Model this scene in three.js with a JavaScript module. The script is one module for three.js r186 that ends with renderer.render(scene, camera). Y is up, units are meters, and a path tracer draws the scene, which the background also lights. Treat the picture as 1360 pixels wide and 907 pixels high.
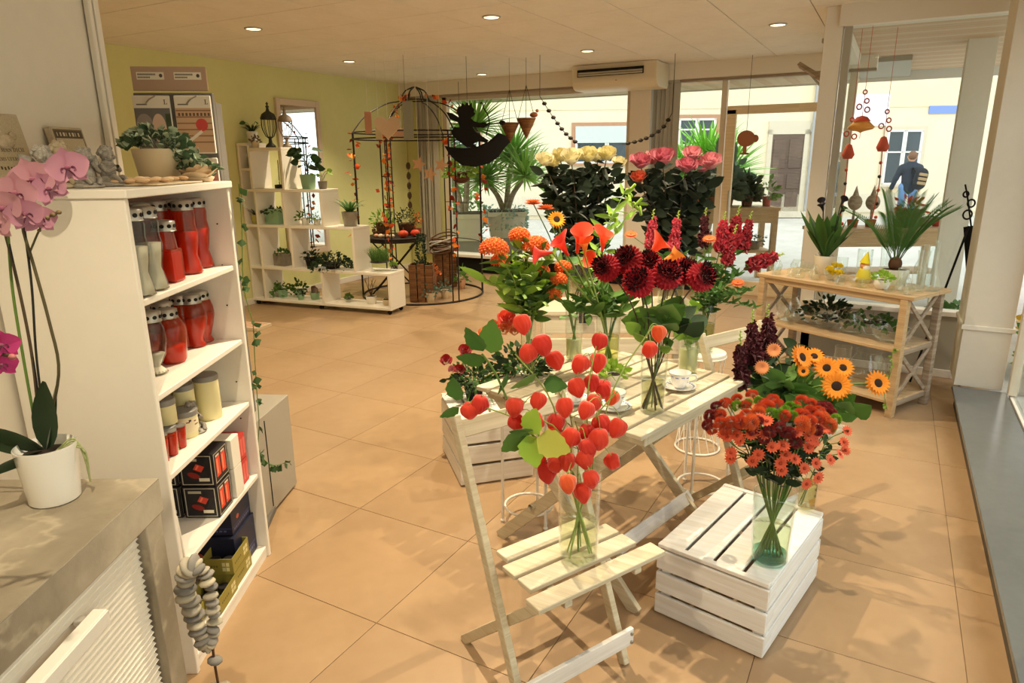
import * as THREE from 'three';
import { mergeGeometries } from 'three/addons/utils/BufferGeometryUtils.js';
import { RoundedBoxGeometry } from 'three/addons/geometries/RoundedBoxGeometry.js';

// ---------- camera, sky, exposure ----------
const scene = new THREE.Scene();
const D = Math.PI / 180, EYE = 1.58, YAW = 29 * D;
const camera = new THREE.PerspectiveCamera(53.49, 1360 / 907, 0.05, 200);
camera.position.set(0, EYE, 0);
camera.rotation.order = 'YXZ';
camera.rotation.set(-15.15 * D, YAW, -0.53 * D);
camera.updateMatrixWorld(true);
scene.background = new THREE.Color().setRGB(0.98, 1.01, 1.06);
scene.backgroundIntensity = 3.2;
const renderer = new THREE.WebGLRenderer({ antialias: true });
renderer.toneMapping = THREE.LinearToneMapping;
renderer.toneMappingExposure = 0.78;
renderer.shadowMap.enabled = true;
const LAMP = { color: new THREE.Color().setRGB(1, 0.84, 0.58), power: 13, spots: [
  [-4.60, -4.12], [-5.24, -5.94], [-2.76, -4.71], [-2.80, -6.63], [-4.66, -7.70], [-0.97, -6.17],
  [-0.97, -4.20], [-1.78, -2.55, 2.1], [-0.32, -2.70, 1.0], [-4.90, -2.20], [-1.0, -0.45, 0.8]] };
const ROOM = { x0: -6.25, x1: 0.74, z0: -8.2, z1: 1.5, h: 2.59 };

// ---------- pixel -> place (a pixel gives a direction, the plane it lies on the distance) ----------
const CM = new THREE.Matrix3().setFromMatrix4(camera.matrixWorld);
const v3 = (x, y, z) => new THREE.Vector3(x, y, z);
const dirOf = (x, y) => v3((x - 680) / 900, -(y - 453.5) / 900, -1).applyMatrix3(CM);
const eye = () => v3(0, EYE, 0);
const onY = (x, y, h = 0) => { const r = dirOf(x, y); return eye().addScaledVector(r, (h - EYE) / r.y); };
const onZ = (x, y, z) => { const r = dirOf(x, y); return eye().addScaledVector(r, z / r.z); };
const onX = (x, y, X) => { const r = dirOf(x, y); return eye().addScaledVector(r, X / r.x); };
const FW = v3(-Math.sin(YAW), 0, -Math.cos(YAW)), RT = v3(Math.cos(YAW), 0, -Math.sin(YAW));
const onF = (x, y, f) => { const r = dirOf(x, y); return eye().addScaledVector(r, f / r.dot(FW)); };
const K = (r, h, f) => v3(0, h, 0).addScaledVector(RT, r).addScaledVector(FW, f);   // right, height, forward of the viewer's spot

// ---------- helpers ----------
let seed = 7;
const rnd = () => { seed |= 0; seed = seed + 0x6D2B79F5 | 0; let t = Math.imul(seed ^ seed >>> 15, 1 | seed); t = t + Math.imul(t ^ t >>> 7, 61 | t) ^ t; return ((t ^ t >>> 14) >>> 0) / 4294967296; };
const rr = (a, b) => a + (b - a) * rnd();
const pick = (a) => a[Math.floor(rnd() * a.length)];
function clean(g) { for (const k of Object.keys(g.attributes)) if (!['position', 'normal', 'uv'].includes(k)) g.deleteAttribute(k); return g.index ? g.toNonIndexed() : g; }
function xf(g, p = [0, 0, 0], r = [0, 0, 0], s = 1) {
  const P = p.isVector3 ? p : v3(...p), S = Array.isArray(s) ? v3(...s) : v3(s, s, s);
  return g.clone().applyMatrix4(new THREE.Matrix4().compose(P, new THREE.Quaternion().setFromEuler(new THREE.Euler(...r)), S));
}
const bx = (w, h, d, x = 0, y = 0, z = 0, r) => xf(new THREE.BoxGeometry(w, h, d), [x, y, z], r);
const rb = (w, h, d, x = 0, y = 0, z = 0, r, e) => xf(new RoundedBoxGeometry(w, h, d, 1, e ?? Math.min(0.004, Math.min(w, h, d) / 3)), [x, y, z], r);
const cy = (r0, r1, h, x = 0, y = 0, z = 0, n = 16, r) => xf(new THREE.CylinderGeometry(r1, r0, h, n), [x, y, z], r);
const sp = (r, x = 0, y = 0, z = 0, s = 1, n = 12) => xf(new THREE.SphereGeometry(r, n, Math.max(5, n * 0.7 | 0)), [x, y, z], [0, 0, 0], s);
const lathe = (pts, n = 28) => new THREE.LatheGeometry(pts.map((p) => new THREE.Vector2(p[0], p[1])), n);
const torus = (R, r, x = 0, y = 0, z = 0, rot = [Math.PI / 2, 0, 0], n = 28) => xf(new THREE.TorusGeometry(R, r, 6, n), [x, y, z], rot);
const Q = (dir) => new THREE.Quaternion().setFromUnitVectors(v3(0, 1, 0), dir.clone().normalize());
function aim(g, at, dir, roll = 0, s = 1) {   // +Y of the shape turns to dir
  const q = Q(dir).multiply(new THREE.Quaternion().setFromAxisAngle(v3(0, 1, 0), roll));
  return g.clone().applyMatrix4(new THREE.Matrix4().compose(at, q, Array.isArray(s) ? v3(...s) : v3(s, s, s)));
}
const V = (p) => p.isVector3 ? p : v3(...p);
function tube(pts, r, n = 12, m = 6, r1 = r) {
  const c = pts.length === 2 ? new THREE.LineCurve3(V(pts[0]), V(pts[1])) : new THREE.CatmullRomCurve3(pts.map(V), false, 'centripetal');
  if (pts.length === 2 && r1 === r) n = 1;
  const g = new THREE.TubeGeometry(c, n, 1, m, false), P = g.attributes.position, N = g.attributes.normal, w = m + 1;
  for (let i = 0; i < P.count; i++) {
    const t = Math.floor(i / w) / n, R = r + (r1 - r) * t;
    P.setXYZ(i, P.getX(i) + N.getX(i) * (R - 1), P.getY(i) + N.getY(i) * (R - 1), P.getZ(i) + N.getZ(i) * (R - 1));
  }
  return g;
}
function bar(a, b, w, t, spin = 0) {   // a squared stick from a to b
  a = V(a); b = V(b); const d = b.clone().sub(a);
  return aim(rb(w, d.length(), t), a.clone().add(b).multiplyScalar(0.5), d, spin);
}
// a board from a to b whose flat face looks to nrm
function board(a, b, w, t, nrm) {
  a = V(a); b = V(b); const y = b.clone().sub(a), L = y.length(); y.normalize(); const z = V(nrm).clone().addScaledVector(y, -V(nrm).dot(y)).normalize(), x = y.clone().cross(z);
  return rb(w, L, t).applyMatrix4(new THREE.Matrix4().makeBasis(x, y, z).setPosition(a.add(b).multiplyScalar(0.5)));
}
// leaf along +Y, face to +Z; bend pushes the tip to +Z, fold lifts the edges
function leafG(L, W, { n = 4, bend = 0.2, fold = 0.15, p = 0.75, tip = 1, lobes = 0 } = {}) {
  const pos = [], idx = [];
  for (let i = 0; i <= n; i++) {
    const t = i / n, a = bend * t, y = L * t * (1 - 0.25 * a * a), z = L * bend * t * t * 0.6;
    let w = W / 2 * Math.pow(Math.sin(Math.PI * Math.pow(Math.min(t * tip, 1), p)), 0.8) + 1e-4;
    if (lobes) w *= 0.75 + 0.35 * Math.abs(Math.cos(t * Math.PI * lobes));
    pos.push(-w, y, z + w * fold * 2, 0, y, z, w, y, z + w * fold * 2);
  }
  for (let i = 0; i < n; i++) for (let k = 0; k < 2; k++) { const a = i * 3 + k; idx.push(a, a + 1, a + 3, a + 1, a + 4, a + 3); }
  const g = new THREE.BufferGeometry(); g.setAttribute('position', new THREE.Float32BufferAttribute(pos, 3));
  g.setAttribute('uv', new THREE.Float32BufferAttribute(new Array(pos.length / 3 * 2).fill(0), 2)); g.setIndex(idx); g.computeVertexNormals(); return g;
}
function grid(fn, nu, nv) {   // surface from fn(u, v) -> [x, y, z]
  const pos = [], uv = [], idx = [];
  for (let j = 0; j <= nv; j++) for (let i = 0; i <= nu; i++) { pos.push(...fn(i / nu, j / nv)); uv.push(i / nu, j / nv); }
  for (let j = 0; j < nv; j++) for (let i = 0; i < nu; i++) { const a = j * (nu + 1) + i; idx.push(a, a + 1, a + nu + 1, a + 1, a + nu + 2, a + nu + 1); }
  const g = new THREE.BufferGeometry(); g.setAttribute('position', new THREE.Float32BufferAttribute(pos, 3)); g.setAttribute('uv', new THREE.Float32BufferAttribute(uv, 2));
  g.setIndex(idx); g.computeVertexNormals(); return g;
}
function boxUV(g) {
  const P = g.attributes.position, N = g.attributes.normal, u = new Float32Array(P.count * 2), e = g.userData.off || [0, 0];
  for (let i = 0; i < P.count; i++) {
    const a = Math.abs(N.getX(i)), b = Math.abs(N.getY(i)), c = Math.abs(N.getZ(i));
    const s = b >= a && b >= c ? [P.getX(i), P.getZ(i)] : a >= c ? [P.getZ(i), P.getY(i)] : [P.getX(i), P.getY(i)];
    u[i * 2] = s[0] + e[0]; u[i * 2 + 1] = s[1] + e[1];
  }
  g.setAttribute('uv', new THREE.BufferAttribute(u, 2)); return g;
}
const flat = (a) => (Array.isArray(a) ? a.flat(9) : [a]);
function mesh(name, geos, mat, parent = scene) {
  const list = flat(geos).map(clean), g = list.length > 1 ? mergeGeometries(list) : list[0].clone();
  if (mat.userData.box) boxUV(g);
  const m = new THREE.Mesh(g, mat); m.name = parent === scene ? numbered(name) : name; m.castShadow = m.receiveShadow = true; parent.add(m); return m;
}
const used = {};
const numbered = (n) => { const k = used[n] = (used[n] ?? -1) + 1; return k ? n + '_' + String(k).padStart(3, '0') : n; };
function tag(o, label, category, group) { o.userData.label = label; o.userData.category = category; if (group) o.userData.group = group; return o; }
function thing(name, label, category, pos = [0, 0, 0], turn = 0, group) {
  const o = new THREE.Group(); o.name = numbered(name); scene.add(o); o.position.copy(V(pos)); o.rotation.y = turn; return tag(o, label, category, group);
}
function part(name, parent) { const o = new THREE.Group(); o.name = name; parent.add(o); return o; }
function struct(name, geos, mat, parent) { const m = geos ? mesh(name, geos, mat, parent) : thing(name); if (!parent) m.userData = { kind: 'structure' }; return m; }
function dup(o, pos, turn = 0, label, group, s) { const c = o.clone(); c.name = numbered(o.name.replace(/_\d\d\d$/, '')); scene.add(c); c.position.copy(V(pos)); c.rotation.y = turn; c.userData = { ...o.userData }; if (label) c.userData.label = label; if (group) c.userData.group = group; if (s) c.scale.setScalar(s); return c; }

// ---------- textures (colour and fine relief only) ----------
function noiseField(N, per, oct, sd) {
  const f = new Float32Array(N * N); let amp = 1, tot = 0;
  for (let o = 0; o < oct; o++) {
    const p = per << o, l = new Float32Array(p * p); let s = sd * 977 + o * 131 + 1;
    for (let i = 0; i < p * p; i++) { s = Math.imul(s ^ s >>> 13, 1274126177) + 12345 | 0; l[i] = ((s >>> 8) & 0xffff) / 65535; }
    for (let y = 0; y < N; y++) for (let x = 0; x < N; x++) {
      const fx = x / N * p, fy = y / N * p, ix = fx | 0, iy = fy | 0; let u = fx - ix, v = fy - iy; u = u * u * (3 - 2 * u); v = v * v * (3 - 2 * v);
      const a = l[iy * p + ix], b = l[iy * p + (ix + 1) % p], c = l[(iy + 1) % p * p + ix], d = l[(iy + 1) % p * p + (ix + 1) % p];
      f[y * N + x] += amp * (a + (b - a) * u + (c - a) * v + (a - b - c + d) * u * v);
    }
    tot += amp; amp *= 0.55;
  }
  for (let i = 0; i < f.length; i++) f[i] /= tot;
  return f;
}
function tex(N, fn, rep = 1, srgb = true) {
  const d = new Uint8Array(N * N * 4);
  for (let y = 0; y < N; y++) for (let x = 0; x < N; x++) { const c = fn(x, y); for (let k = 0; k < 3; k++) d[(y * N + x) * 4 + k] = Math.max(0, Math.min(255, c[k])); d[(y * N + x) * 4 + 3] = 255; }
  const t = new THREE.DataTexture(d, N, N); t.wrapS = t.wrapT = THREE.RepeatWrapping; t.magFilter = THREE.LinearFilter; t.minFilter = THREE.LinearMipmapLinearFilter; t.generateMipmaps = true;
  if (srgb) t.colorSpace = THREE.SRGBColorSpace; t.repeat.set(...(Array.isArray(rep) ? rep : [rep, rep])); t.needsUpdate = true; return t;
}
const NF = noiseField(256, 4, 6, 3), NG = noiseField(256, 8, 5, 9), NH = noiseField(256, 32, 3, 5);
const at = (F, x, y) => F[(((y % 256) + 256) % 256 | 0) * 256 + (((x % 256) + 256) % 256 | 0)];
const mixc = (a, b, t) => a.map((v, i) => v + (b[i] - v) * t);
const mottle = (a, b, rep, k = 1.6) => tex(256, (x, y) => mixc(a, b, Math.min(1, Math.max(0, (at(NF, x, y) * 0.7 + at(NH, x, y) * 0.3 - 0.5) * k + 0.5))), rep);
const woodT = (a, b, rep, k = 2.2) => tex(256, (x, y) => mixc(a, b, Math.min(1, Math.max(0, (at(NF, x * 0.5, y * 4) * 0.6 + at(NH, x * 0.25, y * 3) * 0.4 - 0.5) * k + 0.45))), rep);
const bumpT = (rep) => tex(256, (x, y) => { const v = 255 * (at(NH, x, y) * 0.6 + at(NF, x, y) * 0.4); return [v, v, v]; }, rep, false);
const BUMP = bumpT(4);
function M(c, o = {}) {
  const { box, ...q } = o, m = new (q.transmission || q.sheen || q.clearcoat ? THREE.MeshPhysicalMaterial : THREE.MeshStandardMaterial)({ roughness: 0.6, side: THREE.DoubleSide, ...q });
  if (c !== null) m.color.set(c); if (box) m.userData.box = true; return m;
}
const MT = (map, o = {}) => M('#ffffff', { map, box: true, ...o });
function canvasMat(w, h, draw, o = {}) {
  const c = document.createElement('canvas'); c.width = w; c.height = h; const x = c.getContext('2d'); draw(x, w, h);
  const t = new THREE.CanvasTexture(c); t.colorSpace = THREE.SRGBColorSpace; return M('#ffffff', { map: t, roughness: 0.5, ...o });
}
const glassM = (c = '#fbfdfc', o = {}) => M(c, { transmission: 1, thickness: 0, roughness: 0.02, ior: 1.45, ...o });
const leafM = (c, o = {}) => M(c, { transmission: 0.25, thickness: 0, roughness: 0.92, ...o });
const petalM = (c, o = {}) => M(c, { transmission: 0.3, thickness: 0, roughness: 0.95, ...o });

const m = {
  tile: [mottle([178, 147, 111], [161, 130, 95], 0.7), mottle([175, 144, 109], [159, 128, 94], 0.55)].flatMap((t) => [MT(t, { roughness: 0.42 }), MT(t, { roughness: 0.42, color: '#f6f3f0' })]),
  grout: M('#7c654b', { roughness: 0.9 }),
  ceil: [MT(mottle([238, 232, 220], [229, 222, 208], 1.5), { roughness: 0.95 })], ceilGrid: M('#b9ad99', { roughness: 0.9 }),
  green: MT(mottle([222, 220, 156], [215, 212, 147], 0.6), { roughness: 0.95 }), wallBeige: MT(mottle([226, 216, 200], [218, 208, 191], 0.8), { roughness: 0.9 }),
  white: M('#efe9e0', { roughness: 0.5 }), trim: M('#e6ddcd', { roughness: 0.6 }), frame: M('#d8ccb6', { roughness: 0.55 }), frameGrey: M('#a8a292', { roughness: 0.6 }), steel: M('#b9b6ae', { metalness: 0.9, roughness: 0.35 }),
  shelf: MT(mottle([238, 231, 220], [233, 226, 214], 1.2), { roughness: 0.45 }), shelfRear: M('#eee6d6', { roughness: 0.5 }),
  paintWood: MT(woodT([214, 203, 177], [188, 173, 142], [1.2, 3]), { roughness: 0.62 }), paintWood2: MT(woodT([220, 210, 187], [196, 183, 154], [1.0, 2.6]), { roughness: 0.62 }),
  crateWood: MT(woodT([242, 240, 236], [228, 222, 212], [1.3, 3.2]), { roughness: 0.7 }), crateWood2: MT(woodT([240, 236, 230], [222, 214, 202], [1.1, 2.8]), { roughness: 0.7 }),
  oak: MT(woodT([204, 174, 132], [176, 144, 104], [1.0, 3]), { roughness: 0.55 }), driftwood: MT(woodT([176, 158, 136], [132, 114, 94], [1.0, 3]), { roughness: 0.75 }), darkWood: MT(woodT([120, 82, 52], [78, 50, 30], [1, 3]), { roughness: 0.75 }), rustWood: MT(woodT([136, 92, 50], [88, 54, 28], [1, 3]), { roughness: 0.8 }),
  stone: MT(tex(256, (x, y) => { const n = at(NF, x, y), w = Math.abs(at(NF, x + 60, y * 1.5 + 20) - 0.5), v = Math.min(1, Math.max(0, (n - 0.5) * 2.4 + 0.5)); let c = mixc([138, 127, 108], [204, 192, 170], v); if (w < 0.03) c = mixc(c, [206, 192, 166], 0.6 * (1 - w / 0.03)); return mixc(c, [120, 108, 90], 0.25 * at(NH, x, y)); }, 0.9), { roughness: 0.5, bumpMap: BUMP, bumpScale: 0.0008 }),
  ledge: MT(mottle([108, 110, 108], [98, 100, 99], 1), { roughness: 0.2 }), ledgeFace: M('#4c4438', { roughness: 0.7 }), black: M('#050505', { roughness: 0.9 }), iron: M('#2a211b', { roughness: 0.6, metalness: 0.3 }), whiteMetal: M('#ece6da', { roughness: 0.4 }),
  glass: glassM(), pane: glassM('#f6fbfa', { ior: 1.4 }), water: glassM('#f3f4e4', { ior: 1.15 }), cloudy: M('#dcdcae', { transmission: 0.55, thickness: 0, roughness: 0.35 }), aqua: glassM('#a9dcd6'),
  silver: M('#b9b6b0', { metalness: 0.85, roughness: 0.38 }), hole: M('#120d0a', { roughness: 0.9 }), redGlass: M('#e4622e', { transmission: 0.85, thickness: 0, roughness: 0.18, ior: 1.5 }), redWax: M('#d8400f', { roughness: 0.5 }), clearGlass: glassM('#d9dad6', { roughness: 0.12 }), wax: M('#ece4d0', { roughness: 0.55 }), creamWax: M('#e6dca8', { roughness: 0.6 }),
  porcelain: M('#f4f0e8', { roughness: 0.15, clearcoat: 0.6 }), potWhite: M('#f0ebe0', { roughness: 0.3 }), potCream: M('#dcc9a6', { roughness: 0.6 }), potGreen: M('#8fb58f', { roughness: 0.45 }), potGrey: MT(mottle([150, 142, 128], [118, 110, 98], 4), { roughness: 0.9 }), potRed: M('#b2352a', { roughness: 0.5 }), terracotta: M('#a0603c', { roughness: 0.8 }), concrete: MT(mottle([226, 214, 192], [204, 192, 170], 1), { roughness: 0.95 }), soil: M('#2c2018', { roughness: 1 }),
  leafDark: leafM('#1f3a17'), leafRose: leafM('#162b12'), leaf: leafM('#3f6b22'), leafMid: leafM('#557d2b'), leafLight: leafM('#83a83c'), leafLime: leafM('#9cc23e'), leafGrey: leafM('#5c7463'), leafYellow: leafM('#b7b84a'), stem: M('#5b7a2e', { roughness: 0.6 }), stemDark: M('#4a3a26', { roughness: 0.7 }), stemLight: M('#94aa52', { roughness: 0.55 }), twig: M('#5a3a22', { roughness: 0.9 }),
  physalis: petalM('#ea4420', { transmission: 0.4 }), physalis2: petalM('#e0331a', { transmission: 0.4 }), physalisO: petalM('#ef6a2a', { transmission: 0.4 }), physalisG: petalM('#a9a83a', { transmission: 0.4 }),
  dahlia: petalM('#ab0a1a', { transmission: 0.2 }), dahlia2: petalM('#b81226', { transmission: 0.2 }), dahliaCore: M('#2a0408', { roughness: 0.9 }),
  calla: petalM('#ee4a22'), callaRed: petalM('#d9301c'), callaOrange: petalM('#f08a2c'), spadix: M('#f2a63c', { roughness: 0.8 }),
  snap: petalM('#a30d22'), snap2: petalM('#c02038'), snapDark: petalM('#4d0716', { transmission: 0.15 }), snapPink: petalM('#c93a4e'), bud: M('#9db04a', { roughness: 0.7 }),
  sun: petalM('#f0951c'), sunY: petalM('#f2a71e'), sunDisc: M('#2a160b', { roughness: 1 }), mumO: petalM('#d9541f'), mumO2: petalM('#e2702c'), mumC: petalM('#e8643c'), mumR: petalM('#8e1410'), mumEye: M('#a63b1a', { roughness: 0.9 }), mumG: M('#7fa82a', { roughness: 0.85 }),
  ascl: petalM('#f0641a'), ascl2: petalM('#f28a2a'), roseC: petalM('#efe8c0'), roseC2: petalM('#ece2a8'), roseP: petalM('#d07082'), roseP2: petalM('#dc929a'), roseO: petalM('#e2663e'), roseR: petalM('#a80f16'), roseCoral: petalM('#ee5a3e'), rosePeach: petalM('#f2a266'),
  orchid: petalM('#cb95a2'), orchid2: petalM('#c0869c'), orchidLip: petalM('#8e4a64'), orchidHot: petalM('#d8418e'),
};

// ================= THE SETTING =================
{ // floor tiles on a grout bed
  const F = struct('floor'), fx = -1.4208, fz = -1.557;
  mesh('grout_bed', bx(ROOM.x1 - ROOM.x0, 0.05, ROOM.z1 - ROOM.z0 - 2.5, (ROOM.x0 + ROOM.x1) / 2, -0.0275, (ROOM.z0 + 2.5 + ROOM.z1) / 2), m.grout, F);
  mesh('grout_bed', bx(5.75, 0.05, 2.5, ROOM.x0 + 5.75 / 2, -0.0275, ROOM.z0 + 1.25), m.grout, F);
  const full = m.tile.map((_, i) => { const g = clean(rb(0.5975, 0.02, 0.5975, 0, 0, 0, undefined, 0.0012)); g.userData.off = [i * 0.37, i * 0.61]; return boxUV(g); });
  for (let i = -9; i <= 4; i++) for (let j = -6; j <= 11; j++) {
    const x0 = Math.max(fx + i * 0.6, ROOM.x0), x1 = Math.min(fx + i * 0.6 + 0.6, ROOM.x1), z1 = Math.min(fz - j * 0.6, ROOM.z1), z0 = Math.max(fz - j * 0.6 - 0.6, ROOM.z0);
    if (x1 - x0 < 0.02 || z1 - z0 < 0.02) continue;
    if ((x0 + x1) / 2 > -0.5 && (z0 + z1) / 2 < -5.7) continue;
    const k = Math.floor(rnd() * m.tile.length), t = new THREE.Mesh(full[k], m.tile[k]); t.name = 'floor_tile'; t.receiveShadow = t.castShadow = true;
    t.position.set((x0 + x1) / 2, -0.01, (z0 + z1) / 2); t.scale.set((x1 - x0) / 0.6, 1, (z1 - z0) / 0.6); F.add(t);
  }
}
{ // suspended ceiling
  const C = struct('ceiling'), cx = -4.253, cz = -3.788, h = ROOM.h;
  mesh('ceiling_slab', bx(ROOM.x1 - ROOM.x0 + 0.6, 0.12, ROOM.z1 - ROOM.z0 + 0.5, (ROOM.x0 + ROOM.x1) / 2, h + 0.075, (ROOM.z0 + ROOM.z1) / 2), m.ceilGrid, C);
  const full = boxUV(clean(rb(0.593, 0.014, 0.593, 0, 0, 0, undefined, 0.002)));
  for (let i = -4; i <= 8; i++) for (let j = -9; j <= 7; j++) {
    const x0 = Math.max(cx + i * 0.6, ROOM.x0), x1 = Math.min(cx + i * 0.6 + 0.6, ROOM.x1 + 0.1), z1 = Math.min(cz - j * 0.6, ROOM.z1), z0 = Math.max(cz - j * 0.6 - 0.6, -8.06);
    if (x1 - x0 < 0.03 || z1 - z0 < 0.03) continue;
    const t = new THREE.Mesh(full, m.ceil[0]); t.name = 'ceiling_tile'; t.receiveShadow = t.castShadow = true;
    t.position.set((x0 + x1) / 2, h + 0.007, (z0 + z1) / 2); t.scale.set((x1 - x0) / 0.6, 1, (z1 - z0) / 0.6); C.add(t);
  }
}
struct('wall_left', bx(0.2, 2.75, 10.1, ROOM.x0 - 0.1, 1.3, -3.35), m.green);
struct('baseboard_left', rb(0.015, 0.07, 9.6, ROOM.x0 + 0.008, 0.035, -3.35), m.trim);
struct('wall_back', bx(7.4, 2.75, 0.2, -2.75, 1.3, ROOM.z1 + 0.1), m.wallBeige);
{ // front window wall
  const W = struct('wall_front');
  mesh('wall_panel', bx(0.62, 2.45, 0.2, -5.94, 1.22, -8.3), m.green, W);
  mesh('bulkhead', bx(6.0, 0.17, 0.3, -3.3, 2.505, -8.21), m.trim, W);
  mesh('shadow_rail', bx(6.0, 0.025, 0.1, -3.3, 2.405, -8.15), m.driftwood, W);
  mesh('plinth', bx(3.95, 0.22, 0.16, -3.65, 0.11, -8.28), m.black, W);
  mesh('sill_board', rb(3.95, 0.04, 0.26, -3.65, 0.24, -8.24), m.white, W);
  mesh('column', rb(0.25, 2.42, 0.26, -2.725, 1.21, -8.2), m.trim, W);
  const w1 = struct('window_1');
  for (const x of [-5.6, -2.9]) mesh('window_frame', rb(0.08, 2.15, 0.08, x, 1.33, -8.26), m.frame, w1);
  mesh('window_frame', rb(2.78, 0.05, 0.08, -4.25, 2.37, -8.26), m.frame, w1);
  mesh('pane', bx(2.66, 2.1, 0.004, -4.25, 1.32, -8.27), m.pane, w1);
  const w2 = struct('window_2');
  for (const x of [-2.56, -1.8]) mesh('window_frame', rb(0.06, 2.15, 0.08, x, 1.33, -8.26), m.frame, w2);
  mesh('pane', bx(0.72, 2.1, 0.004, -2.18, 1.32, -8.27), m.pane, w2);
  const d = struct('door_1'), doorM = MT(woodT([238, 218, 182], [220, 196, 156], [1, 3]), { roughness: 0.6 });   // glazed wooden shop door with a fanlight above
  for (const x of [-1.70, -0.66]) mesh('door_stile', rb(0.1, 2.08, 0.06, x, 1.04, -8.22), doorM, d);
  mesh('door_rail', rb(1.14, 0.09, 0.06, -1.18, 2.075, -8.22), doorM, d);
  mesh('door_rail', rb(0.96, 0.16, 0.06, -1.18, 0.08, -8.22), doorM, d);
  mesh('pane', bx(0.94, 1.9, 0.004, -1.18, 1.1, -8.23), m.pane, d);
  mesh('fanlight', bx(1.2, 0.28, 0.004, -1.15, 2.26, -8.25), m.pane, d);
  mesh('door_handle', [cy(0.012, 0.012, 0.3, -1.66, 1.05, -8.16, 10)], m.steel, d);
}
{ // glazed bay beside the entrance
  const W = struct('wall_bay');
  mesh('corner_post', rb(0.12, 2.59, 0.12, -0.51, 1.295, -5.72), m.trim, W);
  mesh('corner_frame', rb(0.05, 2.47, 0.07, -0.415, 1.235, -5.70), m.frameGrey, W);
  mesh('bay_beam', bx(1.35, 0.14, 0.16, 0.2, 2.52, -5.70), m.trim, W);
  mesh('bay_panel', bx(1.35, 0.46, 0.08, 0.16, 0.23, -5.70), m.frameGrey, W);
  mesh('bay_sill', rb(1.35, 0.035, 0.12, 0.16, 0.475, -5.69), m.white, W);
  mesh('bay_skirting', rb(1.35, 0.06, 0.015, 0.16, 0.03, -5.652), m.white, W);
  const w = struct('window_3');
  mesh('pane', bx(1.2, 1.97, 0.004, 0.21, 1.48, -5.70), m.pane, w);
  // return of the bay towards the street front
  mesh('return_panel', bx(0.06, 0.46, 2.3, -0.5, 0.23, -6.95), m.frameGrey, W);
  mesh('return_beam', bx(0.1, 0.14, 2.4, -0.5, 2.52, -6.95), m.trim, W);
  mesh('return_post', rb(0.08, 2.45, 0.1, -0.5, 1.225, -8.18), m.frame, W);
  const w2 = struct('window_4');
  mesh('pane', bx(0.004, 1.97, 2.3, -0.5, 1.48, -6.95), m.pane, w2);
}
{ // side window with its low ledge
  const W = struct('wall_right');
  mesh('column', rb(0.26, 2.46, 0.42, 0.615, 1.36, -5.25), m.wallBeige, W);
  mesh('column_moulding', rb(0.285, 0.03, 0.445, 0.615, 0.52, -5.25), m.trim, W);
  mesh('lintel', bx(0.2, 0.26, 6.6, 0.84, 2.46, -1.8), m.trim, W);
  mesh('end_wall', bx(0.2, 2.6, 0.7, 0.84, 1.3, 1.25), m.wallBeige, W);
  mesh('under_sill', bx(0.16, 0.12, 6.4, 0.86, 0.06, -1.8), m.trim, W);
  const L = struct('trim_1');
  mesh('ledge_top', rb(0.29, 0.022, 6.5, 0.62, 0.119, -1.77), m.ledge, L);
  mesh('ledge_face', bx(0.25, 0.108, 6.5, 0.625, 0.054, -1.77), m.ledgeFace, L);
  const w = struct('window_5');
  for (const z of [-4.98, -2.6, -0.2, 0.86]) if (z !== -2.6) mesh('window_frame', rb(0.05, 2.2, 0.05, 0.79, 1.23, z), m.frame, w);
  mesh('pane', bx(0.004, 2.2, 4.75, 0.79, 1.23, -2.6), m.pane, w);
  mesh('pane', bx(0.004, 2.2, 1.0, 0.79, 1.23, 0.33), m.pane, w);
}
{ // freestanding partition behind the white bookcase, in line with it
  const P = struct('wall_partition'); P.rotation.y = YAW;
  mesh('partition_face', bx(0.06, 2.58, 3.0, -1.44, 1.29, -0.98), m.wallBeige, P);
  mesh('partition_edge', [rb(0.085, 2.58, 0.03, -1.43, 1.29, -2.5), rb(0.02, 2.58, 0.02, -1.395, 1.29, -2.46)], m.trim, P);
}
for (const [x, z, k = 1] of LAMP.spots) {
  const L = thing('downlight', 'round recessed ceiling spotlight with bright lens', 'ceiling light', [x, ROOM.h, z], 0, 'recessed ceiling spotlights');
  mesh('rim', torus(0.062, 0.009, 0, -0.002, 0), m.silver, L);
  mesh('lens', cy(0.055, 0.055, 0.006, 0, -0.004, 0, 20), M('#ffffff', { emissive: '#ffe2b0', emissiveIntensity: 5 }), L);
  const s = new THREE.SpotLight(LAMP.color, LAMP.power * k, 0, 58 * D, 0.55, 2); s.position.set(0, -0.02, 0); s.target.position.set(0, -2, 0); s.castShadow = true; s.shadow.radius = 0.8; L.add(s, s.target);
}
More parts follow.
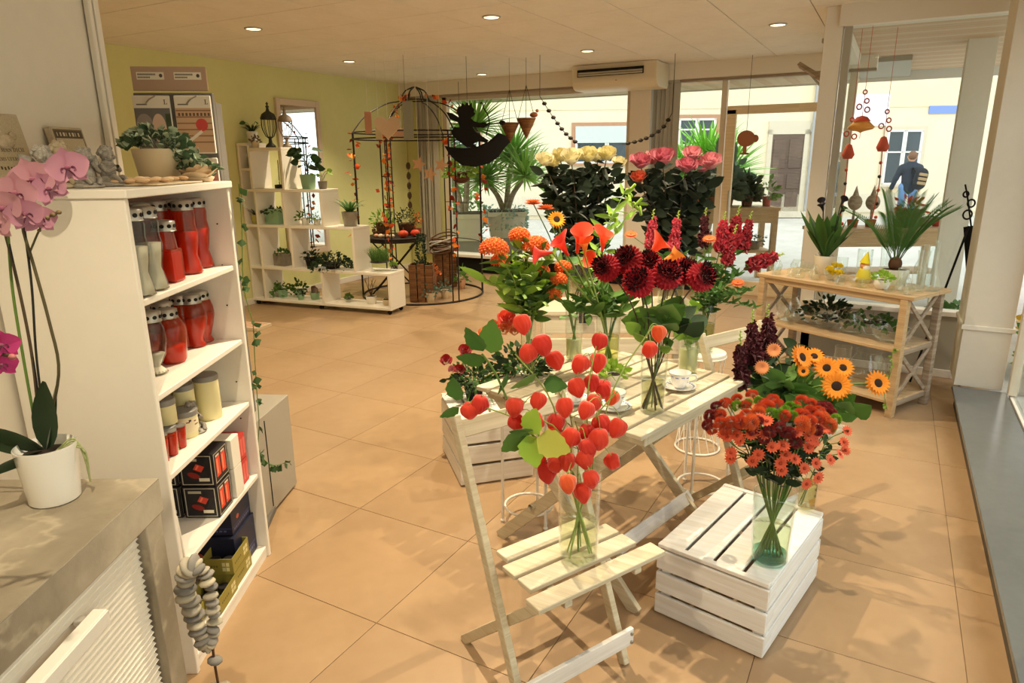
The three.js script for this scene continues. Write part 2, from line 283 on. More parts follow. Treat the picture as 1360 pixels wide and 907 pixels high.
{ // outside: ground, porch soffit and the house across the street
  struct('ground', [bx(60, 0.1, 60, 0, -0.12, -20)], MT(mottle([206, 202, 192], [184, 180, 170], 0.5), { roughness: 0.95 }));
  const S = struct('trim_2'), wood = [MT(woodT([222, 198, 166], [200, 172, 138], [1, 3]), { roughness: 0.7 }), MT(woodT([214, 182, 146], [190, 156, 122], [1, 3]), { roughness: 0.7 })], pa = boxUV(clean(rb(0.108, 0.02, 1.6))), pb = boxUV(clean(rb(2.4, 0.02, 0.108)));
  mesh('soffit_deck', [bx(7.2, 0.1, 1.7, -3.6, 2.54, -9.15), bx(3.2, 0.1, 4.4, 1.2, 2.62, -7.95)], m.frameGrey, S);
  for (let i = 0; i < 52; i++) { const p = new THREE.Mesh(pa, wood[i % 3 ? 0 : 1]); p.name = 'soffit_board'; p.position.set(-6.25 + i * 0.111, 2.475, -9.15); S.add(p); }
  for (let i = 0; i < 36; i++) { const p = new THREE.Mesh(pb, wood[i % 3 ? 1 : 0]); p.name = 'soffit_board'; p.position.set(0.75, 2.55, -5.85 - i * 0.111); S.add(p); }
  mesh('fascia', [bx(8.4, 0.16, 0.04, -3.0, 2.53, -10.02)], m.white, S);
  const pp = onZ(1278, 225, -7.6);
  struct('porch_column', rb(0.22, 2.65, 0.22, pp.x, 1.27, -7.6), m.wallBeige);
  const H = struct('house_front'); H.rotation.y = YAW; const z = -19;
  const plaster = MT(mottle([242, 228, 198], [234, 218, 186], 0.4), { roughness: 0.95 }), plaster2 = MT(mottle([245, 228, 190], [238, 219, 180], 0.4), { roughness: 0.95 }), surround = M('#d9cdb4', { roughness: 0.9 });
  mesh('facade', bx(44, 3.05, 0.4, 6, 1.3, z - 0.2), plaster, H); mesh('facade_band', bx(44, 4, 0.44, 6, 4.8, z - 0.2), plaster2, H);
  mesh('base_course', bx(44, 0.5, 0.06, 6, 0.3, z + 0.02), M('#e2d6bd', { roughness: 0.95 }), H);
  const door = part('house_door', H), wd = MT(woodT([116, 96, 82], [88, 70, 58], [1, 3]), { roughness: 0.75 });
  mesh('surround', [bx(0.12, 2.2, 0.12, 6.98, 1.15, z), bx(0.12, 2.2, 0.12, 7.96, 1.15, z), bx(1.1, 0.34, 0.12, 7.47, 2.3, z)], surround, door);
  mesh('door_leaf', bx(0.88, 2.05, 0.06, 7.47, 1.1, z + 0.02), wd, door);
  for (const [y, h] of [[1.62, 0.75], [0.9, 0.4], [0.42, 0.4]]) for (const x of [7.26, 7.68]) mesh('door_panel', rb(0.34, h, 0.03, x, y, z + 0.06, undefined, 0.012), wd, door);
  mesh('door_step', bx(1.2, 0.14, 0.35, 7.47, 0.02, z + 0.2), m.concrete, door);
  const pw = [M('#f3efe6'), M('#b98a68'), m.white];
  const houseWin = (x, y, w, h, mt, shut) => {
    const g = part('house_window', H);
    mesh('window_surround', [bx(w + 0.2, 0.1, 0.1, x, y + h / 2 + 0.05, z), bx(0.1, h, 0.1, x - w / 2 - 0.05, y, z), bx(0.1, h, 0.1, x + w / 2 + 0.05, y, z), bx(w + 0.3, 0.06, 0.18, x, y - h / 2 - 0.03, z + 0.03)], mt, g);
    for (const s of [-1, 1]) { mesh('pane', bx(w / 2 - 0.06, h - 0.08, 0.02, x + s * w / 4, y, z + 0.02), M('#46525a', { roughness: 0.1 }), g); mesh('sash', [bx(0.06, h, 0.05, x + s * (w / 2 - 0.03), y, z + 0.03), bx(0.05, h, 0.05, x + s * 0.03, y, z + 0.03), bx(w / 2, 0.04, 0.05, x + s * w / 4, y + h * 0.1, z + 0.03), bx(w / 2, 0.05, 0.05, x + s * w / 4, y + h / 2 - 0.02, z + 0.03), bx(w / 2, 0.05, 0.05, x + s * w / 4, y - h / 2 + 0.02, z + 0.03)], pw[0], g); }
    if (shut) mesh('roller_blind', bx(w, h * 0.45, 0.06, x, y + h * 0.28, z + 0.05), M('#cfd6d2'), g);
  };
  houseWin(10.6, 1.5, 0.96, 1.42, surround); houseWin(2.6, 1.9, 1.7, 0.95, pw[1], true); houseWin(5.0, 2.2, 1.0, 0.7, pw[1]); houseWin(13.9, 1.5, 0.96, 1.42, surround); houseWin(-1.5, 1.9, 1.3, 1.0, pw[1], true); houseWin(-6, 1.9, 1.3, 1.0, pw[1]);
  mesh('drainpipe', [cy(0.05, 0.05, 6, 8.1, 3, z + 0.1, 10), bx(0.14, 0.05, 0.1, 8.1, 2.2, z + 0.06), bx(0.14, 0.05, 0.1, 8.1, 3.4, z + 0.06)], M('#a9a8a6', { roughness: 0.5 }), H);
  mesh('house_number', bx(0.22, 0.22, 0.02, 8.62, 2.05, z + 0.02), M('#4a68d8'), H);
  mesh('street_sign', bx(0.9, 0.2, 0.03, 11.6, 2.72, z + 0.02), M('#7f98dc'), H);
  mesh('sign_board', bx(1.6, 0.8, 0.05, 9.25, 2.72, z + 0.04), M('#eef0f2'), H);
  mesh('wall_cable', tube([[6, 3.6, z + 0.03], [7.4, 3.45, z + 0.03], [8.2, 3.5, z + 0.03], [9.4, 3.5, z + 0.03]], 0.015, 10, 5), m.black, H);
  struct('side_house', bx(0.4, 6, 26, 10, 3, -3), plaster);
}

// ================= BOOKCASE, COUNTER AND WHAT STANDS ON THEM =================
const BC = { r: -1.01, f: 1.81, w: 0.685, d: 0.385, h: 1.51, tops: [0.05, 0.375, 0.68, 0.93, 1.21] };
{
  const o = thing('bookcase', 'white open bookcase full of grave candles and boxes', 'bookcase', K(BC.r, 0, BC.f), YAW), S = m.shelf, d = BC.d, w = BC.w;
  mesh('side_panel', rb(d, 1.486, 0.02, -d / 2, 0.743, -0.01), S, o); mesh('side_panel', rb(d, 1.486, 0.02, -d / 2, 0.743, -w + 0.01), S, o);
  mesh('top_board', rb(d + 0.01, 0.024, w + 0.012, -d / 2 + 0.005, 1.498, -w / 2), S, o);
  for (const y of BC.tops) mesh('shelf', rb(d - 0.012, 0.02, w - 0.04, -d / 2 - 0.003, y - 0.01, -w / 2), S, o);
  mesh('plinth', bx(0.018, 0.032, w - 0.04, -0.02, 0.015, -w / 2), S, o);
  mesh('back_panel', bx(0.006, 1.47, w - 0.04, -d + 0.004, 0.74, -w / 2), S, o);
  const hole = []; for (let i = 0; i < 9; i++) for (const x of [-0.05, -0.3]) hole.push(cy(0.003, 0.003, 0.003, x, 0.16 + i * 0.15, -w + 0.0205, 8, [Math.PI / 2, 0, 0]));
  mesh('pin_holes', hole, m.hole, o).userData.kind = 'stuff';
}
// grave candles with a perforated metal lid
const lidHoles = []; for (let i = 0; i < 10; i++) { const a = i / 10 * 2 * Math.PI; lidHoles.push(xf(new THREE.CylinderGeometry(0.006, 0.006, 0.002, 10), [Math.cos(a) * 0.031, 0.013, Math.sin(a) * 0.031], [0, -a, Math.PI / 2])); }
function graveCandle(shape, glass, wax, label, group, pos, lidR = 0.031) {
  const o = thing('grave_candle', label, 'candle', pos, YAW, group); o.scale.set(1.1, 1.04, 1.1);
  const P = { tall: [[0.03, 0], [0.038, 0.004], [0.034, 0.03], [0.027, 0.06], [0.033, 0.1], [0.036, 0.13], [0.031, 0.16], [0.033, 0.19], [0.03, 0.205]], vase: [[0.03, 0], [0.033, 0.005], [0.024, 0.02], [0.036, 0.06], [0.044, 0.1], [0.042, 0.125], [0.036, 0.148], [0.031, 0.155]], jar: [[0.036, 0], [0.04, 0.006], [0.046, 0.05], [0.05, 0.1], [0.047, 0.12], [0.036, 0.14], [0.032, 0.146]], cube: null, foot: [[0.028, 0], [0.03, 0.004], [0.012, 0.022], [0.03, 0.06], [0.037, 0.11], [0.034, 0.14], [0.025, 0.165]] }[shape];
  let H;
  if (P) {
    H = P[P.length - 1][1]; const n = shape === 'jar' ? 12 : 18;
    mesh('glass_body', lathe(P, n), glass, o);
    const q = P.filter((p) => p[1] <= H * 0.66).map((p) => [p[0] * 0.9, p[1] + 0.003]); mesh('wax_fill', lathe([[0, 0.003], ...q, [0, q[q.length - 1][1]]], 14), wax, o);
  } else { H = 0.155; mesh('glass_body', [rb(0.062, 0.1, 0.062, 0, 0.05, 0, undefined, 0.006), cy(0.03, 0.024, 0.055, 0, 0.128, 0, 14)], glass, o); mesh('wax_fill', bx(0.052, 0.085, 0.052, 0, 0.047, 0), wax, o); }
  const lid = mesh('lid', lathe([[0, 0.03], [0.018, 0.03], [lidR, 0.026], [lidR, 0], [lidR + 0.002, -0.002]], 20), m.silver, o); lid.position.y = H; const hs = mesh('vent_holes', lidHoles, m.hole, lid);
  return o;
}
const T = BC.tops.map((t) => t + 0.0015), gA = 'grave candles on the top shelf', gB = 'grave candles on the second shelf';
const sunk = (p, r, f) => p.clone().addScaledVector(RT, r).addScaledVector(FW, f);
const c1 = onY(221, 386, T[4]), c2 = onY(242, 374, T[4]), c3 = onY(269, 363, T[4]), c4 = onY(291, 353, T[4]);
graveCandle('tall', m.clearGlass, m.wax, 'tall grave candle with clear glass and white wax beside the red square one', gA, sunk(c1, -0.045, 0.02));
graveCandle('tall', m.clearGlass, m.wax, 'clear and white grave candle tucked against the near side of the top shelf', gA, sunk(c1, -0.035, -0.075));
graveCandle('cube', m.redGlass, m.redWax, 'square red grave candle, the shortest on the top shelf', gA, sunk(c2, -0.04, 0.01));
graveCandle('tall', m.redGlass, m.redWax, 'tall waisted red grave candle next to the square red one', gA, sunk(c3, -0.045, 0.01));
graveCandle('tall', m.redGlass, m.redWax, 'tall waisted red grave candle at the far end of the top shelf', gA, sunk(c4, -0.05, -0.025));
for (const [r, f] of [[-0.17, 0.02], [-0.15, 0.13], [-0.15, 0.25], [-0.16, 0.37], [-0.16, 0.48]]) graveCandle('tall', m.redGlass, m.redWax, 'red grave candle in the back row of the top shelf', gA, K(BC.r + r, T[4], BC.f + 0.09 + f));
const d1 = onY(222, 497, T[3]), d2 = onY(248, 481, T[3]), d3 = onY(278, 460, T[3]), d4 = onY(299, 449, T[3]);
graveCandle('foot', m.clearGlass, m.wax, 'white footed grave candle on the second shelf', gB, sunk(d1, -0.035, 0.01));
graveCandle('jar', m.redGlass, m.redWax, 'wide faceted red grave candle on the second shelf', gB, sunk(d2, -0.05, 0.01));
graveCandle('vase', m.redGlass, m.redWax, 'urn shaped red grave candle beside the wide faceted one', gB, sunk(d3, -0.05, 0.01));
graveCandle('vase', m.redGlass, m.redWax, 'urn shaped red grave candle at the far end of the second shelf', gB, sunk(d4, -0.06, -0.045));
for (const [r, f] of [[-0.18, 0.1], [-0.17, 0.22], [-0.17, 0.35], [-0.17, 0.48]]) graveCandle('vase', m.redGlass, m.redWax, 'red grave candle in the back row of the second shelf', gB, K(BC.r + r, T[3], BC.f + 0.08 + f));
{ // third shelf: refill candles, red cups, little angel
  const zinc = M('#8f8b86', { roughness: 0.5, metalness: 0.3 });
  const refill = (r, f, R, h, label, name = 'pillar_candle', y = T[2]) => { const o = thing(name, label, 'candle', K(BC.r + r, y, BC.f + f), 0, 'cream refill candles on the third shelf'); mesh('wax', lathe([[0, 0], [R, 0], [R, h - 0.004], [R - 0.004, h], [0, h]], 20), m.creamWax, o); mesh('lid', lathe([[0, h + 0.008], [R * 0.95, h + 0.008], [R * 1.03, h + 0.004], [R * 1.03, h - 0.012]], 20), zinc, o); return o; };
  for (const [r, f] of [[-0.10, 0.2], [-0.19, 0.11], [-0.19, 0.22], [-0.1, 0.09]]) { refill(r, f, 0.035, 0.08, 'squat cream refill candle with grey lid in the lower layer'); refill(r, f + 0.02, 0.034, 0.075, 'squat cream refill candle stacked on another one', 'pillar_candle', T[2] + 0.09); }
  for (const [r, f] of [[-0.2, 0.34], [-0.2, 0.44], [-0.13, 0.41]]) refill(r, f, 0.035, 0.15, 'tall cream refill candle with grey lid');
  refill(-0.09, 0.5, 0.042, 0.155, 'thick cream pillar candle at the far end of the shelf');
  const j = refill(-0.1, 0.335, 0.042, 0.085, 'cream candle with a printed band beside the small angel');
  mesh('printed_band', xf(new THREE.CylinderGeometry(0.0425, 0.0425, 0.05, 20, 1, true), [0, 0.042, 0]), canvasMat(256, 64, (c, w, h) => { c.fillStyle = '#eadcb8'; c.fillRect(0, 0, w, h); c.fillStyle = '#7c4632'; for (let k = 0; k < 26; k++) c.fillRect(rr(0, w), 12 + (k % 3) * 16, rr(4, 14), 5); c.fillStyle = '#2a2320'; for (let k = 0; k < 6; k++) c.fillRect(k * 44 + 8, 4, 8, 8); }), j);
  for (const [i, q] of [[229, 613], [241, 604], [252, 594]].entries()) { const o = thing('candle_cup', 'small red plastic candle cup with silver foil top', 'candle', sunk(onY(...q, T[2]), -0.03, 0.005), 0, 'red candle cups in a row'); const h = 0.085 - i * 0.006; mesh('cup', lathe([[0, 0], [0.017, 0], [0.022, h], [0.02, h]], 16), m.redGlass, o); mesh('wax', lathe([[0, 0.002], [0.015, 0.002], [0.018, h * 0.8], [0, h * 0.8]], 12), m.redWax, o); mesh('foil_top', cy(0.021, 0.02, 0.006, 0, h, 0, 16), zinc, o); }
}
// cherub figurine: one carved body with wings and curls
const figM = MT(mottle([176, 170, 160], [120, 112, 104], 9, 2.4), { roughness: 0.85 }), figS = MT(mottle([206, 190, 164], [160, 142, 116], 9, 2), { roughness: 0.9 });
function angel(pos, turn, s, label, mt = figM, pose = 0) {
  const o = thing('angel_figurine', label, 'figurine', pos, turn, 'angel figurines'); o.scale.setScalar(s);
  mesh('body', [sp(0.028, 0, 0.05, 0, [1, 1.35, 0.9]), sp(0.022, 0, 0.075, 0.004, [1.25, 0.7, 0.9]), sp(0.03, 0, 0.02, 0.005, [1.35, 0.72, 1.2]), tube([[-0.02, 0.02, 0.01], [-0.022, 0.034, 0.04], [-0.014, 0.012, 0.055]], 0.011, 8, 7, 0.008), tube([[0.02, 0.02, 0.01], [0.024, 0.03, 0.042], [0.01, 0.01, 0.058]], 0.011, 8, 7, 0.008), tube([[-0.028, 0.075, 0], [-0.035, 0.052, 0.022], [-0.004, 0.052 + pose * 0.03, 0.034]], 0.0085, 8, 7, 0.007), tube([[0.028, 0.075, 0], [0.035, 0.055, 0.022], [0.006, 0.055 + pose * 0.035, 0.036]], 0.0085, 8, 7, 0.007), sp(0.012, 0, 0.085, 0.002)], mt, o);
  const h = mesh('head', [sp(0.024, 0, 0.11, 0.006, [0.95, 1.05, 1]), sp(0.005, 0, 0.106, 0.03), sp(0.008, -0.012, 0.1, 0.022), sp(0.008, 0.012, 0.1, 0.022)], mt, o);
  const curls = []; for (let i = 0; i < 26; i++) { const a = i * 2.4, b = i / 26; curls.push(sp(0.009, Math.cos(a) * 0.023 * Math.sqrt(1 - (b * 0.9) ** 2), 0.112 + b * 0.022, 0.002 - Math.abs(Math.sin(a)) * 0.02 * (1 - b) + (Math.sin(a) > 0 ? 0.012 : 0) * b, 1, 6)); }
  mesh('curls', curls, mt, h).userData.kind = 'stuff';
  for (const sx of [-1, 1]) mesh('wing', xf(leafG(0.07, 0.045, { n: 5, bend: 0.5, fold: 0.25 }), [sx * 0.012, 0.06, -0.02], [-0.5, 0, -sx * 0.75]), mt, o);
  mesh('base', xf(lathe([[0, 0], [0.04, 0], [0.046, 0.006], [0.036, 0.016], [0, 0.018]], 18), [0, 0, 0.01], [0, 0, 0], [1.1, 1, 1.2]), mt, o);
  return o;
}
angel(sunk(onY(268, 572, T[2]), -0.03, 0), YAW + 1.2, 0.78, 'small grey angel figurine on the candle shelf', figM, 0.6);
angel(sunk(onY(232, 590, T[2]), -0.06, 0.05), YAW + 1.2, 0.7, 'grey angel head peering behind the red candle cups', figM, 0);
{ // fourth and bottom shelf: boxes
  const boxFace = canvasMat(256, 320, (c, w, h) => { c.fillStyle = '#15131a'; c.fillRect(0, 0, w, h); c.strokeStyle = '#c9c2ae'; c.lineWidth = 7; c.strokeRect(14, 14, w - 28, h - 28); c.save(); c.translate(130, 170); c.rotate(0.45); c.fillStyle = '#d8402c'; c.fillRect(-34, -70, 68, 64); c.fillStyle = '#8e1b12'; c.beginPath(); c.ellipse(-6, 50, 50, 28, 0, 0, 7); c.fill(); c.fillStyle = '#f07c5a'; c.fillRect(-20, -62, 14, 48); c.restore(); c.fillStyle = '#b9b39c'; c.fillRect(40, 40, 100, 26); c.fillStyle = '#e6dfcc'; c.fillRect(140, 240, 80, 34); });
  const boxSide = canvasMat(256, 320, (c, w, h) => { c.fillStyle = '#15131a'; c.fillRect(0, 0, w, h); c.strokeStyle = '#c9c2ae'; c.lineWidth = 7; c.strokeRect(14, 14, w - 28, h - 28); for (const x of [40, 140]) { c.fillStyle = '#e2432c'; c.fillRect(x, 60, 76, 200); c.fillStyle = '#f58a64'; c.fillRect(x + 12, 80, 26, 150); c.fillStyle = '#d8d0c0'; c.fillRect(x + 4, 36, 66, 20); } });
  const dark = M('#17141c', { roughness: 0.5 }), navy = M('#1c2038', { roughness: 0.5 });
  const carton = (name, label, cat, p, w, h, d, mats, group) => {   // w across the shelf front (forward), d into the shelf; mats: [body, front print, near-end print]
    const o = thing(name, label, cat, p, YAW, group); mesh('carton', rb(d, h, w, 0, h / 2, 0, undefined, 0.002), mats[0], o);
    if (mats[1]) mesh('front_print', xf(new THREE.PlaneGeometry(w * 0.97, h * 0.97), [d / 2 + 0.0006, h / 2, 0], [0, Math.PI / 2, 0]), mats[1], o);
    if (mats[2]) mesh('end_print', xf(new THREE.PlaneGeometry(d * 0.97, h * 0.97), [0, h / 2, w / 2 + 0.0006]), mats[2], o);
    return o;
  };
  const bl = onY(272, 690, T[1]), y4 = T[1], put = (r, f, y) => K(BC.r + r, y, BC.f + f), f0 = bl.dot(FW) - BC.f;
  const gb = 'black candle cartons on the fourth shelf';
  for (const [r, f, k, l] of [[-0.075, f0 + 0.07, 0, 'black candle carton with red lantern print, under another'], [-0.075, f0 + 0.07, 1, 'black candle carton with red lantern print on top of the stack'], [-0.205, f0 + 0.07, 0, 'black candle carton in the back row, lower one'], [-0.205, f0 + 0.07, 1, 'black candle carton in the back row, upper one']]) carton('candle_carton', l, 'box', put(r, f, y4 + k * 0.121), 0.115, 0.118, 0.12, [dark, boxSide, boxFace], gb);
  const wb = M('#e9e2d4'), rp = canvasMat(128, 128, (c, w, h) => { c.fillStyle = '#c63a34'; c.fillRect(0, 0, w, h); c.fillStyle = '#e0685c'; for (let k = 0; k < 3; k++) c.fillRect(8 + k * 42, 20, 30, 90); });
  for (const k of [0, 1]) { carton('white_carton', k ? 'plain white carton on top of another beside black boxes' : 'plain white carton standing under another on the fourth shelf', 'box', put(-0.07, f0 + 0.19, y4 + k * 0.115), 0.07, 0.113, 0.12, [wb]); carton('red_packet', k ? 'red printed candle packet, upper of two' : 'red printed candle packet, lower of two', 'packet', put(-0.08, f0 + 0.275, y4 + k * 0.1), 0.075, 0.098, 0.11, [M('#b8382e', { roughness: 0.3 }), rp, rp]); }
  for (let k = 0; k < 4; k++) { const o = carton('card_pack', 'cream greeting card leaning at the near end of the shelf', 'card', put(-0.06 - k * 0.012, 0.05 + k * 0.016, y4 + 0.004), 0.008, 0.15, 0.1, [wb], 'cream cards leaning together'); o.rotation.z = 0.05; }
  // bottom shelf
  const navyPrint = canvasMat(256, 128, (c, w, h) => { c.fillStyle = '#1a1e38'; c.fillRect(0, 0, w, h); c.fillStyle = '#3a4070'; c.fillRect(0, h - 40, w, 6); c.fillStyle = '#c9563a'; c.beginPath(); c.ellipse(80, 60, 18, 12, 0, 0, 7); c.fill(); c.fillStyle = '#5a6090'; for (let k = 0; k < 9; k++) c.fillRect(20 + k * 24, h - 28, 16, 10); });
  carton('navy_carton', 'large dark blue candle carton on the bottom shelf', 'box', put(-0.14, 0.55, T[0]), 0.2, 0.16, 0.2, [navy, navyPrint, navyPrint]);
  carton('navy_carton', 'dark blue candle carton on top of the large one', 'box', put(-0.14, 0.56, T[0] + 0.161), 0.18, 0.1, 0.18, [navy, navyPrint, navyPrint]);
  const trayM = M('#8d8236', { roughness: 0.7 }), trayP = canvasMat(256, 96, (c, w, h) => { c.fillStyle = '#93873a'; c.fillRect(0, 0, w, h); c.fillStyle = '#d8cf9a'; for (let k = 0; k < 4; k++) { c.fillRect(170 + (k % 2) * 34, 22 + (k >> 1) * 30, 28, 24); } c.fillStyle = '#5f5522'; for (let k = 0; k < 5; k++) c.fillRect(30 + k * 22, 40, 14, 12); });
  const tray = (r, f, y, label) => {
    const o = thing('display_tray', label, 'box', put(r, f, y), YAW, 'olive cardboard display trays'); const w = 0.15, d = 0.11, h = 0.062;
    mesh('tray_walls', [bx(d, 0.003, w, 0, 0.0015, 0), bx(0.003, h, w, d / 2, h / 2, 0), bx(0.003, h, w, -d / 2, h / 2, 0), bx(d, h, 0.003, 0, h / 2, w / 2), bx(d, h, 0.003, 0, h / 2, -w / 2)], trayM, o);
    mesh('tray_print', [xf(new THREE.PlaneGeometry(w, h), [d / 2 + 0.0022, h / 2, 0], [0, Math.PI / 2, 0]), xf(new THREE.PlaneGeometry(d, h), [0, h / 2, w / 2 + 0.0022])], trayP, o);
    for (let i = 0; i < 4; i++) mesh('candle_stub', cy(0.02, 0.02, 0.035, (i % 2 - 0.5) * 0.05, 0.022, ((i >> 1) - 0.5) * 0.07, 12), dark, o);
  };
  tray(-0.07, 0.30, T[0], 'olive cardboard tray on the bottom shelf, front one'); tray(-0.075, 0.455, T[0], 'olive cardboard tray under another tray'); tray(-0.075, 0.445, T[0] + 0.064, 'olive cardboard tray on top of another tray'); tray(-0.12, 0.14, T[0], 'olive cardboard tray behind the stone wreath');
}
{ // on top of the bookcase
  const y = BC.h + 0.001, plaq = (f, w, h, label, draw, extra) => {
    const o = thing('stone_plaque', label, 'plaque', K(-1.352, y, f), YAW + Math.PI / 2 - 0.12, 'stone memorial plaques'); o.rotation.order = 'YXZ'; o.rotation.x = -0.2;
    mesh('slab', rb(w, h, 0.022, 0, h / 2, 0, undefined, 0.004), figS, o); mesh('inscription', xf(new THREE.PlaneGeometry(w * 0.95, h * 0.95), [0, h / 2, 0.0115]), canvasMat(256, 320, draw, { roughness: 0.9 }), o); extra(o, w, h); return o;
  };
  const ground = (c, w, h) => { c.fillStyle = '#b5a588'; c.fillRect(0, 0, w, h); for (let k = 0; k < 900; k++) { c.fillStyle = k % 2 ? 'rgba(120,104,80,.25)' : 'rgba(212,196,166,.3)'; c.fillRect(rr(0, w), rr(0, h), 4, 3); } };
  plaq(1.91, 0.15, 0.2, 'weathered stone plaque with a dove and inscription', (c, w, h) => { ground(c, w, h); c.fillStyle = '#4a3d2e'; c.font = 'bold 26px serif'; c.textAlign = 'center'; c.fillText('WO MAN DICH', w / 2, 165); c.font = 'bold 22px serif'; c.fillText('SOMMS UFERGLUST', w / 2, 205); for (let k = 0; k < 9; k++) c.fillRect(50 + k * 19, 230 + (k % 2) * 3, 10, 14); for (let k = 0; k < 4; k++) c.fillRect(96 + k * 19, 272, 10, 14); },
    (o) => { mesh('dove_relief', [sp(0.03, -0.005, 0.125, 0.012, [1.3, 0.7, 0.35]), sp(0.012, 0.03, 0.14, 0.014, [1, 1, 0.5]), ...[0, 1, 2].map((i) => xf(leafG(0.06, 0.02, { bend: 0.4 }), [-0.005, 0.12 + i * 0.006, 0.014], [0, 0, 1.2 - i * 0.3]))], figS, o); });
  plaq(2.2, 0.135, 0.175, 'stone plaque with a carved cross and dark header', (c, w, h) => { ground(c, w, h); c.fillStyle = '#54483a'; c.fillRect(14, 12, w - 28, 46); c.strokeStyle = '#6a5a44'; c.lineWidth = 8; c.strokeRect(12, 10, w - 24, h - 20); c.fillStyle = '#c6b698'; for (let k = 0; k < 8; k++) c.fillRect(32 + k * 25, 24, 6 + (k % 3) * 5, 22); },
    (o) => { mesh('cross_relief', [rb(0.016, 0.09, 0.008, 0, 0.06, 0.014), rb(0.055, 0.016, 0.008, 0, 0.08, 0.014)], figS, o); });
  for (const [px, turn, s, l, mt, ps] of [[62, 0.9, 0.92, 'grey angel figurine leaning on its elbow beside the orchid blossom', figM, 0.2], [86, 1.3, 1.05, 'pale sandstone angel figurine, the tallest on the bookcase', figS, 0.9], [117, 1.0, 0.9, 'grey angel figurine holding its cheeks before the cross plaque', figM, 1], [146, 1.5, 0.95, 'grey seated angel figurine next to the pebble mat', figM, 0.4]]) {
    const r = -1.17 - (mt === figS ? 0.07 : 0), f = -r * 900 / (680 - px) * 1.03; angel(K(r, y, f), YAW + turn, s * 0.86, l, mt, ps);
  }
  const mat = thing('pebble_mat', 'mat of flat beige pebbles on the bookcase top', 'mat', K(-1.11, y, 2.19), YAW), pg = [0, 1, 2].map((i) => clean(sp(0.02, 0, 0, 0, [1, 0.35, 0.75 + i * 0.1], 8))), pm = [M('#d8b58c', { roughness: 0.8 }), M('#c9a47c', { roughness: 0.8 }), M('#e2c6a0', { roughness: 0.8 })];
  mesh('backing', rb(0.17, 0.004, 0.3, 0, 0.003, 0.02), m.potCream, mat);
  for (let i = 0; i < 4; i++) for (let j = 2; j < 9; j++) { const p = new THREE.Mesh(pick(pg), pick(pm)); p.name = 'pebble'; p.position.set(-0.08 + i * 0.04 + rr(-0.006, 0.006), 0.011 + rr(0, 0.006), -0.165 + j * 0.041 + (i % 2) * 0.015 - 0.006); p.rotation.y = rr(0, 3); p.castShadow = true; mat.add(p); }
  const po = thing('potted_plant', 'cream pot with variegated trailing plant on the bookcase', 'plant', K(-1.215, y, 2.42), 0);
  mesh('pot', lathe([[0, 0], [0.062, 0], [0.078, 0.11], [0.074, 0.11], [0.07, 0.1], [0, 0.1]], 24), m.potCream, po);
  const lv = [], lg = leafG(0.034, 0.03, { n: 3, fold: 0.25 });
  for (let i = 0; i < 210; i++) { const a = rr(0, 6.28), r = Math.sqrt(rnd()) * 0.1; lv.push(aim(lg, v3(Math.cos(a) * r, 0.11 + 0.055 * (1 - r / 0.1) + rr(0, 0.025), Math.sin(a) * r), v3(Math.cos(a), rr(-0.1, 1), Math.sin(a)), rr(0, 6), rr(0.7, 1.1))); }
  const t0 = K(0.06, 0.1, 0.0), t1 = K(0.15, -0.055 + 0.06, 0.02);
  for (let i = 0; i < 130; i++) { const t = rnd(), p = t0.clone().lerp(t1, t).add(v3(rr(-0.035, 0.035), rr(-0.02, 0.05) * (1 - t * 0.4), rr(-0.035, 0.035))); p.y = Math.max(p.y, 0.035); lv.push(aim(lg, p, v3(rr(-1, 1), rr(-0.3, 0.8), rr(-1, 1)), rr(0, 6), rr(0.7, 1.1))); }
  mesh('foliage', lv, leafM('#4d6a48'), po); mesh('foliage', lv.filter((_, i) => i % 2 === 0).map((g) => xf(g, [0.004, 0.004, 0.003])), leafM('#b9c7a8'), po);
}
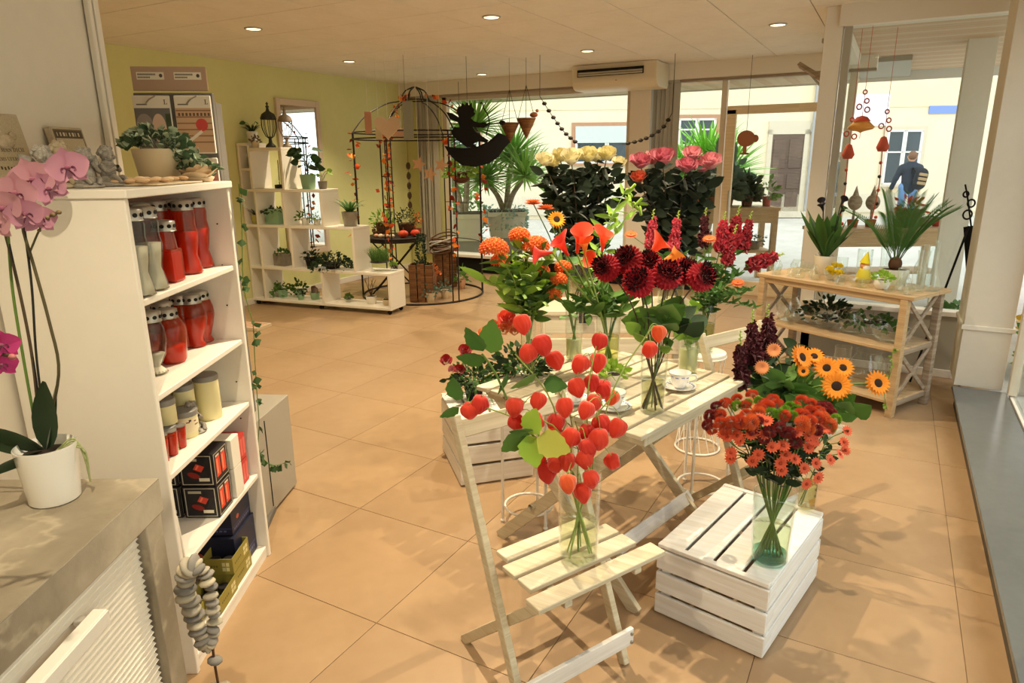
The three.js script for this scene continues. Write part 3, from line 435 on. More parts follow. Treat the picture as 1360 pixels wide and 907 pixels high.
{ // cardboard display stand with picture packs
  const o = thing('display_stand', 'grey cardboard display stand with hanging photo cards', 'display stand', K(-1.3, 0, 2.78), YAW + 0.12), grey = (o.scale.y = 1.03, M('#6b655e', { roughness: 0.8 }));
  mesh('board', rb(0.29, 1.78, 0.03, 0.003, 0.89, 0), grey, o); mesh('foot', rb(0.36, 0.03, 0.3, 0.02, 0.015, -0.02), grey, o); mesh('side_board', rb(0.012, 1.74, 0.08, 0.142, 0.88, -0.056), grey, o);
  mesh('header', rb(0.275, 0.085, 0.006, -0.005, 1.83, 0.002), M('#b7977e', { roughness: 0.7 }), o);
  mesh('header_print', [-1, 1].map((s) => xf(new THREE.PlaneGeometry(0.1, 0.026), [-0.005 + s * 0.068, 1.84, 0.0065])), canvasMat(256, 64, (c, w, h) => { c.fillStyle = '#e6dcc8'; c.fillRect(0, 0, w, h); c.fillStyle = '#4a4038'; for (let k = 0; k < 13; k++) { c.fillRect(10 + k * 13, 12, 9, 16); if (k < 9) c.fillRect(10 + k * 13, 38, 9, 14); } c.beginPath(); c.arc(225, 30, 16, 0, 7); c.fill(); }), o);
  const pics = [(c, w, h) => { c.fillStyle = '#6e6a68'; c.fillRect(0, 60, w, h); c.fillStyle = '#9a8f88'; c.beginPath(); c.ellipse(50, 150, 46, 60, 0, 0, 7); c.fill(); c.fillStyle = '#d3b6a0'; c.beginPath(); c.ellipse(130, 170, 40, 80, 0, 0, 7); c.fill(); c.fillStyle = '#3d4a34'; c.fillRect(170, 90, 30, 170); }, (c, w, h) => { c.fillStyle = '#c9a482'; c.fillRect(0, 60, w, h); c.fillStyle = '#8f6a4c'; for (let k = 0; k < 6; k++) c.fillRect(0, 70 + k * 34, w, 7); c.fillStyle = '#5e4a3c'; for (let k = 0; k < 9; k++) c.fillRect(12 + k * 21, 86, 12, 16); c.fillStyle = '#c9453e'; c.beginPath(); c.arc(140, 150, 34, 0, 7); c.fill(); c.fillStyle = '#e8ddcf'; c.save(); c.translate(100, 210); c.rotate(-0.6); c.fillRect(-46, -8, 92, 16); c.restore(); }, (c, w, h) => { c.fillStyle = '#c4847c'; c.fillRect(0, 60, w, h); }];
  const slots = [[-0.075, 1.665, 1.0, 0], [0.075, 1.665, 1.0, 1], [-0.075, 1.44, 0.9, 2], [0.075, 1.44, 0.9, 2]];
  for (const [x, y, s, k] of slots) { const p = part('photo_card', o); mesh('card', rb(0.135, 0.21, 0.012, x, y, 0.024), M('#e9e2d6'), p); mesh('photo_print', xf(new THREE.PlaneGeometry(0.13, 0.2), [x, y, 0.0305]), canvasMat(200, 300, (c, w, h) => { c.fillStyle = '#e4d9c6'; c.fillRect(0, 0, w, h); pics[k](c, w, h); c.fillStyle = '#e4d9c6'; c.fillRect(0, 0, w, 56); c.fillStyle = '#5a5048'; c.fillRect(16, 38, 60, 6); c.font = 'bold 34px serif'; c.fillText('L', 168, 40); }), p); mesh('hook', tube([[x - 0.02, y + 0.075, 0.03], [x, y + 0.088, 0.05], [x + 0.025, y + 0.1, 0.055]], 0.003, 6, 6), m.steel, p); }
}
{ // low grey cabinet and the trailing ivy behind the bookcase
  const p = onY(366, 686), o = thing('grey_cabinet', 'low grey cabinet beside the bookcase', 'cabinet', K(-1.2, 0, 2.93), YAW - 0.08);
  mesh('carcass', rb(0.2, 0.47, 0.36, 0, 0.25, 0), M('#a29a8c', { roughness: 0.6 }), o); mesh('plinth', bx(0.17, 0.02, 0.32, 0, 0.01, 0), m.black, o); mesh('panel_joint', bx(0.004, 0.42, 0.004, 0.101, 0.25, 0.1), m.hole, o);
  const iv = thing('ivy_vine', 'thin ivy vine trailing down the bookcase side', 'plant', [0, 0, 0]), pts = [[317, 244], [321, 300], [324, 384], [336, 432], [338, 470], [341, 520], [344, 560], [345, 602], [362, 618], [386, 612]].map((q, i) => onF(q[0], q[1], (i ? 2.53 : 2.49) + i * 0.008)), lv = [], il = leafG(0.035, 0.036, { n: 4, lobes: 2, fold: 0.1 });
  mesh('vine', tube(pts, 0.0018, 50, 5), m.stem, iv); const cv = new THREE.CatmullRomCurve3(pts);
  for (let i = 0; i < 46; i++) { const q = cv.getPoint(rr(0.02, 1)); lv.push(aim(il, q, RT.clone().multiplyScalar(rr(-0.3, 1)).add(v3(0, rr(-1, 0.4), 0)).addScaledVector(FW, rr(-0.8, 0.1)), rr(0, 6), rr(0.6, 1.1))); }
  mesh('leaves', lv, leafM('#3d5b2a'), iv);
}
const CT = { h: 0.86, r: -0.835, f: 1.46 };
{ // stone counter with ribbed drawer front
  const o = thing('shop_counter', 'stone topped counter with white ribbed drawer fronts', 'counter', K(CT.r, 0, CT.f), YAW), L = 1.5, dp = 0.56;
  mesh('worktop', rb(dp, 0.085, L, -dp / 2, CT.h - 0.0425, L / 2, undefined, 0.003), m.stone, o);
  mesh('end_panel', rb(dp - 0.01, CT.h - 0.087, 0.07, -dp / 2 - 0.003, (CT.h - 0.087) / 2, 0.036, undefined, 0.003), m.stone, o);
  mesh('carcass', bx(dp - 0.06, CT.h - 0.09, L - 0.08, -dp / 2 - 0.02, (CT.h - 0.09) / 2, L / 2 + 0.035), m.white, o);
  const prof = new THREE.Shape(), n = 23, ph = 0.36 / n; prof.moveTo(0, 0); for (let i = 0; i < n; i++) { prof.lineTo(0.004, i * ph + ph * 0.15); prof.lineTo(0.011, i * ph + ph * 0.5); prof.lineTo(0.004, i * ph + ph * 0.85); } prof.lineTo(0, 0.36); prof.lineTo(-0.012, 0.36); prof.lineTo(-0.012, 0); prof.closePath();
  const front = new THREE.ExtrudeGeometry(prof, { depth: 0.68, bevelEnabled: false });
  for (const z of [0.078, 0.766]) for (const y of [0.045, 0.41]) { const dr = part('drawer', o); mesh('ribbed_front', xf(front, [-0.036, y, z]), M('#ece3d2', { roughness: 0.55 }), dr); const hz = z + 0.34, hy = y + 0.29; mesh('handle', [rb(0.03, 0.012, 0.26, 0.006, hy + 0.012, hz), rb(0.006, 0.03, 0.26, 0.02, hy, hz), rb(0.03, 0.012, 0.02, -0.012, hy + 0.01, hz - 0.1), rb(0.03, 0.012, 0.02, -0.012, hy + 0.01, hz + 0.1)], m.whiteMetal, dr); }
}
// moth orchids on the counter
function orchidHead(mA, mB, parent, at, dir, roll, s) {
  const g = part('blossom_head', parent); g.position.copy(at); g.quaternion.copy(new THREE.Quaternion().setFromUnitVectors(v3(0, 0, 1), dir.clone().normalize()).multiply(new THREE.Quaternion().setFromAxisAngle(v3(0, 0, 1), roll))); g.scale.setScalar(s);
  const big = leafG(0.042, 0.056, { n: 5, bend: 0.25, fold: 0.08, p: 0.6, tip: 0.93 }), sep = leafG(0.042, 0.03, { n: 4, bend: 0.25, fold: 0.1 });
  mesh('blossom', [xf(big, [0, 0, 0.003], [0, 0, 1.35]), xf(big, [0, 0, 0.003], [0, 0, -1.35]), ...[0, 2.35, -2.35].map((a) => xf(sep, [0, 0, 0], [0, 0, a]))], mA, g);
  mesh('lip', [xf(leafG(0.022, 0.02, { bend: 1, fold: 0.5 }), [0, -0.002, 0.004], [0.9, 0, Math.PI]), sp(0.0055, 0, 0, 0.008), xf(leafG(0.014, 0.012, { bend: 0.6 }), [0.004, 0, 0.004], [0.3, 0, -2.2]), xf(leafG(0.014, 0.012, { bend: 0.6 }), [-0.004, 0, 0.004], [0.3, 0, 2.2])], mB, g);
}
{
  const base = onY(74, 662, CT.h), o = thing('potted_orchid', 'pink moth orchid in white pot on the stone counter', 'orchid', base), rel = (q) => q.clone().sub(base);
  const F = base.dot(FW), P = (x, y, df = 0) => rel(onF(x, y, F + df));
  mesh('pot', lathe([[0, 0], [0.047, 0], [0.05, 0.004], [0.0605, 0.128], [0.0575, 0.13], [0.054, 0.11], [0, 0.11]], 32), m.porcelain, o);
  mesh('bark', sp(0.052, 0, 0.105, 0, [1, 0.25, 1]), m.soil, o);
  const lf = (b, tip, w, bend, roll) => { const d = tip.clone().sub(b); return aim(leafG(d.length(), w, { n: 7, bend, fold: 0.12, p: 0.8, tip: 0.97 }), b, d, roll); }, c0 = v3(0, 0.115, 0);
  for (const [x, y, df, w, bd, rl] of [[60, 495, 0.03, 0.075, 0.25, 2.6], [70, 500, -0.02, 0.06, 0.2, 0.4], [-25, 556, 0, 0.05, 0.3, 0.2], [-40, 620, -0.08, 0.062, 0.4, 0.3], [-20, 575, 0.05, 0.05, 0.3, 0.1], [80, 552, 0.05, 0.03, 0.2, 0], [84, 528, 0.06, 0.028, 0.2, 0]]) mesh('leaf', lf(c0, P(x, y, df), w, bd, rl), m.leafDark, o);
  const rod = M('#17160f', { roughness: 0.6 });
  for (const [q, r, mt] of [[[[52, 560], [42, 470], [22, 370], [4, 300], [-8, 262]], 0.0032, m.stemDark], [[[56, 570], [44, 480], [24, 380], [8, 306]], 0.0026, rod], [[[60, 570], [48, 470], [42, 380], [32, 300]], 0.0026, rod], [[[62, 575], [78, 490], [66, 430], [44, 350], [30, 300], [32, 270], [60, 246]], 0.0034, M('#50482a', { roughness: 0.6 })], [[[40, 334], [52, 306], [62, 290], [76, 283]], 0.0022, M('#50482a', { roughness: 0.6 })], [[[46, 560], [30, 470], [16, 380], [10, 300]], 0.003, m.stem]]) mesh(mt === rod ? 'support_rod' : 'flower_stem', tube(q.map((a) => P(...a)), r, 24, 6), mt, o);
  for (const [x, y, df, s] of [[62, 289, 0, 1], [70, 285, 0, 0.9], [78, 282, 0, 0.8], [52, 306, 0, 0.6]]) mesh('bud', sp(0.007 * s, ...P(x, y, df).toArray(), [1.3, 0.8, 0.8], 8), M('#6e5c3a'), o);
  for (const [x, y, df, yaw, rl, s, k] of [[44, 238, -0.01, 0.5, 0.2, 1.05, 0], [22, 256, -0.03, 0.2, -0.2, 1.0, 0], [88, 222, -0.02, 1.1, 0.1, 0.95, 1], [6, 276, -0.04, 0.1, 0.3, 1.0, 0], [34, 284, -0.03, 0.4, 0.1, 0.85, 1], [50, 290, -0.01, 0.8, -0.1, 0.8, 1], [-6, 296, -0.04, 0, 0, 0.9, 0], [64, 250, 0.0, 0.9, 0.4, 0.85, 1]]) orchidHead(k ? m.orchid2 : m.orchid, m.orchidLip, o, P(x, y, df), FW.clone().multiplyScalar(-1).addScaledVector(RT, yaw).add(v3(0, -0.15, 0)), rl, s);
  for (let i = 0; i < 5; i++) mesh('air_root', tube([v3(0.03, 0.115, 0), P(96 + i * 3, 582 + i * 3, 0.02), P(112 + i * 2, 600 + i * 10, 0.02)].map(V), 0.0022, 10, 5), M('#9aa06a', { roughness: 0.7 }), o);
  const b2 = K(-1.13, CT.h, 1.02), o2 = thing('potted_orchid', 'hot pink moth orchid behind the pale pink one', 'orchid', b2), P2 = (x, y, df = 0) => onF(x, y, 1.02 + df).sub(b2);
  mesh('pot', lathe([[0, 0], [0.05, 0], [0.06, 0.12], [0.056, 0.12], [0, 0.11]], 24), m.porcelain, o2);
  mesh('leaf', [lf(c0, P2(-60, 600), 0.06, 0.4, 0.4), lf(c0, P2(-230, 640), 0.06, 0.4, 0.2)], m.leafDark, o2);
  mesh('flower_stem', tube([[0, 0.1, 0], P2(-120, 520), P2(-60, 470), P2(14, 472)], 0.003, 20, 6), m.stemDark, o2);
  for (const [x, y, s] of [[2, 458, 0.62], [-22, 470, 0.8], [2, 484, 0.55]]) orchidHead(m.orchidHot, m.orchidLip, o2, P2(x, y), FW.clone().multiplyScalar(-1).addScaledVector(RT, 0.8), 0, s);
  mesh('bud', sp(0.006, ...P2(16, 474).toArray(), [1.4, 0.9, 0.9], 8), M('#b06a6a'), o2);
}
{ // wreath of pebbles threaded on a cord, stood on driftwood
  const c = K(-0.86, 0, 1.61), o = thing('pebble_wreath', 'wreath of threaded grey pebbles on a driftwood stand', 'ornament', c, YAW), pm = [M('#97928a', { roughness: 0.9 }), M('#b3aa98', { roughness: 0.9 }), M('#86827c', { roughness: 0.9 }), M('#c2b8a0', { roughness: 0.9 })], cy0 = 0.4, A = 0.032, B = 0.125;
  const N = 34; for (let i = 0; i < N; i++) { const a = i / N * 6.283 + 0.1, p = v3(Math.cos(a) * (A + 0.012 * Math.sin(a)) - 0.006 * Math.sin(a), cy0 + Math.sin(a) * B, rr(-0.008, 0.008)), d = v3(-Math.sin(a) * A, Math.cos(a) * B, 0).normalize(), big = Math.cos(a) < 0 ? 1.15 : 0.82, g = sp(0.022 * big, 0, 0, 0, [rr(0.9, 1.25), rr(0.42, 0.6), rr(0.9, 1.3)], 10); mesh('pebble', aim(g, p, d, rr(0, 3)), pm[i % 4], o); }
  mesh('cord', tube([[0.015, cy0 - B, 0], [0.018, cy0 - B - 0.03, 0.01], [0.02, 0.12, 0.01]], 0.004, 8, 6), m.twig, o);
  mesh('pebble', aim(sp(0.018, 0, 0, 0, [1.2, 0.7, 1], 10), v3(0.02, cy0 - B - 0.045, 0.01), v3(0.1, 1, 0)), pm[2], o);
  mesh('driftwood_base', [tube([[-0.09, 0.02, 0.03], [-0.03, 0.08, 0.01], [0.02, 0.13, 0.01], [0.06, 0.09, 0], [0.1, 0.03, -0.02]], 0.035, 14, 9, 0.022), tube([[0.02, 0.1, 0.01], [0.02, 0.05, 0.06], [0, 0.012, 0.1]], 0.026, 8, 8, 0.014), sp(0.05, 0.06, 0.04, 0.03, [1.2, 0.7, 1])], m.driftwood, o);
}
{ const p = onY(340, 436); const o = thing('flat_carton', 'flat cream and red carton lying by the stepped shelf', 'box', p, 0.2); mesh('carton', rb(0.3, 0.035, 0.22, -0.05, 0.0175, 0), m.potCream, o); mesh('print', xf(new THREE.PlaneGeometry(0.28, 0.2), [-0.05, 0.0358, 0], [-Math.PI / 2, 0, 0]), canvasMat(128, 96, (c, w, h) => { c.fillStyle = '#d6b79a'; c.fillRect(0, 0, w, h); c.strokeStyle = '#a8442f'; c.lineWidth = 6; for (let k = 0; k < 5; k++) { c.beginPath(); c.moveTo(0, k * 22); c.lineTo(w, k * 22 + 20); c.stroke(); } }), o); }

// ================= PLANTS (shared builders) =================
function put(name, geo, mat, parent, p, dir = v3(0, 1, 0), roll = 0, s = 1) {
  if (!geo.userData.ready) { geo = Object.assign(geo, {}); geo.userData.ready = true; }
  const o = new THREE.Mesh(geo, mat); o.name = name; o.castShadow = o.receiveShadow = true; o.position.copy(p);
  o.quaternion.copy(Q(dir).multiply(new THREE.Quaternion().setFromAxisAngle(v3(0, 1, 0), roll))); if (Array.isArray(s)) o.scale.set(...s); else o.scale.setScalar(s); parent.add(o); return o;
}
const merged = (l) => mergeGeometries(flat(l).map(clean));
const LF = { small: leafG(0.03, 0.022, { n: 3 }), oval: leafG(0.06, 0.035, { n: 4 }), broad: leafG(0.1, 0.07, { n: 5, fold: 0.2 }), strap: leafG(0.22, 0.022, { n: 7, bend: 0.9, fold: 0.3, p: 0.6 }), blade: leafG(0.3, 0.008, { n: 6, bend: 0.6, fold: 0.4, p: 0.5 }), ivy: leafG(0.04, 0.042, { n: 4, lobes: 2, fold: 0.1 }), lance: leafG(0.1, 0.026, { n: 5, bend: 0.4 }), needle: leafG(0.05, 0.004, { n: 2 }) };
function potShape(kind, R, h) {
  if (kind === 'box') return [bx(R * 2, h, R * 1.5, 0, h / 2, 0)];
  if (kind === 'bowl') return [lathe([[0, 0], [R * 0.6, 0], [R, h * 0.5], [R * 0.95, h], [R * 0.88, h], [0, h * 0.85]], 22)];
  return [lathe([[0, 0], [R * 0.78, 0], [R, h], [R * 0.93, h], [R * 0.9, h * 0.88], [0, h * 0.88]], 22)];
}
function foliage(kind, R, H, n, mat, parent, y0) {
  const l = []; const A = () => rr(0, 6.283);
  if (kind === 'bushy') for (let i = 0; i < n; i++) { const a = A(), e = Math.acos(rr(-0.1, 1)), d = v3(Math.sin(e) * Math.cos(a), Math.cos(e), Math.sin(e) * Math.sin(a)), q = rr(0.35, 1); l.push(aim(LF.oval, v3(d.x * R * q, y0 + d.y * H * q, d.z * R * q), d.clone().add(v3(0, -0.3, 0)), A(), rr(0.5, 1) * H / 0.14)); }
  if (kind === 'tiny') for (let i = 0; i < n; i++) { const a = A(), e = Math.acos(rr(0, 1)), d = v3(Math.sin(e) * Math.cos(a), Math.cos(e), Math.sin(e) * Math.sin(a)), q = rr(0.5, 1); l.push(aim(LF.small, v3(d.x * R * q, y0 + d.y * H * q, d.z * R * q), d, A(), rr(0.6, 1.1))); }
  if (kind === 'strap') for (let i = 0; i < n; i++) { const a = i * 2.4, t = rr(0.15, 0.75); l.push(aim(LF.strap, v3(Math.cos(a) * R * 0.1, y0, Math.sin(a) * R * 0.1), v3(Math.cos(a) * t, 1, Math.sin(a) * t), Math.PI / 2 - a, rr(0.7, 1.1) * H / 0.22)); }
  if (kind === 'upright') for (let i = 0; i < n; i++) { const a = i * 2.4, t = rr(0.05, 0.5), L = rr(0.65, 1.05) * H, b = v3(Math.cos(a) * R * 0.15, y0, Math.sin(a) * R * 0.15); l.push(aim(leafG(L, L * 0.2, { n: 6, bend: 0.35, fold: 0.2, p: 1.25 }), b, v3(Math.cos(a) * t, 1, Math.sin(a) * t), Math.PI / 2 - a)); }
  if (kind === 'grass') for (let i = 0; i < n; i++) { const a = A(), r = Math.sqrt(rnd()) * R; l.push(aim(LF.blade, v3(Math.cos(a) * r, y0, Math.sin(a) * r), v3(Math.cos(a) * r * 3 + rr(-0.15, 0.15), 1, Math.sin(a) * r * 3 + rr(-0.15, 0.15)), A(), rr(0.6, 1) * H / 0.3)); }
  if (kind === 'ivy') for (let i = 0; i < n; i++) { const a = A(), r = R * rr(0.2, 1.15), y = y0 + H * rr(-0.2, 1) * (1.1 - r / R) - (r > R * 0.85 ? rr(0, H * 0.5) : 0); l.push(aim(LF.ivy, v3(Math.cos(a) * r, y, Math.sin(a) * r), v3(Math.cos(a), rr(-0.5, 0.8), Math.sin(a)), A(), rr(0.6, 1.1))); }
  if (kind === 'broad') for (let i = 0; i < n; i++) { const a = i * 2.4, q = rr(0.3, 0.9), b = v3(0, y0 + H * (i / n) * 0.4, 0), tip = v3(Math.cos(a) * R * q, y0 + H * rr(0.35, 0.9), Math.sin(a) * R * q); l.push(tube([b, b.clone().lerp(tip, 0.6).add(v3(0, H * 0.12, 0)), tip], 0.003, 5, 4)); l.push(aim(LF.broad, tip, v3(Math.cos(a), rr(-0.4, 0.4), Math.sin(a)), A() * 0.2, rr(0.8, 1.3) * H / 0.25)); }
  if (kind === 'palm') for (let i = 0; i < n; i++) { const a = i * 2.4, lean = rr(0.25, 1.0), pts = []; for (let k = 0; k <= 6; k++) { const t = k / 6; pts.push(v3(Math.cos(a) * R * lean * t * (0.6 + 0.4 * t), y0 + H * (t - lean * 0.35 * t * t), Math.sin(a) * R * lean * t * (0.6 + 0.4 * t))); } l.push(tube(pts, 0.003, 6, 4, 0.001)); const c = new THREE.CatmullRomCurve3(pts); for (let k = 0; k < 26; k++) { const t = 0.2 + 0.8 * k / 26, q = c.getPoint(t), d = c.getTangent(t), s = d.clone().cross(v3(0, 1, 0)).normalize(); for (const e of [-1, 1]) l.push(aim(LF.needle, q, s.clone().multiplyScalar(e).addScaledVector(d, 0.9).add(v3(0, 0.25, 0)), 0, [1.2, H / 0.3 * 1.5 * (1.1 - t * 0.6), 1])); } }
  if (kind === 'cactus') { for (const [x, z, s] of [[0, 0, 1], [R * 0.5, 0.01, 0.75], [-R * 0.5, -0.01, 0.85]]) l.push(xf(new THREE.CapsuleGeometry(R * 0.28, H * 0.6 * s, 4, 10), [x, y0 + H * 0.4 * s, z])); }
  if (kind === 'twigs') for (let i = 0; i < n; i++) { const a = A(); l.push(tube([[0, y0, 0], [Math.cos(a) * R * 0.3, y0 + H * 0.5, Math.sin(a) * R * 0.3], [Math.cos(a + 0.5) * R * 0.6, y0 + H * rr(0.8, 1.1), Math.sin(a + 0.5) * R * 0.6]], 0.004, 8, 5, 0.002)); }
  return mesh(kind === 'cactus' ? 'cactus_body' : kind === 'twigs' ? 'sprays' : 'foliage', l, mat, parent);
}
function plant(label, pos, { pot = 'round', potM = m.potWhite, R = 0.06, h = 0.1, kind = 'bushy', FR = 0.1, FH = 0.14, n = 60, mat = m.leaf, name = 'potted_plant', cat = 'plant', turn = 0, group, mat2, kind2, n2 = 8 } = {}) {
  const o = thing(name, label, cat, pos, turn, group); mesh('pot', potShape(pot, R, h), potM, o);
  if (pot !== 'box') mesh('soil', cy(R * 0.85, R * 0.85, 0.01, 0, h * 0.86, 0, 16), m.soil, o);
  foliage(kind, FR, FH, n, mat, o, h * 0.9); if (kind2) foliage(kind2, FR, FH, n2, mat2, o, h * 0.9); return o;
}

// ================= STEPPED SHELF AT THE BACK =================
const SA = onY(520, 419), SB = onY(350, 405), SU = SA.clone().sub(SB).normalize(), ST = Math.atan2(-SU.z, SU.x), SN = v3(Math.sin(ST), 0, Math.cos(ST));
const sPos = (u, y, z = -0.15) => SA.clone().addScaledVector(SU, u).addScaledVector(SN, z).setY(y);
{
  const o = thing('stepped_shelf', 'white stepped shelf unit on castors with small plants', 'shelf', SA, ST), S = m.shelfRear, t = 0.028, dp = 0.31, B = (x0, x1, y) => mesh('shelf_board', rb(x1 - x0, t, dp, (x0 + x1) / 2, y - t / 2, -dp / 2), S, o), U = (x, y0, y1) => mesh('upright', rb(t, y1 - y0, dp - 0.002, x, (y0 + y1) / 2, -dp / 2), S, o);
  const L = -1.8; B(L, 0, 0.075); B(L, 0, 0.44); B(L, -0.4, 0.9); B(L, -0.76, 1.28); B(-1.63, -1.22, 1.71); B(L, -1.66, 1.76); B(L, -1.63, 1.5);
  U(-t / 2, 0.075, 0.412); U(-0.84, 0.075, 0.412); U(-1.62, 0.075, 0.412); U(L + t / 2, 0.075, 1.732); U(-0.4 - t / 2, 0.44, 0.872); U(-1.2, 0.44, 0.872); U(-1.62, 0.44, 0.872); U(-0.76 - t / 2, 0.9, 1.252); U(-1.26, 0.9, 1.252); U(-1.62, 0.9, 1.252); U(-1.22 - t / 2, 1.28, 1.682); U(-1.645, 1.28, 1.732);
  for (const x of [-0.04, -0.9, -1.76]) for (const z of [-0.04, -0.27]) mesh('castor', [xf(new THREE.CylinderGeometry(0.022, 0.022, 0.02, 14), [x, 0.022, z], [Math.PI / 2, 0, 0]), bx(0.02, 0.012, 0.02, x, 0.045, z)], m.black, o);
  const y1 = 0.0765, y2 = 0.4415, y3 = 0.9015, y4 = 1.2815, g = 'small plants on the stepped shelf';
  const P = (label, u, y, opt, z) => plant(label, sPos(u, y, z), { group: g, ...opt });
  P('trailing green plant in pale green pot on the lowest tier', -1.5, y1, { potM: m.potGreen, R: 0.06, h: 0.09, kind: 'ivy', FR: 0.12, FH: 0.12, n: 120, mat: m.leafMid });
  P('leafy plant in pale green pot beside the trailing one', -1.3, y1, { potM: m.potGreen, R: 0.055, h: 0.09, kind: 'bushy', FR: 0.09, FH: 0.12, n: 60 }, -0.2);
  P('tiny pale green pot with sprout on the lowest tier', -1.2, y1, { potM: m.potGreen, R: 0.035, h: 0.06, kind: 'tiny', FR: 0.045, FH: 0.05, n: 40, mat: m.leafDark }, -0.08);
  P('cactus in a light green pot on the lowest tier', -1.06, y1, { potM: m.potGreen, R: 0.055, h: 0.08, kind: 'cactus', FR: 0.07, FH: 0.09, mat: M('#7d6a62', { roughness: 0.9 }) });
  P('tiny round succulent in clear cup on the lowest tier', -0.62, y1, { potM: m.glass, R: 0.035, h: 0.04, kind: 'tiny', FR: 0.045, FH: 0.05, n: 80, mat: m.leafMid });
  P('bare twigs in white pot beside the shelf end', -0.33, y1, { R: 0.06, h: 0.085, kind: 'twigs', FR: 0.1, FH: 0.2, n: 6, mat: m.twig });
  P('empty looking cream pot at the end of the lowest tier', -0.13, y1, { potM: m.potCream, R: 0.055, h: 0.06, kind: 'tiny', FR: 0.03, FH: 0.02, n: 12 });
  P('grey wooden box with low green plant', -1.45, y2, { pot: 'box', potM: m.potGrey, R: 0.085, h: 0.13, kind: 'tiny', FR: 0.09, FH: 0.06, n: 110, mat: m.leaf });
  P('dark leafy plant in black pot on the second tier', -1.06, y2, { potM: m.black, R: 0.075, h: 0.1, kind: 'bushy', FR: 0.1, FH: 0.12, n: 80, mat: m.leafDark });
  P('dense dark ivy spilling over the second tier', -0.78, y2, { potM: m.soil, R: 0.09, h: 0.06, kind: 'ivy', FR: 0.22, FH: 0.14, n: 330, mat: m.leafDark }, -0.13);
  P('green cushion of fine grass in round glass bowl', -0.2, y2, { pot: 'bowl', potM: m.glass, R: 0.115, h: 0.11, kind: 'grass', FR: 0.085, FH: 0.18, n: 380, mat: m.leafMid });
  P('small clear bowl with moss at the tier end', -0.06, y2, { pot: 'bowl', potM: m.glass, R: 0.05, h: 0.06, kind: 'tiny', FR: 0.035, FH: 0.025, n: 50, mat: m.leafLight }, -0.2);
  P('mint green square pot with creeping plant', -1.48, y3, { pot: 'box', potM: m.potGreen, R: 0.1, h: 0.16, kind: 'ivy', FR: 0.13, FH: 0.06, n: 60, mat: m.leafDark });
  P('light green leafy plant in white cup on the third tier', -1.1, y3, { R: 0.045, h: 0.07, kind: 'bushy', FR: 0.1, FH: 0.1, n: 70, mat: m.leafMid });
  P('small pale leafy plant in white cup on the third tier', -0.95, y3, { R: 0.04, h: 0.06, kind: 'bushy', FR: 0.07, FH: 0.08, n: 50, mat: m.leafLight });
  P('arching leafed plant in silver pot on the third tier step', -0.53, y3, { potM: MT(mottle([170, 164, 150], [140, 134, 122], 6), { roughness: 0.35, metalness: 0.5 }), R: 0.085, h: 0.15, kind: 'strap', FR: 0.18, FH: 0.22, n: 34, mat: m.leaf });
  P('dragon tree in green ceramic pot on the fourth tier', -1.02, y4, { potM: m.potGreen, R: 0.085, h: 0.15, kind: 'broad', FR: 0.13, FH: 0.3, n: 16, mat: m.leafDark });
  P('sprig in small dark grey pot on the fourth tier', -0.84, y4, { potM: m.potGrey, R: 0.05, h: 0.08, kind: 'lance', kind: 'broad', FR: 0.12, FH: 0.14, n: 6, mat: m.leafLight });
  P('lily with arching dark leaves in white pot on the tall end', -1.7, 1.7615, { R: 0.06, h: 0.12, kind: 'strap', FR: 0.1, FH: 0.15, n: 34, mat: m.leafDark, kind2: 'broad', mat2: m.leaf, n2: 2 });
  P('aloe in yellow green pot in the end column', -1.71, y3, { potM: M('#b9b060'), R: 0.05, h: 0.1, kind: 'strap', FR: 0.1, FH: 0.15, n: 16, mat: m.leafDark }, -0.08);
  P('fern in the upper cell of the end column', -1.715, 1.5015, { potM: m.potGrey, R: 0.05, h: 0.06, kind: 'strap', FR: 0.08, FH: 0.1, n: 18, mat: m.leaf });
  P('small flowering plant in silver cup beside the lanterns', -1.58, 1.7115, { potM: m.potCream, R: 0.04, h: 0.06, kind: 'tiny', FR: 0.06, FH: 0.07, n: 60, mat: M('#6e5a4a') }, -0.05);
  // bird cage lanterns
  const cageLantern = (u, z, mt, s, label) => { const q = thing('lantern', label, 'lantern', sPos(u, 1.7115, z), 0, 'bird cage lanterns'); q.scale.setScalar(s); mesh('foot', lathe([[0, 0], [0.055, 0], [0.05, 0.02], [0.02, 0.05], [0.016, 0.09], [0.04, 0.11], [0, 0.112]], 16), mt, q); for (let i = 0; i < 10; i++) { const a = i / 10 * 6.283; mesh('cage_bar', tube([[Math.cos(a) * 0.04, 0.11, Math.sin(a) * 0.04], [Math.cos(a) * 0.075, 0.2, Math.sin(a) * 0.075], [Math.cos(a) * 0.075, 0.29, Math.sin(a) * 0.075]], 0.0035, 8, 5), mt, q); } mesh('dome', lathe([[0.082, 0.285], [0.082, 0.3], [0.065, 0.34], [0.02, 0.37], [0.012, 0.4], [0.02, 0.415], [0.006, 0.43], [0.014, 0.445], [0, 0.465]], 18), mt, q); };
  cageLantern(-1.44, -0.12, M('#3a3d36', { roughness: 0.6, metalness: 0.3 }), 1, 'dark metal bird cage lantern on the stepped shelf'); cageLantern(-1.29, -0.2, M('#8a7a68', { roughness: 0.6 }), 0.92, 'taupe bird cage lantern behind the dark one');
  const jar = thing('reed_jar', 'black and clear glass jar with a stick on the fourth tier', 'jar', sPos(-1.4, y4)); mesh('glass', lathe([[0, 0], [0.055, 0], [0.058, 0.02], [0.05, 0.09], [0.02, 0.12], [0.018, 0.15]], 18), m.glass, jar); mesh('sand_fill', lathe([[0, 0.003], [0.051, 0.003], [0.053, 0.04], [0, 0.045]], 16), m.black, jar); mesh('stick', tube([[0, 0.01, 0], [0.006, 0.3, 0]], 0.005, 2, 6), m.twig, jar);
}
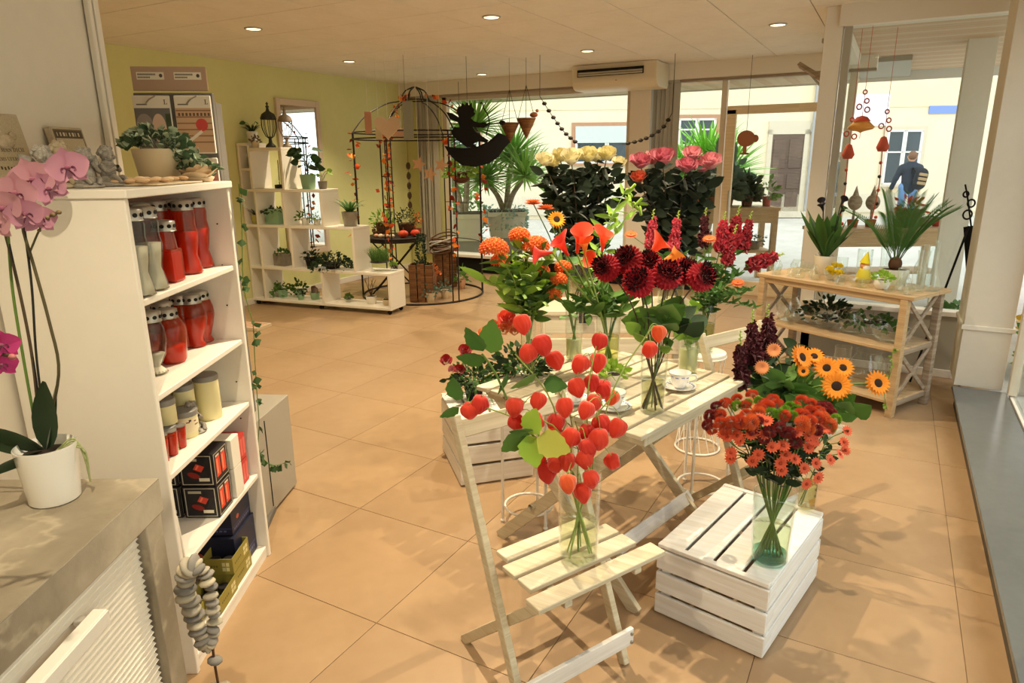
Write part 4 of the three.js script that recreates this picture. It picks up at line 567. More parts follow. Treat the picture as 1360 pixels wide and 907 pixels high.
{ // tall mirror on the green wall
  const o = thing('wall_mirror', 'tall framed mirror on the green wall', 'mirror', [ROOM.x0 + 0.002, 0, -6.12]), f = M('#d3bfa6', { roughness: 0.6 });
  mesh('mirror_glass', bx(0.01, 1.66, 0.56, 0.012, 1.36, 0), M('#f2f2ee', { metalness: 1, roughness: 0.02 }), o);
  for (const z of [-0.31, 0.31]) mesh('frame_side', rb(0.035, 1.8, 0.06, 0.0185, 1.36, z), f, o);
  for (const y of [0.49, 2.225]) mesh('frame_end', rb(0.035, 0.07, 0.56, 0.0185, y, 0), f, o);
}
// ================= WIRE GAZEBO AND ITS AUTUMN DISPLAY =================
const GZ = K(-1.07, 0, 8.12);
{
  const o = thing('wire_gazebo', 'domed dark wire gazebo hung with autumn leaves', 'gazebo', GZ), R = 0.72, n = 6, A = (i) => i / n * 6.283 + 0.35, pt = (a, r, y) => v3(Math.cos(a) * r, y, Math.sin(a) * r);
  mesh('base_ring', torus(R, 0.011, 0, 0.011, 0, undefined, 48), m.iron, o);
  for (const y of [1.80, 1.87]) mesh('top_ring', torus(R, 0.009, 0, y, 0, undefined, 48), m.iron, o);
  mesh('crown_ring', torus(0.16, 0.008, 0, 2.22, 0, undefined, 24), m.iron, o);
  const lg = leafG(0.075, 0.05, { n: 4, lobes: 2, fold: 0.15, bend: 0.5 }), lm = [M('#d9541c', { roughness: 0.8 }), M('#e8862a', { roughness: 0.8 }), M('#8e2a16', { roughness: 0.8 })], leaves = [[], [], []];
  for (let i = 0; i < n; i++) {
    const a = A(i), b = a + 0.11, post = part('post', o);
    for (const q of [a, b]) mesh('rod', tube([pt(q, R, 0), pt(q, R, 1.87)], 0.008, 1, 6), m.iron, post);
    for (const y of [0.35, 0.7, 1.05, 1.4]) mesh('rung', tube([pt(a, R, y), pt(b, R, y)], 0.005, 1, 5), m.iron, post);
    mesh('dome_rib', tube([pt(a, R, 1.87), pt(a, R * 0.8, 2.04), pt(a, R * 0.45, 2.18), pt(a, 0.16, 2.22), pt(a, 0.12, 2.31), pt(a, 0.02, 2.36)], 0.007, 20, 6), m.iron, o);
    if (i !== 4) for (let k = 0; k < 34; k++) { const t = k / 34, q = pt(a + 0.05, R + 0.02, 0.5 + t * 1.4).add(v3(rr(-0.05, 0.05), 0, rr(-0.05, 0.05))); leaves[k % 3].push(aim(lg, q, v3(rr(-1, 1), rr(-1, 0.6), rr(-1, 1)), rr(0, 6), rr(0.75, 1.3))); }
    if (i % 2) for (let k = 0; k < 14; k++) { const q = pt(a, R * (1 - k / 17), 1.84 + 0.42 * Math.sin(k / 14 * 1.57)).add(v3(rr(-0.04, 0.04), 0.02, rr(-0.04, 0.04))); leaves[k % 3].push(aim(lg, q, v3(rr(-1, 1), rr(-1, 0.6), rr(-1, 1)), rr(0, 6), rr(0.6, 1.1))); }
  }
  for (const y of [1.05, 0.6]) mesh('side_rail', new THREE.TubeGeometry(new THREE.CatmullRomCurve3(Array.from({ length: 12 }, (_, k) => pt(A(4) + 0.11 + k / 11 * 0.94, R, y))), 24, 0.005, 5), m.iron, o);
  for (let k = 0; k < 3; k++) mesh('leaves', leaves[k], lm[k], o);
}
{ // folding bistro table with pumpkins
  const o = thing('bistro_table', 'round black folding metal table inside the gazebo', 'table', GZ.clone().addScaledVector(RT, -0.3), YAW), h = 0.7, R = 0.36;
  mesh('table_top', lathe([[0, h], [R, h], [R + 0.008, h - 0.008], [R, h - 0.02], [0, h - 0.012]], 32), m.iron, o); mesh('skirt', lathe([[R - 0.005, h - 0.01], [R - 0.005, h - 0.055], [R - 0.012, h - 0.055]], 32), m.iron, o);
  for (const z of [-0.16, 0.16]) for (const s of [-1, 1]) mesh('leg', tube([[s * 0.3, 0.008, z], [-s * 0.26, h - 0.05, z]], 0.009, 1, 6), m.iron, o);
  for (const [x, y] of [[0.2, 0.13], [-0.2, 0.13], [0.18, h - 0.12], [-0.18, h - 0.12]]) mesh('stretcher', tube([[x, y, -0.16], [x, y, 0.16]], 0.007, 1, 6), m.iron, o);
  const top = (r, f, y = h) => GZ.clone().addScaledVector(RT, -0.3 + r).addScaledVector(FW, f).setY(y + 0.001), pum = merged([grid((u, v) => { const a = u * 6.283, e = v * Math.PI, q = 0.06 * (1 - 0.12 * Math.abs(Math.sin(a * 4))); return [Math.sin(e) * Math.cos(a) * q, 0.042 - Math.cos(e) * 0.042, Math.sin(e) * Math.sin(a) * q]; }, 40, 9)]);
  const g = 'small pumpkins on the bistro table';
  for (const [r, f, s, mt, l] of [[0.12, -0.2, 1, '#d8481e', 'orange pumpkin on the bistro table'], [0.25, -0.13, 1, '#cf3d1a', 'red orange pumpkin at the bistro table edge'], [0.0, -0.26, 0.55, '#e6cfae', 'tiny cream gourd on the bistro table'], [-0.07, -0.25, 0.6, '#e0b48e', 'tiny cream gourd on the bistro table'], [-0.14, -0.22, 0.55, '#e6cfae', 'tiny cream gourd on the bistro table'], [-0.2, -0.17, 0.5, '#dba27c', 'tiny cream gourd on the bistro table']]) { const q = thing('pumpkin', l, 'pumpkin', top(r, f), rr(0, 6), g); q.scale.setScalar(s); put('fruit', pum, M(mt, { roughness: 0.5 }), q, v3(0, 0, 0)); mesh('stalk', tube([[0, 0.075, 0], [0.004, 0.1, 0], [0.015, 0.11, 0]], 0.008, 6, 6, 0.005), m.twig, q); }
  plant('pale green leafy plant in wicker pot on the bistro table', top(-0.15, 0.02), { potM: M('#7a5636', { roughness: 0.9 }), R: 0.09, h: 0.16, kind: 'bushy', FR: 0.17, FH: 0.14, n: 110, mat: m.leafLight });
  plant('dark heather basket plant on the bistro table', top(0.12, 0.06), { potM: M('#5c3d26', { roughness: 0.9 }), R: 0.1, h: 0.14, kind: 'tiny', FR: 0.16, FH: 0.2, n: 220, mat: m.leafDark });
  plant('low mossy arrangement on the bistro table', top(-0.2, -0.06), { pot: 'bowl', potM: m.twig, R: 0.06, h: 0.06, kind: 'tiny', FR: 0.08, FH: 0.1, n: 90, mat: M('#6b5232', { roughness: 0.9 }) });
  plant('orange gerbera in a small pot on the bistro table', top(0.26, 0.05), { potM: m.terracotta, R: 0.045, h: 0.08, kind: 'tiny', FR: 0.06, FH: 0.2, n: 50, mat: M('#d86a26') });
}
{ // brown plank crates and pots round the gazebo
  const crate = (p, turn, label) => { const o = thing('plank_crate', label, 'crate', p, turn, 'brown plank crates by the gazebo'); for (const z of [-0.1, 0.1]) for (let i = 0; i < 3; i++) mesh('plank', rb(0.08, 0.42 + 0.03 * (i % 2), 0.014, -0.09 + i * 0.09, 0.215, z), m.rustWood, o); for (const x of [-0.13, 0.13]) for (let i = 0; i < 2; i++) mesh('plank', rb(0.014, 0.42, 0.085, x, 0.213, -0.045 + i * 0.09), m.rustWood, o); mesh('crate_floor', rb(0.24, 0.012, 0.18, 0, 0.03, 0), m.rustWood, o); return o; };
  const p1 = onY(560, 402).addScaledVector(FW, 0.12), p2 = onY(590, 383).addScaledVector(FW, 0.15);
  crate(p1, YAW, 'brown plank crate with tall dark conifer'); crate(p2, YAW + 0.3, 'brown plank crate behind, with wicker ring on it');
  const con = (p, R, H, label) => { const o = thing('conifer', label, 'plant', p); mesh('root_ball', cy(R * 0.7, R * 0.8, 0.1, 0, 0.05, 0, 14), m.soil, o); const l = []; for (let i = 0; i < 420; i++) { const t = rnd(), a = rr(0, 6.283), r = R * (1 - t * 0.75) * rr(0.5, 1); l.push(aim(LF.small, v3(Math.cos(a) * r, 0.1 + t * H, Math.sin(a) * r), v3(Math.cos(a), rr(0.2, 1.2), Math.sin(a)), rr(0, 6), rr(0.8, 1.3))); } mesh('foliage', l, m.leafDark, o); };
  con(p1.clone().setY(0.037), 0.1, 0.62, 'tall narrow dark conifer in a brown plank crate');
  const ring = thing('wicker_ring', 'grey bent twig basket on the rear plank crate', 'basket', p2.clone().setY(0.44)); for (let i = 0; i < 9; i++) mesh('twig', xf(new THREE.TorusGeometry(0.17 + rr(-0.02, 0.02), 0.009, 5, 26), [0, 0.1 + rr(-0.06, 0.06), 0], [Math.PI / 2 + rr(-0.45, 0.45), rr(-0.4, 0.4), 0]), i % 3 ? m.twig : M('#c9c2b6', { roughness: 0.4 }), ring); mesh('basket_floor', cy(0.12, 0.15, 0.05, 0, 0.02, 0, 16), m.twig, ring);
  plant('orange flowers in a pot between the plank crates', onY(575, 395).addScaledVector(FW, 0.02), { potM: m.terracotta, R: 0.05, h: 0.3, kind: 'tiny', FR: 0.1, FH: 0.14, n: 120, mat: M('#cf6a2a') });
  plant('grey green plant in cream pot before the rear crate', onY(572, 401), { potM: m.potCream, R: 0.055, h: 0.11, kind: 'bushy', FR: 0.11, FH: 0.12, n: 70, mat: m.leafGrey, group: 'cream pots on the floor' });
  plant('small grey green plant in cream pot on the floor', onY(591, 396), { potM: m.potCream, R: 0.05, h: 0.1, kind: 'bushy', FR: 0.1, FH: 0.12, n: 60, mat: m.leafGrey, group: 'cream pots on the floor' });
  plant('green plant in peach pot beside the rear plank crate', onY(613, 383), { potM: M('#d8a888'), R: 0.055, h: 0.12, kind: 'bushy', FR: 0.1, FH: 0.16, n: 70, mat: m.leafMid });
}
{ // hanging ornaments near the gazebo
  const thread = (o, y0) => mesh('thread', tube([[0, y0, 0], [0, ROOM.h - o.position.y - 0.002, 0]], 0.0014, 1, 4), m.whiteMetal, o);
  const heart = new THREE.Shape(); heart.moveTo(0, -0.11); heart.bezierCurveTo(-0.04, -0.06, -0.14, 0, -0.13, 0.06); heart.bezierCurveTo(-0.12, 0.12, -0.03, 0.13, 0, 0.06); heart.bezierCurveTo(0.03, 0.13, 0.12, 0.12, 0.13, 0.06); heart.bezierCurveTo(0.14, 0, 0.04, -0.06, 0, -0.11);
  const hg = new THREE.ExtrudeGeometry(heart, { depth: 0.014, bevelSize: 0.003, bevelThickness: 0.003, bevelSegments: 1 });
  let o = thing('wooden_heart', 'pale wooden heart hanging near the gazebo dome', 'ornament', onF(515, 170, 7.2), YAW); mesh('heart', hg, M('#d9c0a4', { roughness: 0.8 }), o); thread(o, 0.06);
  const plaque = (x, y, f, w, h, c, label) => { const q = thing('hanging_tag', label, 'ornament', onF(x, y, f), YAW, 'tags and sticks hanging by the gazebo'); mesh('tag', rb(w, h, 0.016), M(c, { roughness: 0.85 }), q); thread(q, h / 2); };
  plaque(489, 163, 7.3, 0.07, 0.22, '#c08e74', 'slim reddish wooden tag hanging beside the heart'); plaque(503, 172, 7.35, 0.07, 0.2, '#b9b08c', 'grey green hanging board beside the heart'); plaque(542, 160, 7.0, 0.1, 0.36, '#8f8f80', 'long grey hanging board before the dome'); plaque(533, 177, 7.5, 0.18, 0.1, '#c4a488', 'wide pale hanging board under the dome');
  const star = new THREE.Shape(); for (let i = 0; i < 10; i++) { const r = i % 2 ? 0.035 : 0.08, a = i / 10 * 6.283; star[i ? 'lineTo' : 'moveTo'](Math.cos(a) * r, Math.sin(a) * r); } const sg = new THREE.ExtrudeGeometry(star, { depth: 0.012, bevelEnabled: false });
  for (const [x, y, f, l] of [[571, 231, 7.0, 'wooden star hanging low by the window frame'], [586, 219, 7.05, 'round pale wooden star near the window'], [556, 218, 7.1, 'small wooden star beside the gazebo post']]) { const q = thing('wooden_star', l, 'ornament', onF(x, y, f), YAW); mesh('star', sg, M('#cda27c', { roughness: 0.8 }), q); thread(q, 0.04); }
  o = thing('bead_string', 'thin string of dark leaf beads beside the gazebo', 'ornament', onF(543, 240, 7.3)); for (let i = 0; i < 5; i++) mesh('leaf_bead', sp(0.03, 0, -0.25 + i * 0.1, 0, [1, 1.3, 0.3], 8), m.stemDark, o); mesh('thread', tube([[0, -0.26, 0], [0, ROOM.h - o.position.y - 0.002, 0]], 0.0014, 1, 4), m.black, o);
  // cupid silhouette of black sheet metal
  const f = 7.45, c0 = onF(630, 180, f), S = 0.0084, sh = (pts) => { const s = new THREE.Shape(); pts.forEach(([x, y], i) => { const X = (x - 630) * S, Yy = (180 - y) * S; i ? s.lineTo(X, Yy) : s.moveTo(X, Yy); }); return new THREE.ExtrudeGeometry(s, { depth: 0.01, bevelEnabled: false }); };
  o = thing('cupid_silhouette', 'black metal cupid with bow on a crescent boat', 'ornament', c0, YAW);
  mesh('crescent', sh([[592, 192], [602, 194], [618, 195], [634, 193], [648, 187], [660, 177], [669, 180], [675, 188], [668, 195], [660, 206], [648, 214], [630, 218], [614, 216], [604, 209], [597, 201]]), m.black, o);
  mesh('cupid', sh([[603, 180], [601, 175], [605, 170], [612, 170], [610, 164], [600, 160], [596, 152], [603, 153], [608, 156], [611, 158], [609, 151], [611, 145], [614, 146], [616, 141], [619, 144], [622, 140], [624, 144], [628, 141], [628, 146], [631, 149], [630, 152], [632, 154], [629, 157], [626, 159], [630, 163], [637, 165], [644, 164], [648, 168], [642, 171], [633, 170], [628, 170], [632, 176], [640, 181], [648, 186], [645, 189], [636, 187], [628, 190], [634, 194], [620, 194], [612, 188], [607, 184]]), m.black, o);
  const q = (x, y) => [(x - 630) * S, (180 - y) * S, 0.005]; mesh('bow', [tube([q(638, 142), q(641, 141), q(642, 147), q(647, 155), q(649, 165), q(646, 175), q(645, 180)], 0.007, 20, 6), tube([q(640, 167), q(665, 165)], 0.006, 1, 5), sp(0.025, ...q(665, 165), [1.4, 1, 0.4], 8)], m.black, o);
  mesh('thread', tube([q(622, 142), [(622 - 630) * S, ROOM.h - c0.y - 0.002, 0.005]], 0.002, 1, 4), m.black, o);
  // cone planters and beads
  for (const [x, y, l] of [[677, 172, 'rust brown cone planter hanging in the window'], [699, 166, 'taller rust brown cone planter with a metal bird']]) { const p = onF(x, y, 7.6), k = thing('hanging_planter', l, 'planter', p); mesh('cone', lathe([[0.005, -0.14], [0.1, 0.06], [0.105, 0.07], [0.09, 0.06], [0, 0]], 18), m.rustWood, k); for (let i = 0; i < 3; i++) { const a = i * 2.09; mesh('wire', tube([[Math.cos(a) * 0.1, 0.07, Math.sin(a) * 0.1], [0, 0.4, 0]], 0.003, 1, 4), m.iron, k); } mesh('hanger', tube([[0, 0.4, 0], [0, ROOM.h - p.y - 0.002, 0]], 0.002, 1, 4), m.iron, k); if (y === 166) mesh('bird', [sp(0.035, 0.09, 0.1, 0, [1.4, 0.8, 0.5], 10), sp(0.018, 0.13, 0.14, 0, 1, 8)], m.terracotta, k); }
  const gar = (pts, label) => { const g = thing('bead_garland', label, 'garland', [0, 0, 0]), w = pts.map((a) => onF(a[0], a[1], 7.4)); mesh('string', tube(w, 0.004, 30, 5), m.iron, g); const c = new THREE.CatmullRomCurve3(w); for (let i = 1; i < 9; i++) mesh('bead', sp(0.022, ...c.getPoint(i / 9).toArray(), [1.3, 0.9, 1], 8), m.iron, g); const tip = w[0]; mesh('hook', tube([tip, v3(tip.x, ROOM.h - 0.002, tip.z)], 0.003, 1, 5), m.iron, g); };
  gar([[717, 128], [735, 156], [752, 178], [770, 193]], 'dark bead string slanting across the front window'); gar([[893, 150], [880, 170], [862, 182], [845, 188], [825, 192]], 'twig garland beside the grey blind');
  o = thing('hanging_plant', 'hanging basket of yellow green leaves in the window', 'plant', onF(612, 232, 8.0)); foliage('bushy', 0.17, 0.2, 160, m.leafLight, o, 0); mesh('basket', sp(0.1, 0, -0.03, 0, [1, 0.7, 1], 12), m.twig, o); mesh('hanger', tube([[0, 0.1, 0], [0, ROOM.h - o.position.y - 0.19, 0]], 0.003, 1, 4), m.iron, o);
}
{ // grey vertical blinds, air conditioner, door closer
  const blind = (x0, x1, label) => { const n = 6, o = thing('vertical_blind', label, 'blind', [0, 0, 0]); for (let i = 0; i < n; i++) mesh('blind_slat', rb(0.075, 2.16, 0.006, x0 + (x1 - x0) * (i + 0.5) / n, 1.32, -8.12 + 0.01 * (i % 2), [0, 0.9 - 0.1 * i, 0]), m.frameGrey, o); mesh('head_rail', rb(x1 - x0, 0.04, 0.06, (x0 + x1) / 2, 2.41, -8.115), m.frameGrey, o); };
  blind(-5.98, -5.66, 'stacked grey vertical blind beside the gazebo'); blind(-2.58, -2.28, 'stacked grey vertical blind beside the beige column');
  const o = thing('air_conditioner', 'cream ceiling mounted air conditioner', 'air conditioner', [-2.9, 0, -7.82]);
  const s = new THREE.Shape(); s.moveTo(-0.2, 2.588); s.lineTo(-0.2, 2.42); s.quadraticCurveTo(-0.19, 2.35, -0.08, 2.34); s.lineTo(0.2, 2.34); s.lineTo(0.23, 2.38); s.lineTo(0.23, 2.588); s.closePath();
  mesh('casing', xf(new THREE.ExtrudeGeometry(s, { depth: 0.98, bevelEnabled: true, bevelSize: 0.008, bevelThickness: 0.012, bevelSegments: 2 }), [-0.49, -0.01, 0], [0, Math.PI / 2, 0]).applyMatrix4(new THREE.Matrix4().makeTranslation(0, 0, 0)), M('#ddd0b4', { roughness: 0.4 }), o);
  for (let i = 0; i < 3; i++) mesh('louver', rb(0.76, 0.02, 0.012, -0.03, 2.475 + i * 0.022, 0.243, [0.5, 0, 0]), i < 2 ? m.frameGrey : m.black, o); mesh('air_slot', bx(0.78, 0.075, 0.012, -0.03, 2.497, 0.236), m.black, o); mesh('status_lamp', bx(0.02, 0.008, 0.004, 0.05, 2.405, 0.242), M('#c83018', { roughness: 0.4 }), o);
  const c = thing('door_closer', 'brown overhead door closer arm', 'door closer', [0, 0, 0]); const a = onF(1062, 86, 6.5), b = onF(1110, 116, 6.0), d = onF(1076, 98, 6.4); mesh('arm', bar(a, b, 0.05, 0.035), m.driftwood, c); mesh('link', tube([d, onF(1092, 116, 6.2), onF(1108, 128, 6.05)], 0.012, 8, 6), m.steel, c);
  const sm = thing('motion_sensor', 'small grey motion sensor on the post', 'sensor', onF(1101, 54, 5.3)); mesh('housing', rb(0.09, 0.03, 0.06), m.frameGrey, sm); mesh('bracket', tube([[0, 0.01, 0], [-0.02, ROOM.h - sm.position.y - 0.01, 0]], 0.01, 1, 6), m.white, sm);
}

// ================= FURNITURE IN THE MIDDLE =================
const TB = { h: 0.70, turn: -14 * D, w: 0.78, l: 0.8 };   // slatted folding table: A is its near corner on the window side
const TA = onY(853, 580, TB.h), TL = v3(Math.sin(-TB.turn), 0, -Math.cos(TB.turn)), TW = v3(-Math.cos(TB.turn), 0, Math.sin(TB.turn));   // TL along, TW across (away from the window)
const tPos = (l, w, h = TB.h) => TA.clone().setY(h + 0.0015).addScaledVector(TL, l).addScaledVector(TW, w);
{
  const o = thing('slatted_table', 'cream painted slatted folding table with crossed legs', 'table', TA.clone().setY(0), 0), W = m.paintWood, q = (l, w, h) => TL.clone().multiplyScalar(l).addScaledVector(TW, w).setY(h), up = v3(0, 1, 0);
  for (let i = 0; i < 10; i++) { const w = 0.034 + i * 0.0789; mesh('slat', board(q(0, w, TB.h - 0.009), q(TB.l, w, TB.h - 0.009), 0.064, 0.018, up), i % 3 ? W : m.paintWood2, o); }
  for (const l of [0.06, TB.l - 0.06]) mesh('end_rail', board(q(l, 0.02, TB.h - 0.04), q(l, 0.76, TB.h - 0.04), 0.042, 0.022, TL), W, o);
  for (const w of [0.03, 0.75]) mesh('side_rail', board(q(0.07, w, TB.h - 0.04), q(TB.l - 0.07, w, TB.h - 0.04), 0.042, 0.02, TW), W, o);
  for (const l of [0.045, TB.l - 0.15]) mesh('leg', board(q(l, 0.02, 0.0), q(l, 0.7, TB.h - 0.03), 0.05, 0.022, TL), W, o);
  for (const l of [0.09, TB.l - 0.105]) mesh('leg', board(q(l, 0.74, 0.0), q(l, 0.06, TB.h - 0.03), 0.05, 0.022, TL), W, o);
  mesh('stretcher', board(q(0.0, 0.165, 0.16), q(TB.l - 0.12, 0.165, 0.16), 0.055, 0.02, TW.clone().setY(-0.75)), m.crateWood, o);
  mesh('crossbar', tube([q(0.06, 0.54, 0.22), q(TB.l - 0.08, 0.54, 0.22)], 0.013, 1, 8), W, o);
}
function foldingChair(F2, w, nn, label, seatH = 0.45) {   // F2 far front foot, w across, nn to the front
  const o = thing('folding_chair', label, 'chair', F2, 0, 'cream folding chairs'), W = m.paintWood, cw = 0.4, q = (a, b, h) => w.clone().multiplyScalar(-a).addScaledVector(nn, b).setY(h), up = v3(0, 1, 0);
  for (const a of [0, cw]) mesh('back_post', board(q(a, 0, 0), q(a, -0.345, 0.84), 0.034, 0.024, w), W, o);
  for (const a of [0.04, cw - 0.04]) mesh('leg', board(q(a, -0.4, 0), q(a, 0.075, seatH - 0.02), 0.034, 0.022, w), W, o);
  mesh('front_board', board(q(-0.012, 0.018, 0.115), q(cw + 0.012, 0.018, 0.115), 0.06, 0.016, nn), m.crateWood2, o);
  mesh('crossbar', tube([q(0.04, -0.27, 0.12), q(cw - 0.04, -0.27, 0.12)], 0.012, 1, 8), W, o);
  for (const [b, e, k] of [[0.085, 0.035, 0], [0.0, 0, 1], [-0.075, 0, 0], [-0.15, 0, 1]]) mesh('seat_slat', board(q(-0.0 - e + (b < -0.1 ? 0.03 : 0.0), b, seatH), q(cw + e - (b < -0.1 ? 0.03 : 0), b, seatH), 0.062, 0.016, up), k ? m.paintWood2 : W, o);
  for (const a of [0.07, cw - 0.07]) mesh('seat_rail', board(q(a, -0.18, seatH - 0.022), q(a, 0.11, seatH - 0.022), 0.028, 0.02, up), W, o);
  for (const h of [0.8]) { const b = -0.345 * h / 0.84; mesh('back_slat', board(q(0.01, b, h), q(cw - 0.01, b, h), 0.055, 0.012, nn.clone().setY(0.4)), W, o); }
  for (const a of [0.0, cw]) mesh('bolts', [cy(0.006, 0.006, 0.006, ...q(a, 0.028, 0.13).toArray(), 8, [Math.PI / 2, 0, 0]), cy(0.006, 0.006, 0.006, ...q(a, 0.028, 0.1).toArray(), 8, [Math.PI / 2, 0, 0])], m.steel, o).userData.kind = 'stuff';
  return o;
}
const CW = v3(0.438, 0, -0.899).normalize(), CN = v3(0.899, 0, 0.438).normalize(), CF = onY(829, 881);
foldingChair(CF, CW, CN, 'cream folding chair carrying the vase of red lanterns');
const CF2 = v3(-0.175, 0, -3.084);
foldingChair(CF2, CW, CN, 'cream folding chair behind the table carrying the sunflower bucket');
// white slatted crates
function crate(label, origin, ex, ez, W, Dp, H, slatsTop) {   // origin: a bottom corner, ex along width, ez along depth
  const o = thing('wooden_crate', label, 'crate', origin, 0, 'white wooden crates'), q = (x, y, z) => ex.clone().multiplyScalar(x).addScaledVector(ez, z).setY(y), mt = () => (rnd() < 0.5 ? m.crateWood : m.crateWood2), hh = H / 3;
  for (const z of [0.007, Dp - 0.007]) for (let i = 0; i < 3; i++) { mesh('end_board', board(q(0, hh * (i + 0.5), z), q(W, hh * (i + 0.5), z), hh - 0.014, 0.014, ez), mt(), o); }
  for (const x of [0.006, W - 0.006]) for (let i = 0; i < 3; i++) mesh('side_board', board(q(x, hh * (i + 0.5), 0.015), q(x, hh * (i + 0.5), Dp - 0.015), hh - 0.012, 0.011, ex), mt(), o);
  for (const x of [0.03, W - 0.03]) for (const z of [0.03, Dp - 0.03]) mesh('corner_post', bar(q(x, 0.003, z), q(x, H - 0.012, z), 0.034, 0.028), mt(), o);
  if (slatsTop) { const n = 4, sw = (W - 0.012 * 3) / n; for (let i = 0; i < n; i++) mesh('top_slat', board(q(sw * (i + 0.5) + 0.012 * i, H + 0.006, 0.02), q(sw * (i + 0.5) + 0.012 * i, H + 0.006, Dp - 0.02), sw, 0.011, v3(0, 1, 0)), mt(), o); for (const z of [0.012, Dp - 0.012]) mesh('end_batten', board(q(0.002, H + 0.008, z), q(W - 0.002, H + 0.008, z), 0.024, 0.016, v3(0, 1, 0)), m.crateWood2, o); }
  else for (let i = 0; i < 4; i++) mesh('floor_slat', board(q((W / 4) * (i + 0.5), 0.02, 0.02), q((W / 4) * (i + 0.5), 0.02, Dp - 0.02), W / 4 - 0.02, 0.011, v3(0, 1, 0)), mt(), o);
  return o;
}
const C1 = onY(868, 813), C1x = onY(1012, 878).sub(C1), CR = { W: C1x.length(), D: 0.58, H: 0.265 }; C1x.normalize(); const C1z = v3(C1x.z, 0, -C1x.x);
crate('white upturned crate with a slatted top and two vases', C1, C1x, C1z, CR.W, CR.D, CR.H, true);
const cPos = (px, py) => onY(px, py, CR.H + 0.0155);
const C2 = onY(612, 647), C2x = v3(0.70, 0, -0.714).normalize(), C2z = v3(-C2x.z, 0, C2x.x).multiplyScalar(-1);
{ const z = v3(-0.714, 0, -0.70).normalize(); crate('white upturned crate behind the chair with small posies', C2, C2x, z, 0.38, 0.46, 0.325, true); }
const c2Pos = (x, z) => C2.clone().addScaledVector(C2x, x).addScaledVector(v3(-0.714, 0, -0.70).normalize(), z).setY(0.342);
// white wire plant stands
function wireStand(label, p, R, H, ringY, turn = 0) {
  const o = thing('plant_stand', label, 'plant stand', p, turn, 'white wire plant stands'); mesh('top_ring', torus(R, 0.006, 0, H, 0), m.whiteMetal, o); mesh('lower_ring', torus(R * 0.92, 0.006, 0, ringY, 0), m.whiteMetal, o);
  for (let i = 0; i < 3; i++) { const a = i * 2.094 + 0.4; mesh('leg', tube([[Math.cos(a) * R * 1.02, 0, Math.sin(a) * R * 1.02], [Math.cos(a) * R * 0.99, H, Math.sin(a) * R * 0.99]], 0.007, 1, 8), m.whiteMetal, o); mesh('foot_cap', sp(0.011, Math.cos(a) * R * 1.02, 0.009, Math.sin(a) * R * 1.02, [1, 0.8, 1], 8), m.whiteMetal, o); }
  mesh('top_plate', cy(R * 0.97, R * 0.97, 0.004, 0, H, 0, 24), m.whiteMetal, o); return o;
}
const S1 = onY(702, 690), S2 = onY(930, 652);
wireStand('white wire plant stand behind the front chair', S1, 0.115, 0.6, 0.075);
wireStand('white wire plant stand behind the slatted table', S2, 0.12, 0.56, 0.04, 0.8);
const S3 = onY(955, 640).addScaledVector(FW, 0.42);
{ // lattice metal stool with bird-cage like sides
  const o = thing('wire_stool', 'white bent wire stool holding the snapdragon vase', 'stool', S3), R = 0.12, H = 0.56; mesh('seat_plate', cy(R, R, 0.012, 0, H - 0.006, 0, 28), m.whiteMetal, o); for (const y of [0.008, H - 0.02]) mesh('hoop', torus(R, 0.006, 0, y, 0), m.whiteMetal, o); for (let i = 0; i < 16; i++) { const a = i / 16 * 6.283; mesh('side_wire', tube([[Math.cos(a) * R, 0.005, Math.sin(a) * R], [Math.cos(a + 0.5) * R * 0.78, H * 0.5, Math.sin(a + 0.5) * R * 0.78], [Math.cos(a + 0.9) * R, H - 0.02, Math.sin(a + 0.9) * R]], 0.003, 12, 5), m.whiteMetal, o); }
}
// low wooden sideboard behind the table carrying the rose vases
const SBF = 3.95, SBH = 0.74;
{
  const o = thing('wooden_sideboard', 'pale wooden sideboard behind the flowers with black price sign', 'sideboard', K(0.62, 0, SBF), YAW), W = m.paintWood2;
  mesh('top', rb(0.92, 0.025, 0.4, 0, SBH - 0.0125, 0), W, o); for (let i = 0; i < 3; i++) mesh('front_board', rb(0.86, 0.1, 0.016, 0, SBH - 0.085 - i * 0.13, 0.18), W, o); for (const x of [-0.42, 0.42]) for (const z of [-0.17, 0.165]) mesh('leg', bar([x, 0, z], [x, SBH - 0.025, z], 0.05, 0.04), W, o); mesh('shelf', rb(0.84, 0.02, 0.34, 0, 0.3, 0), W, o);
  mesh('price_sign', rb(0.06, 0.075, 0.008, -0.21, SBH - 0.03, 0.215), m.black, o);
}
// ================= VASES, CUPS =================
function vase(label, p, r0, r1, h, { glass = m.glass, water = m.water, fill = 0.5, mat2, turn = 0, group, n = 36 } = {}) {
  const o = thing('glass_vase', label, 'vase', p, turn, group), R = (y) => r0 + (r1 - r0) * y / h;
  mesh('glass', lathe([[0, 0], [r0 - 0.003, 0], [r0, 0.003], [r1, h - 0.001], [r1 - 0.0015, h], [r1 - 0.003, h - 0.001], [r0 - 0.003, 0.012], [0, 0.012]], n), glass, o);
  mesh('rim', torus(r1 - 0.0015, 0.0018, 0, h, 0, undefined, 32), glassM('#ffffff', { ior: 1.8 }), o);
  if (mat2) mesh('thick_base', lathe([[0, 0.001], [r0 - 0.004, 0.001], [R(0.03) - 0.0035, 0.03], [0, 0.022]], 24), mat2, o);
  if (fill) mesh('water', lathe([[R(0.013) - 0.0045, 0.0135], [R(h * fill) - 0.0045, h * fill], [0, h * fill]], 28), water, o);
  return o;
}
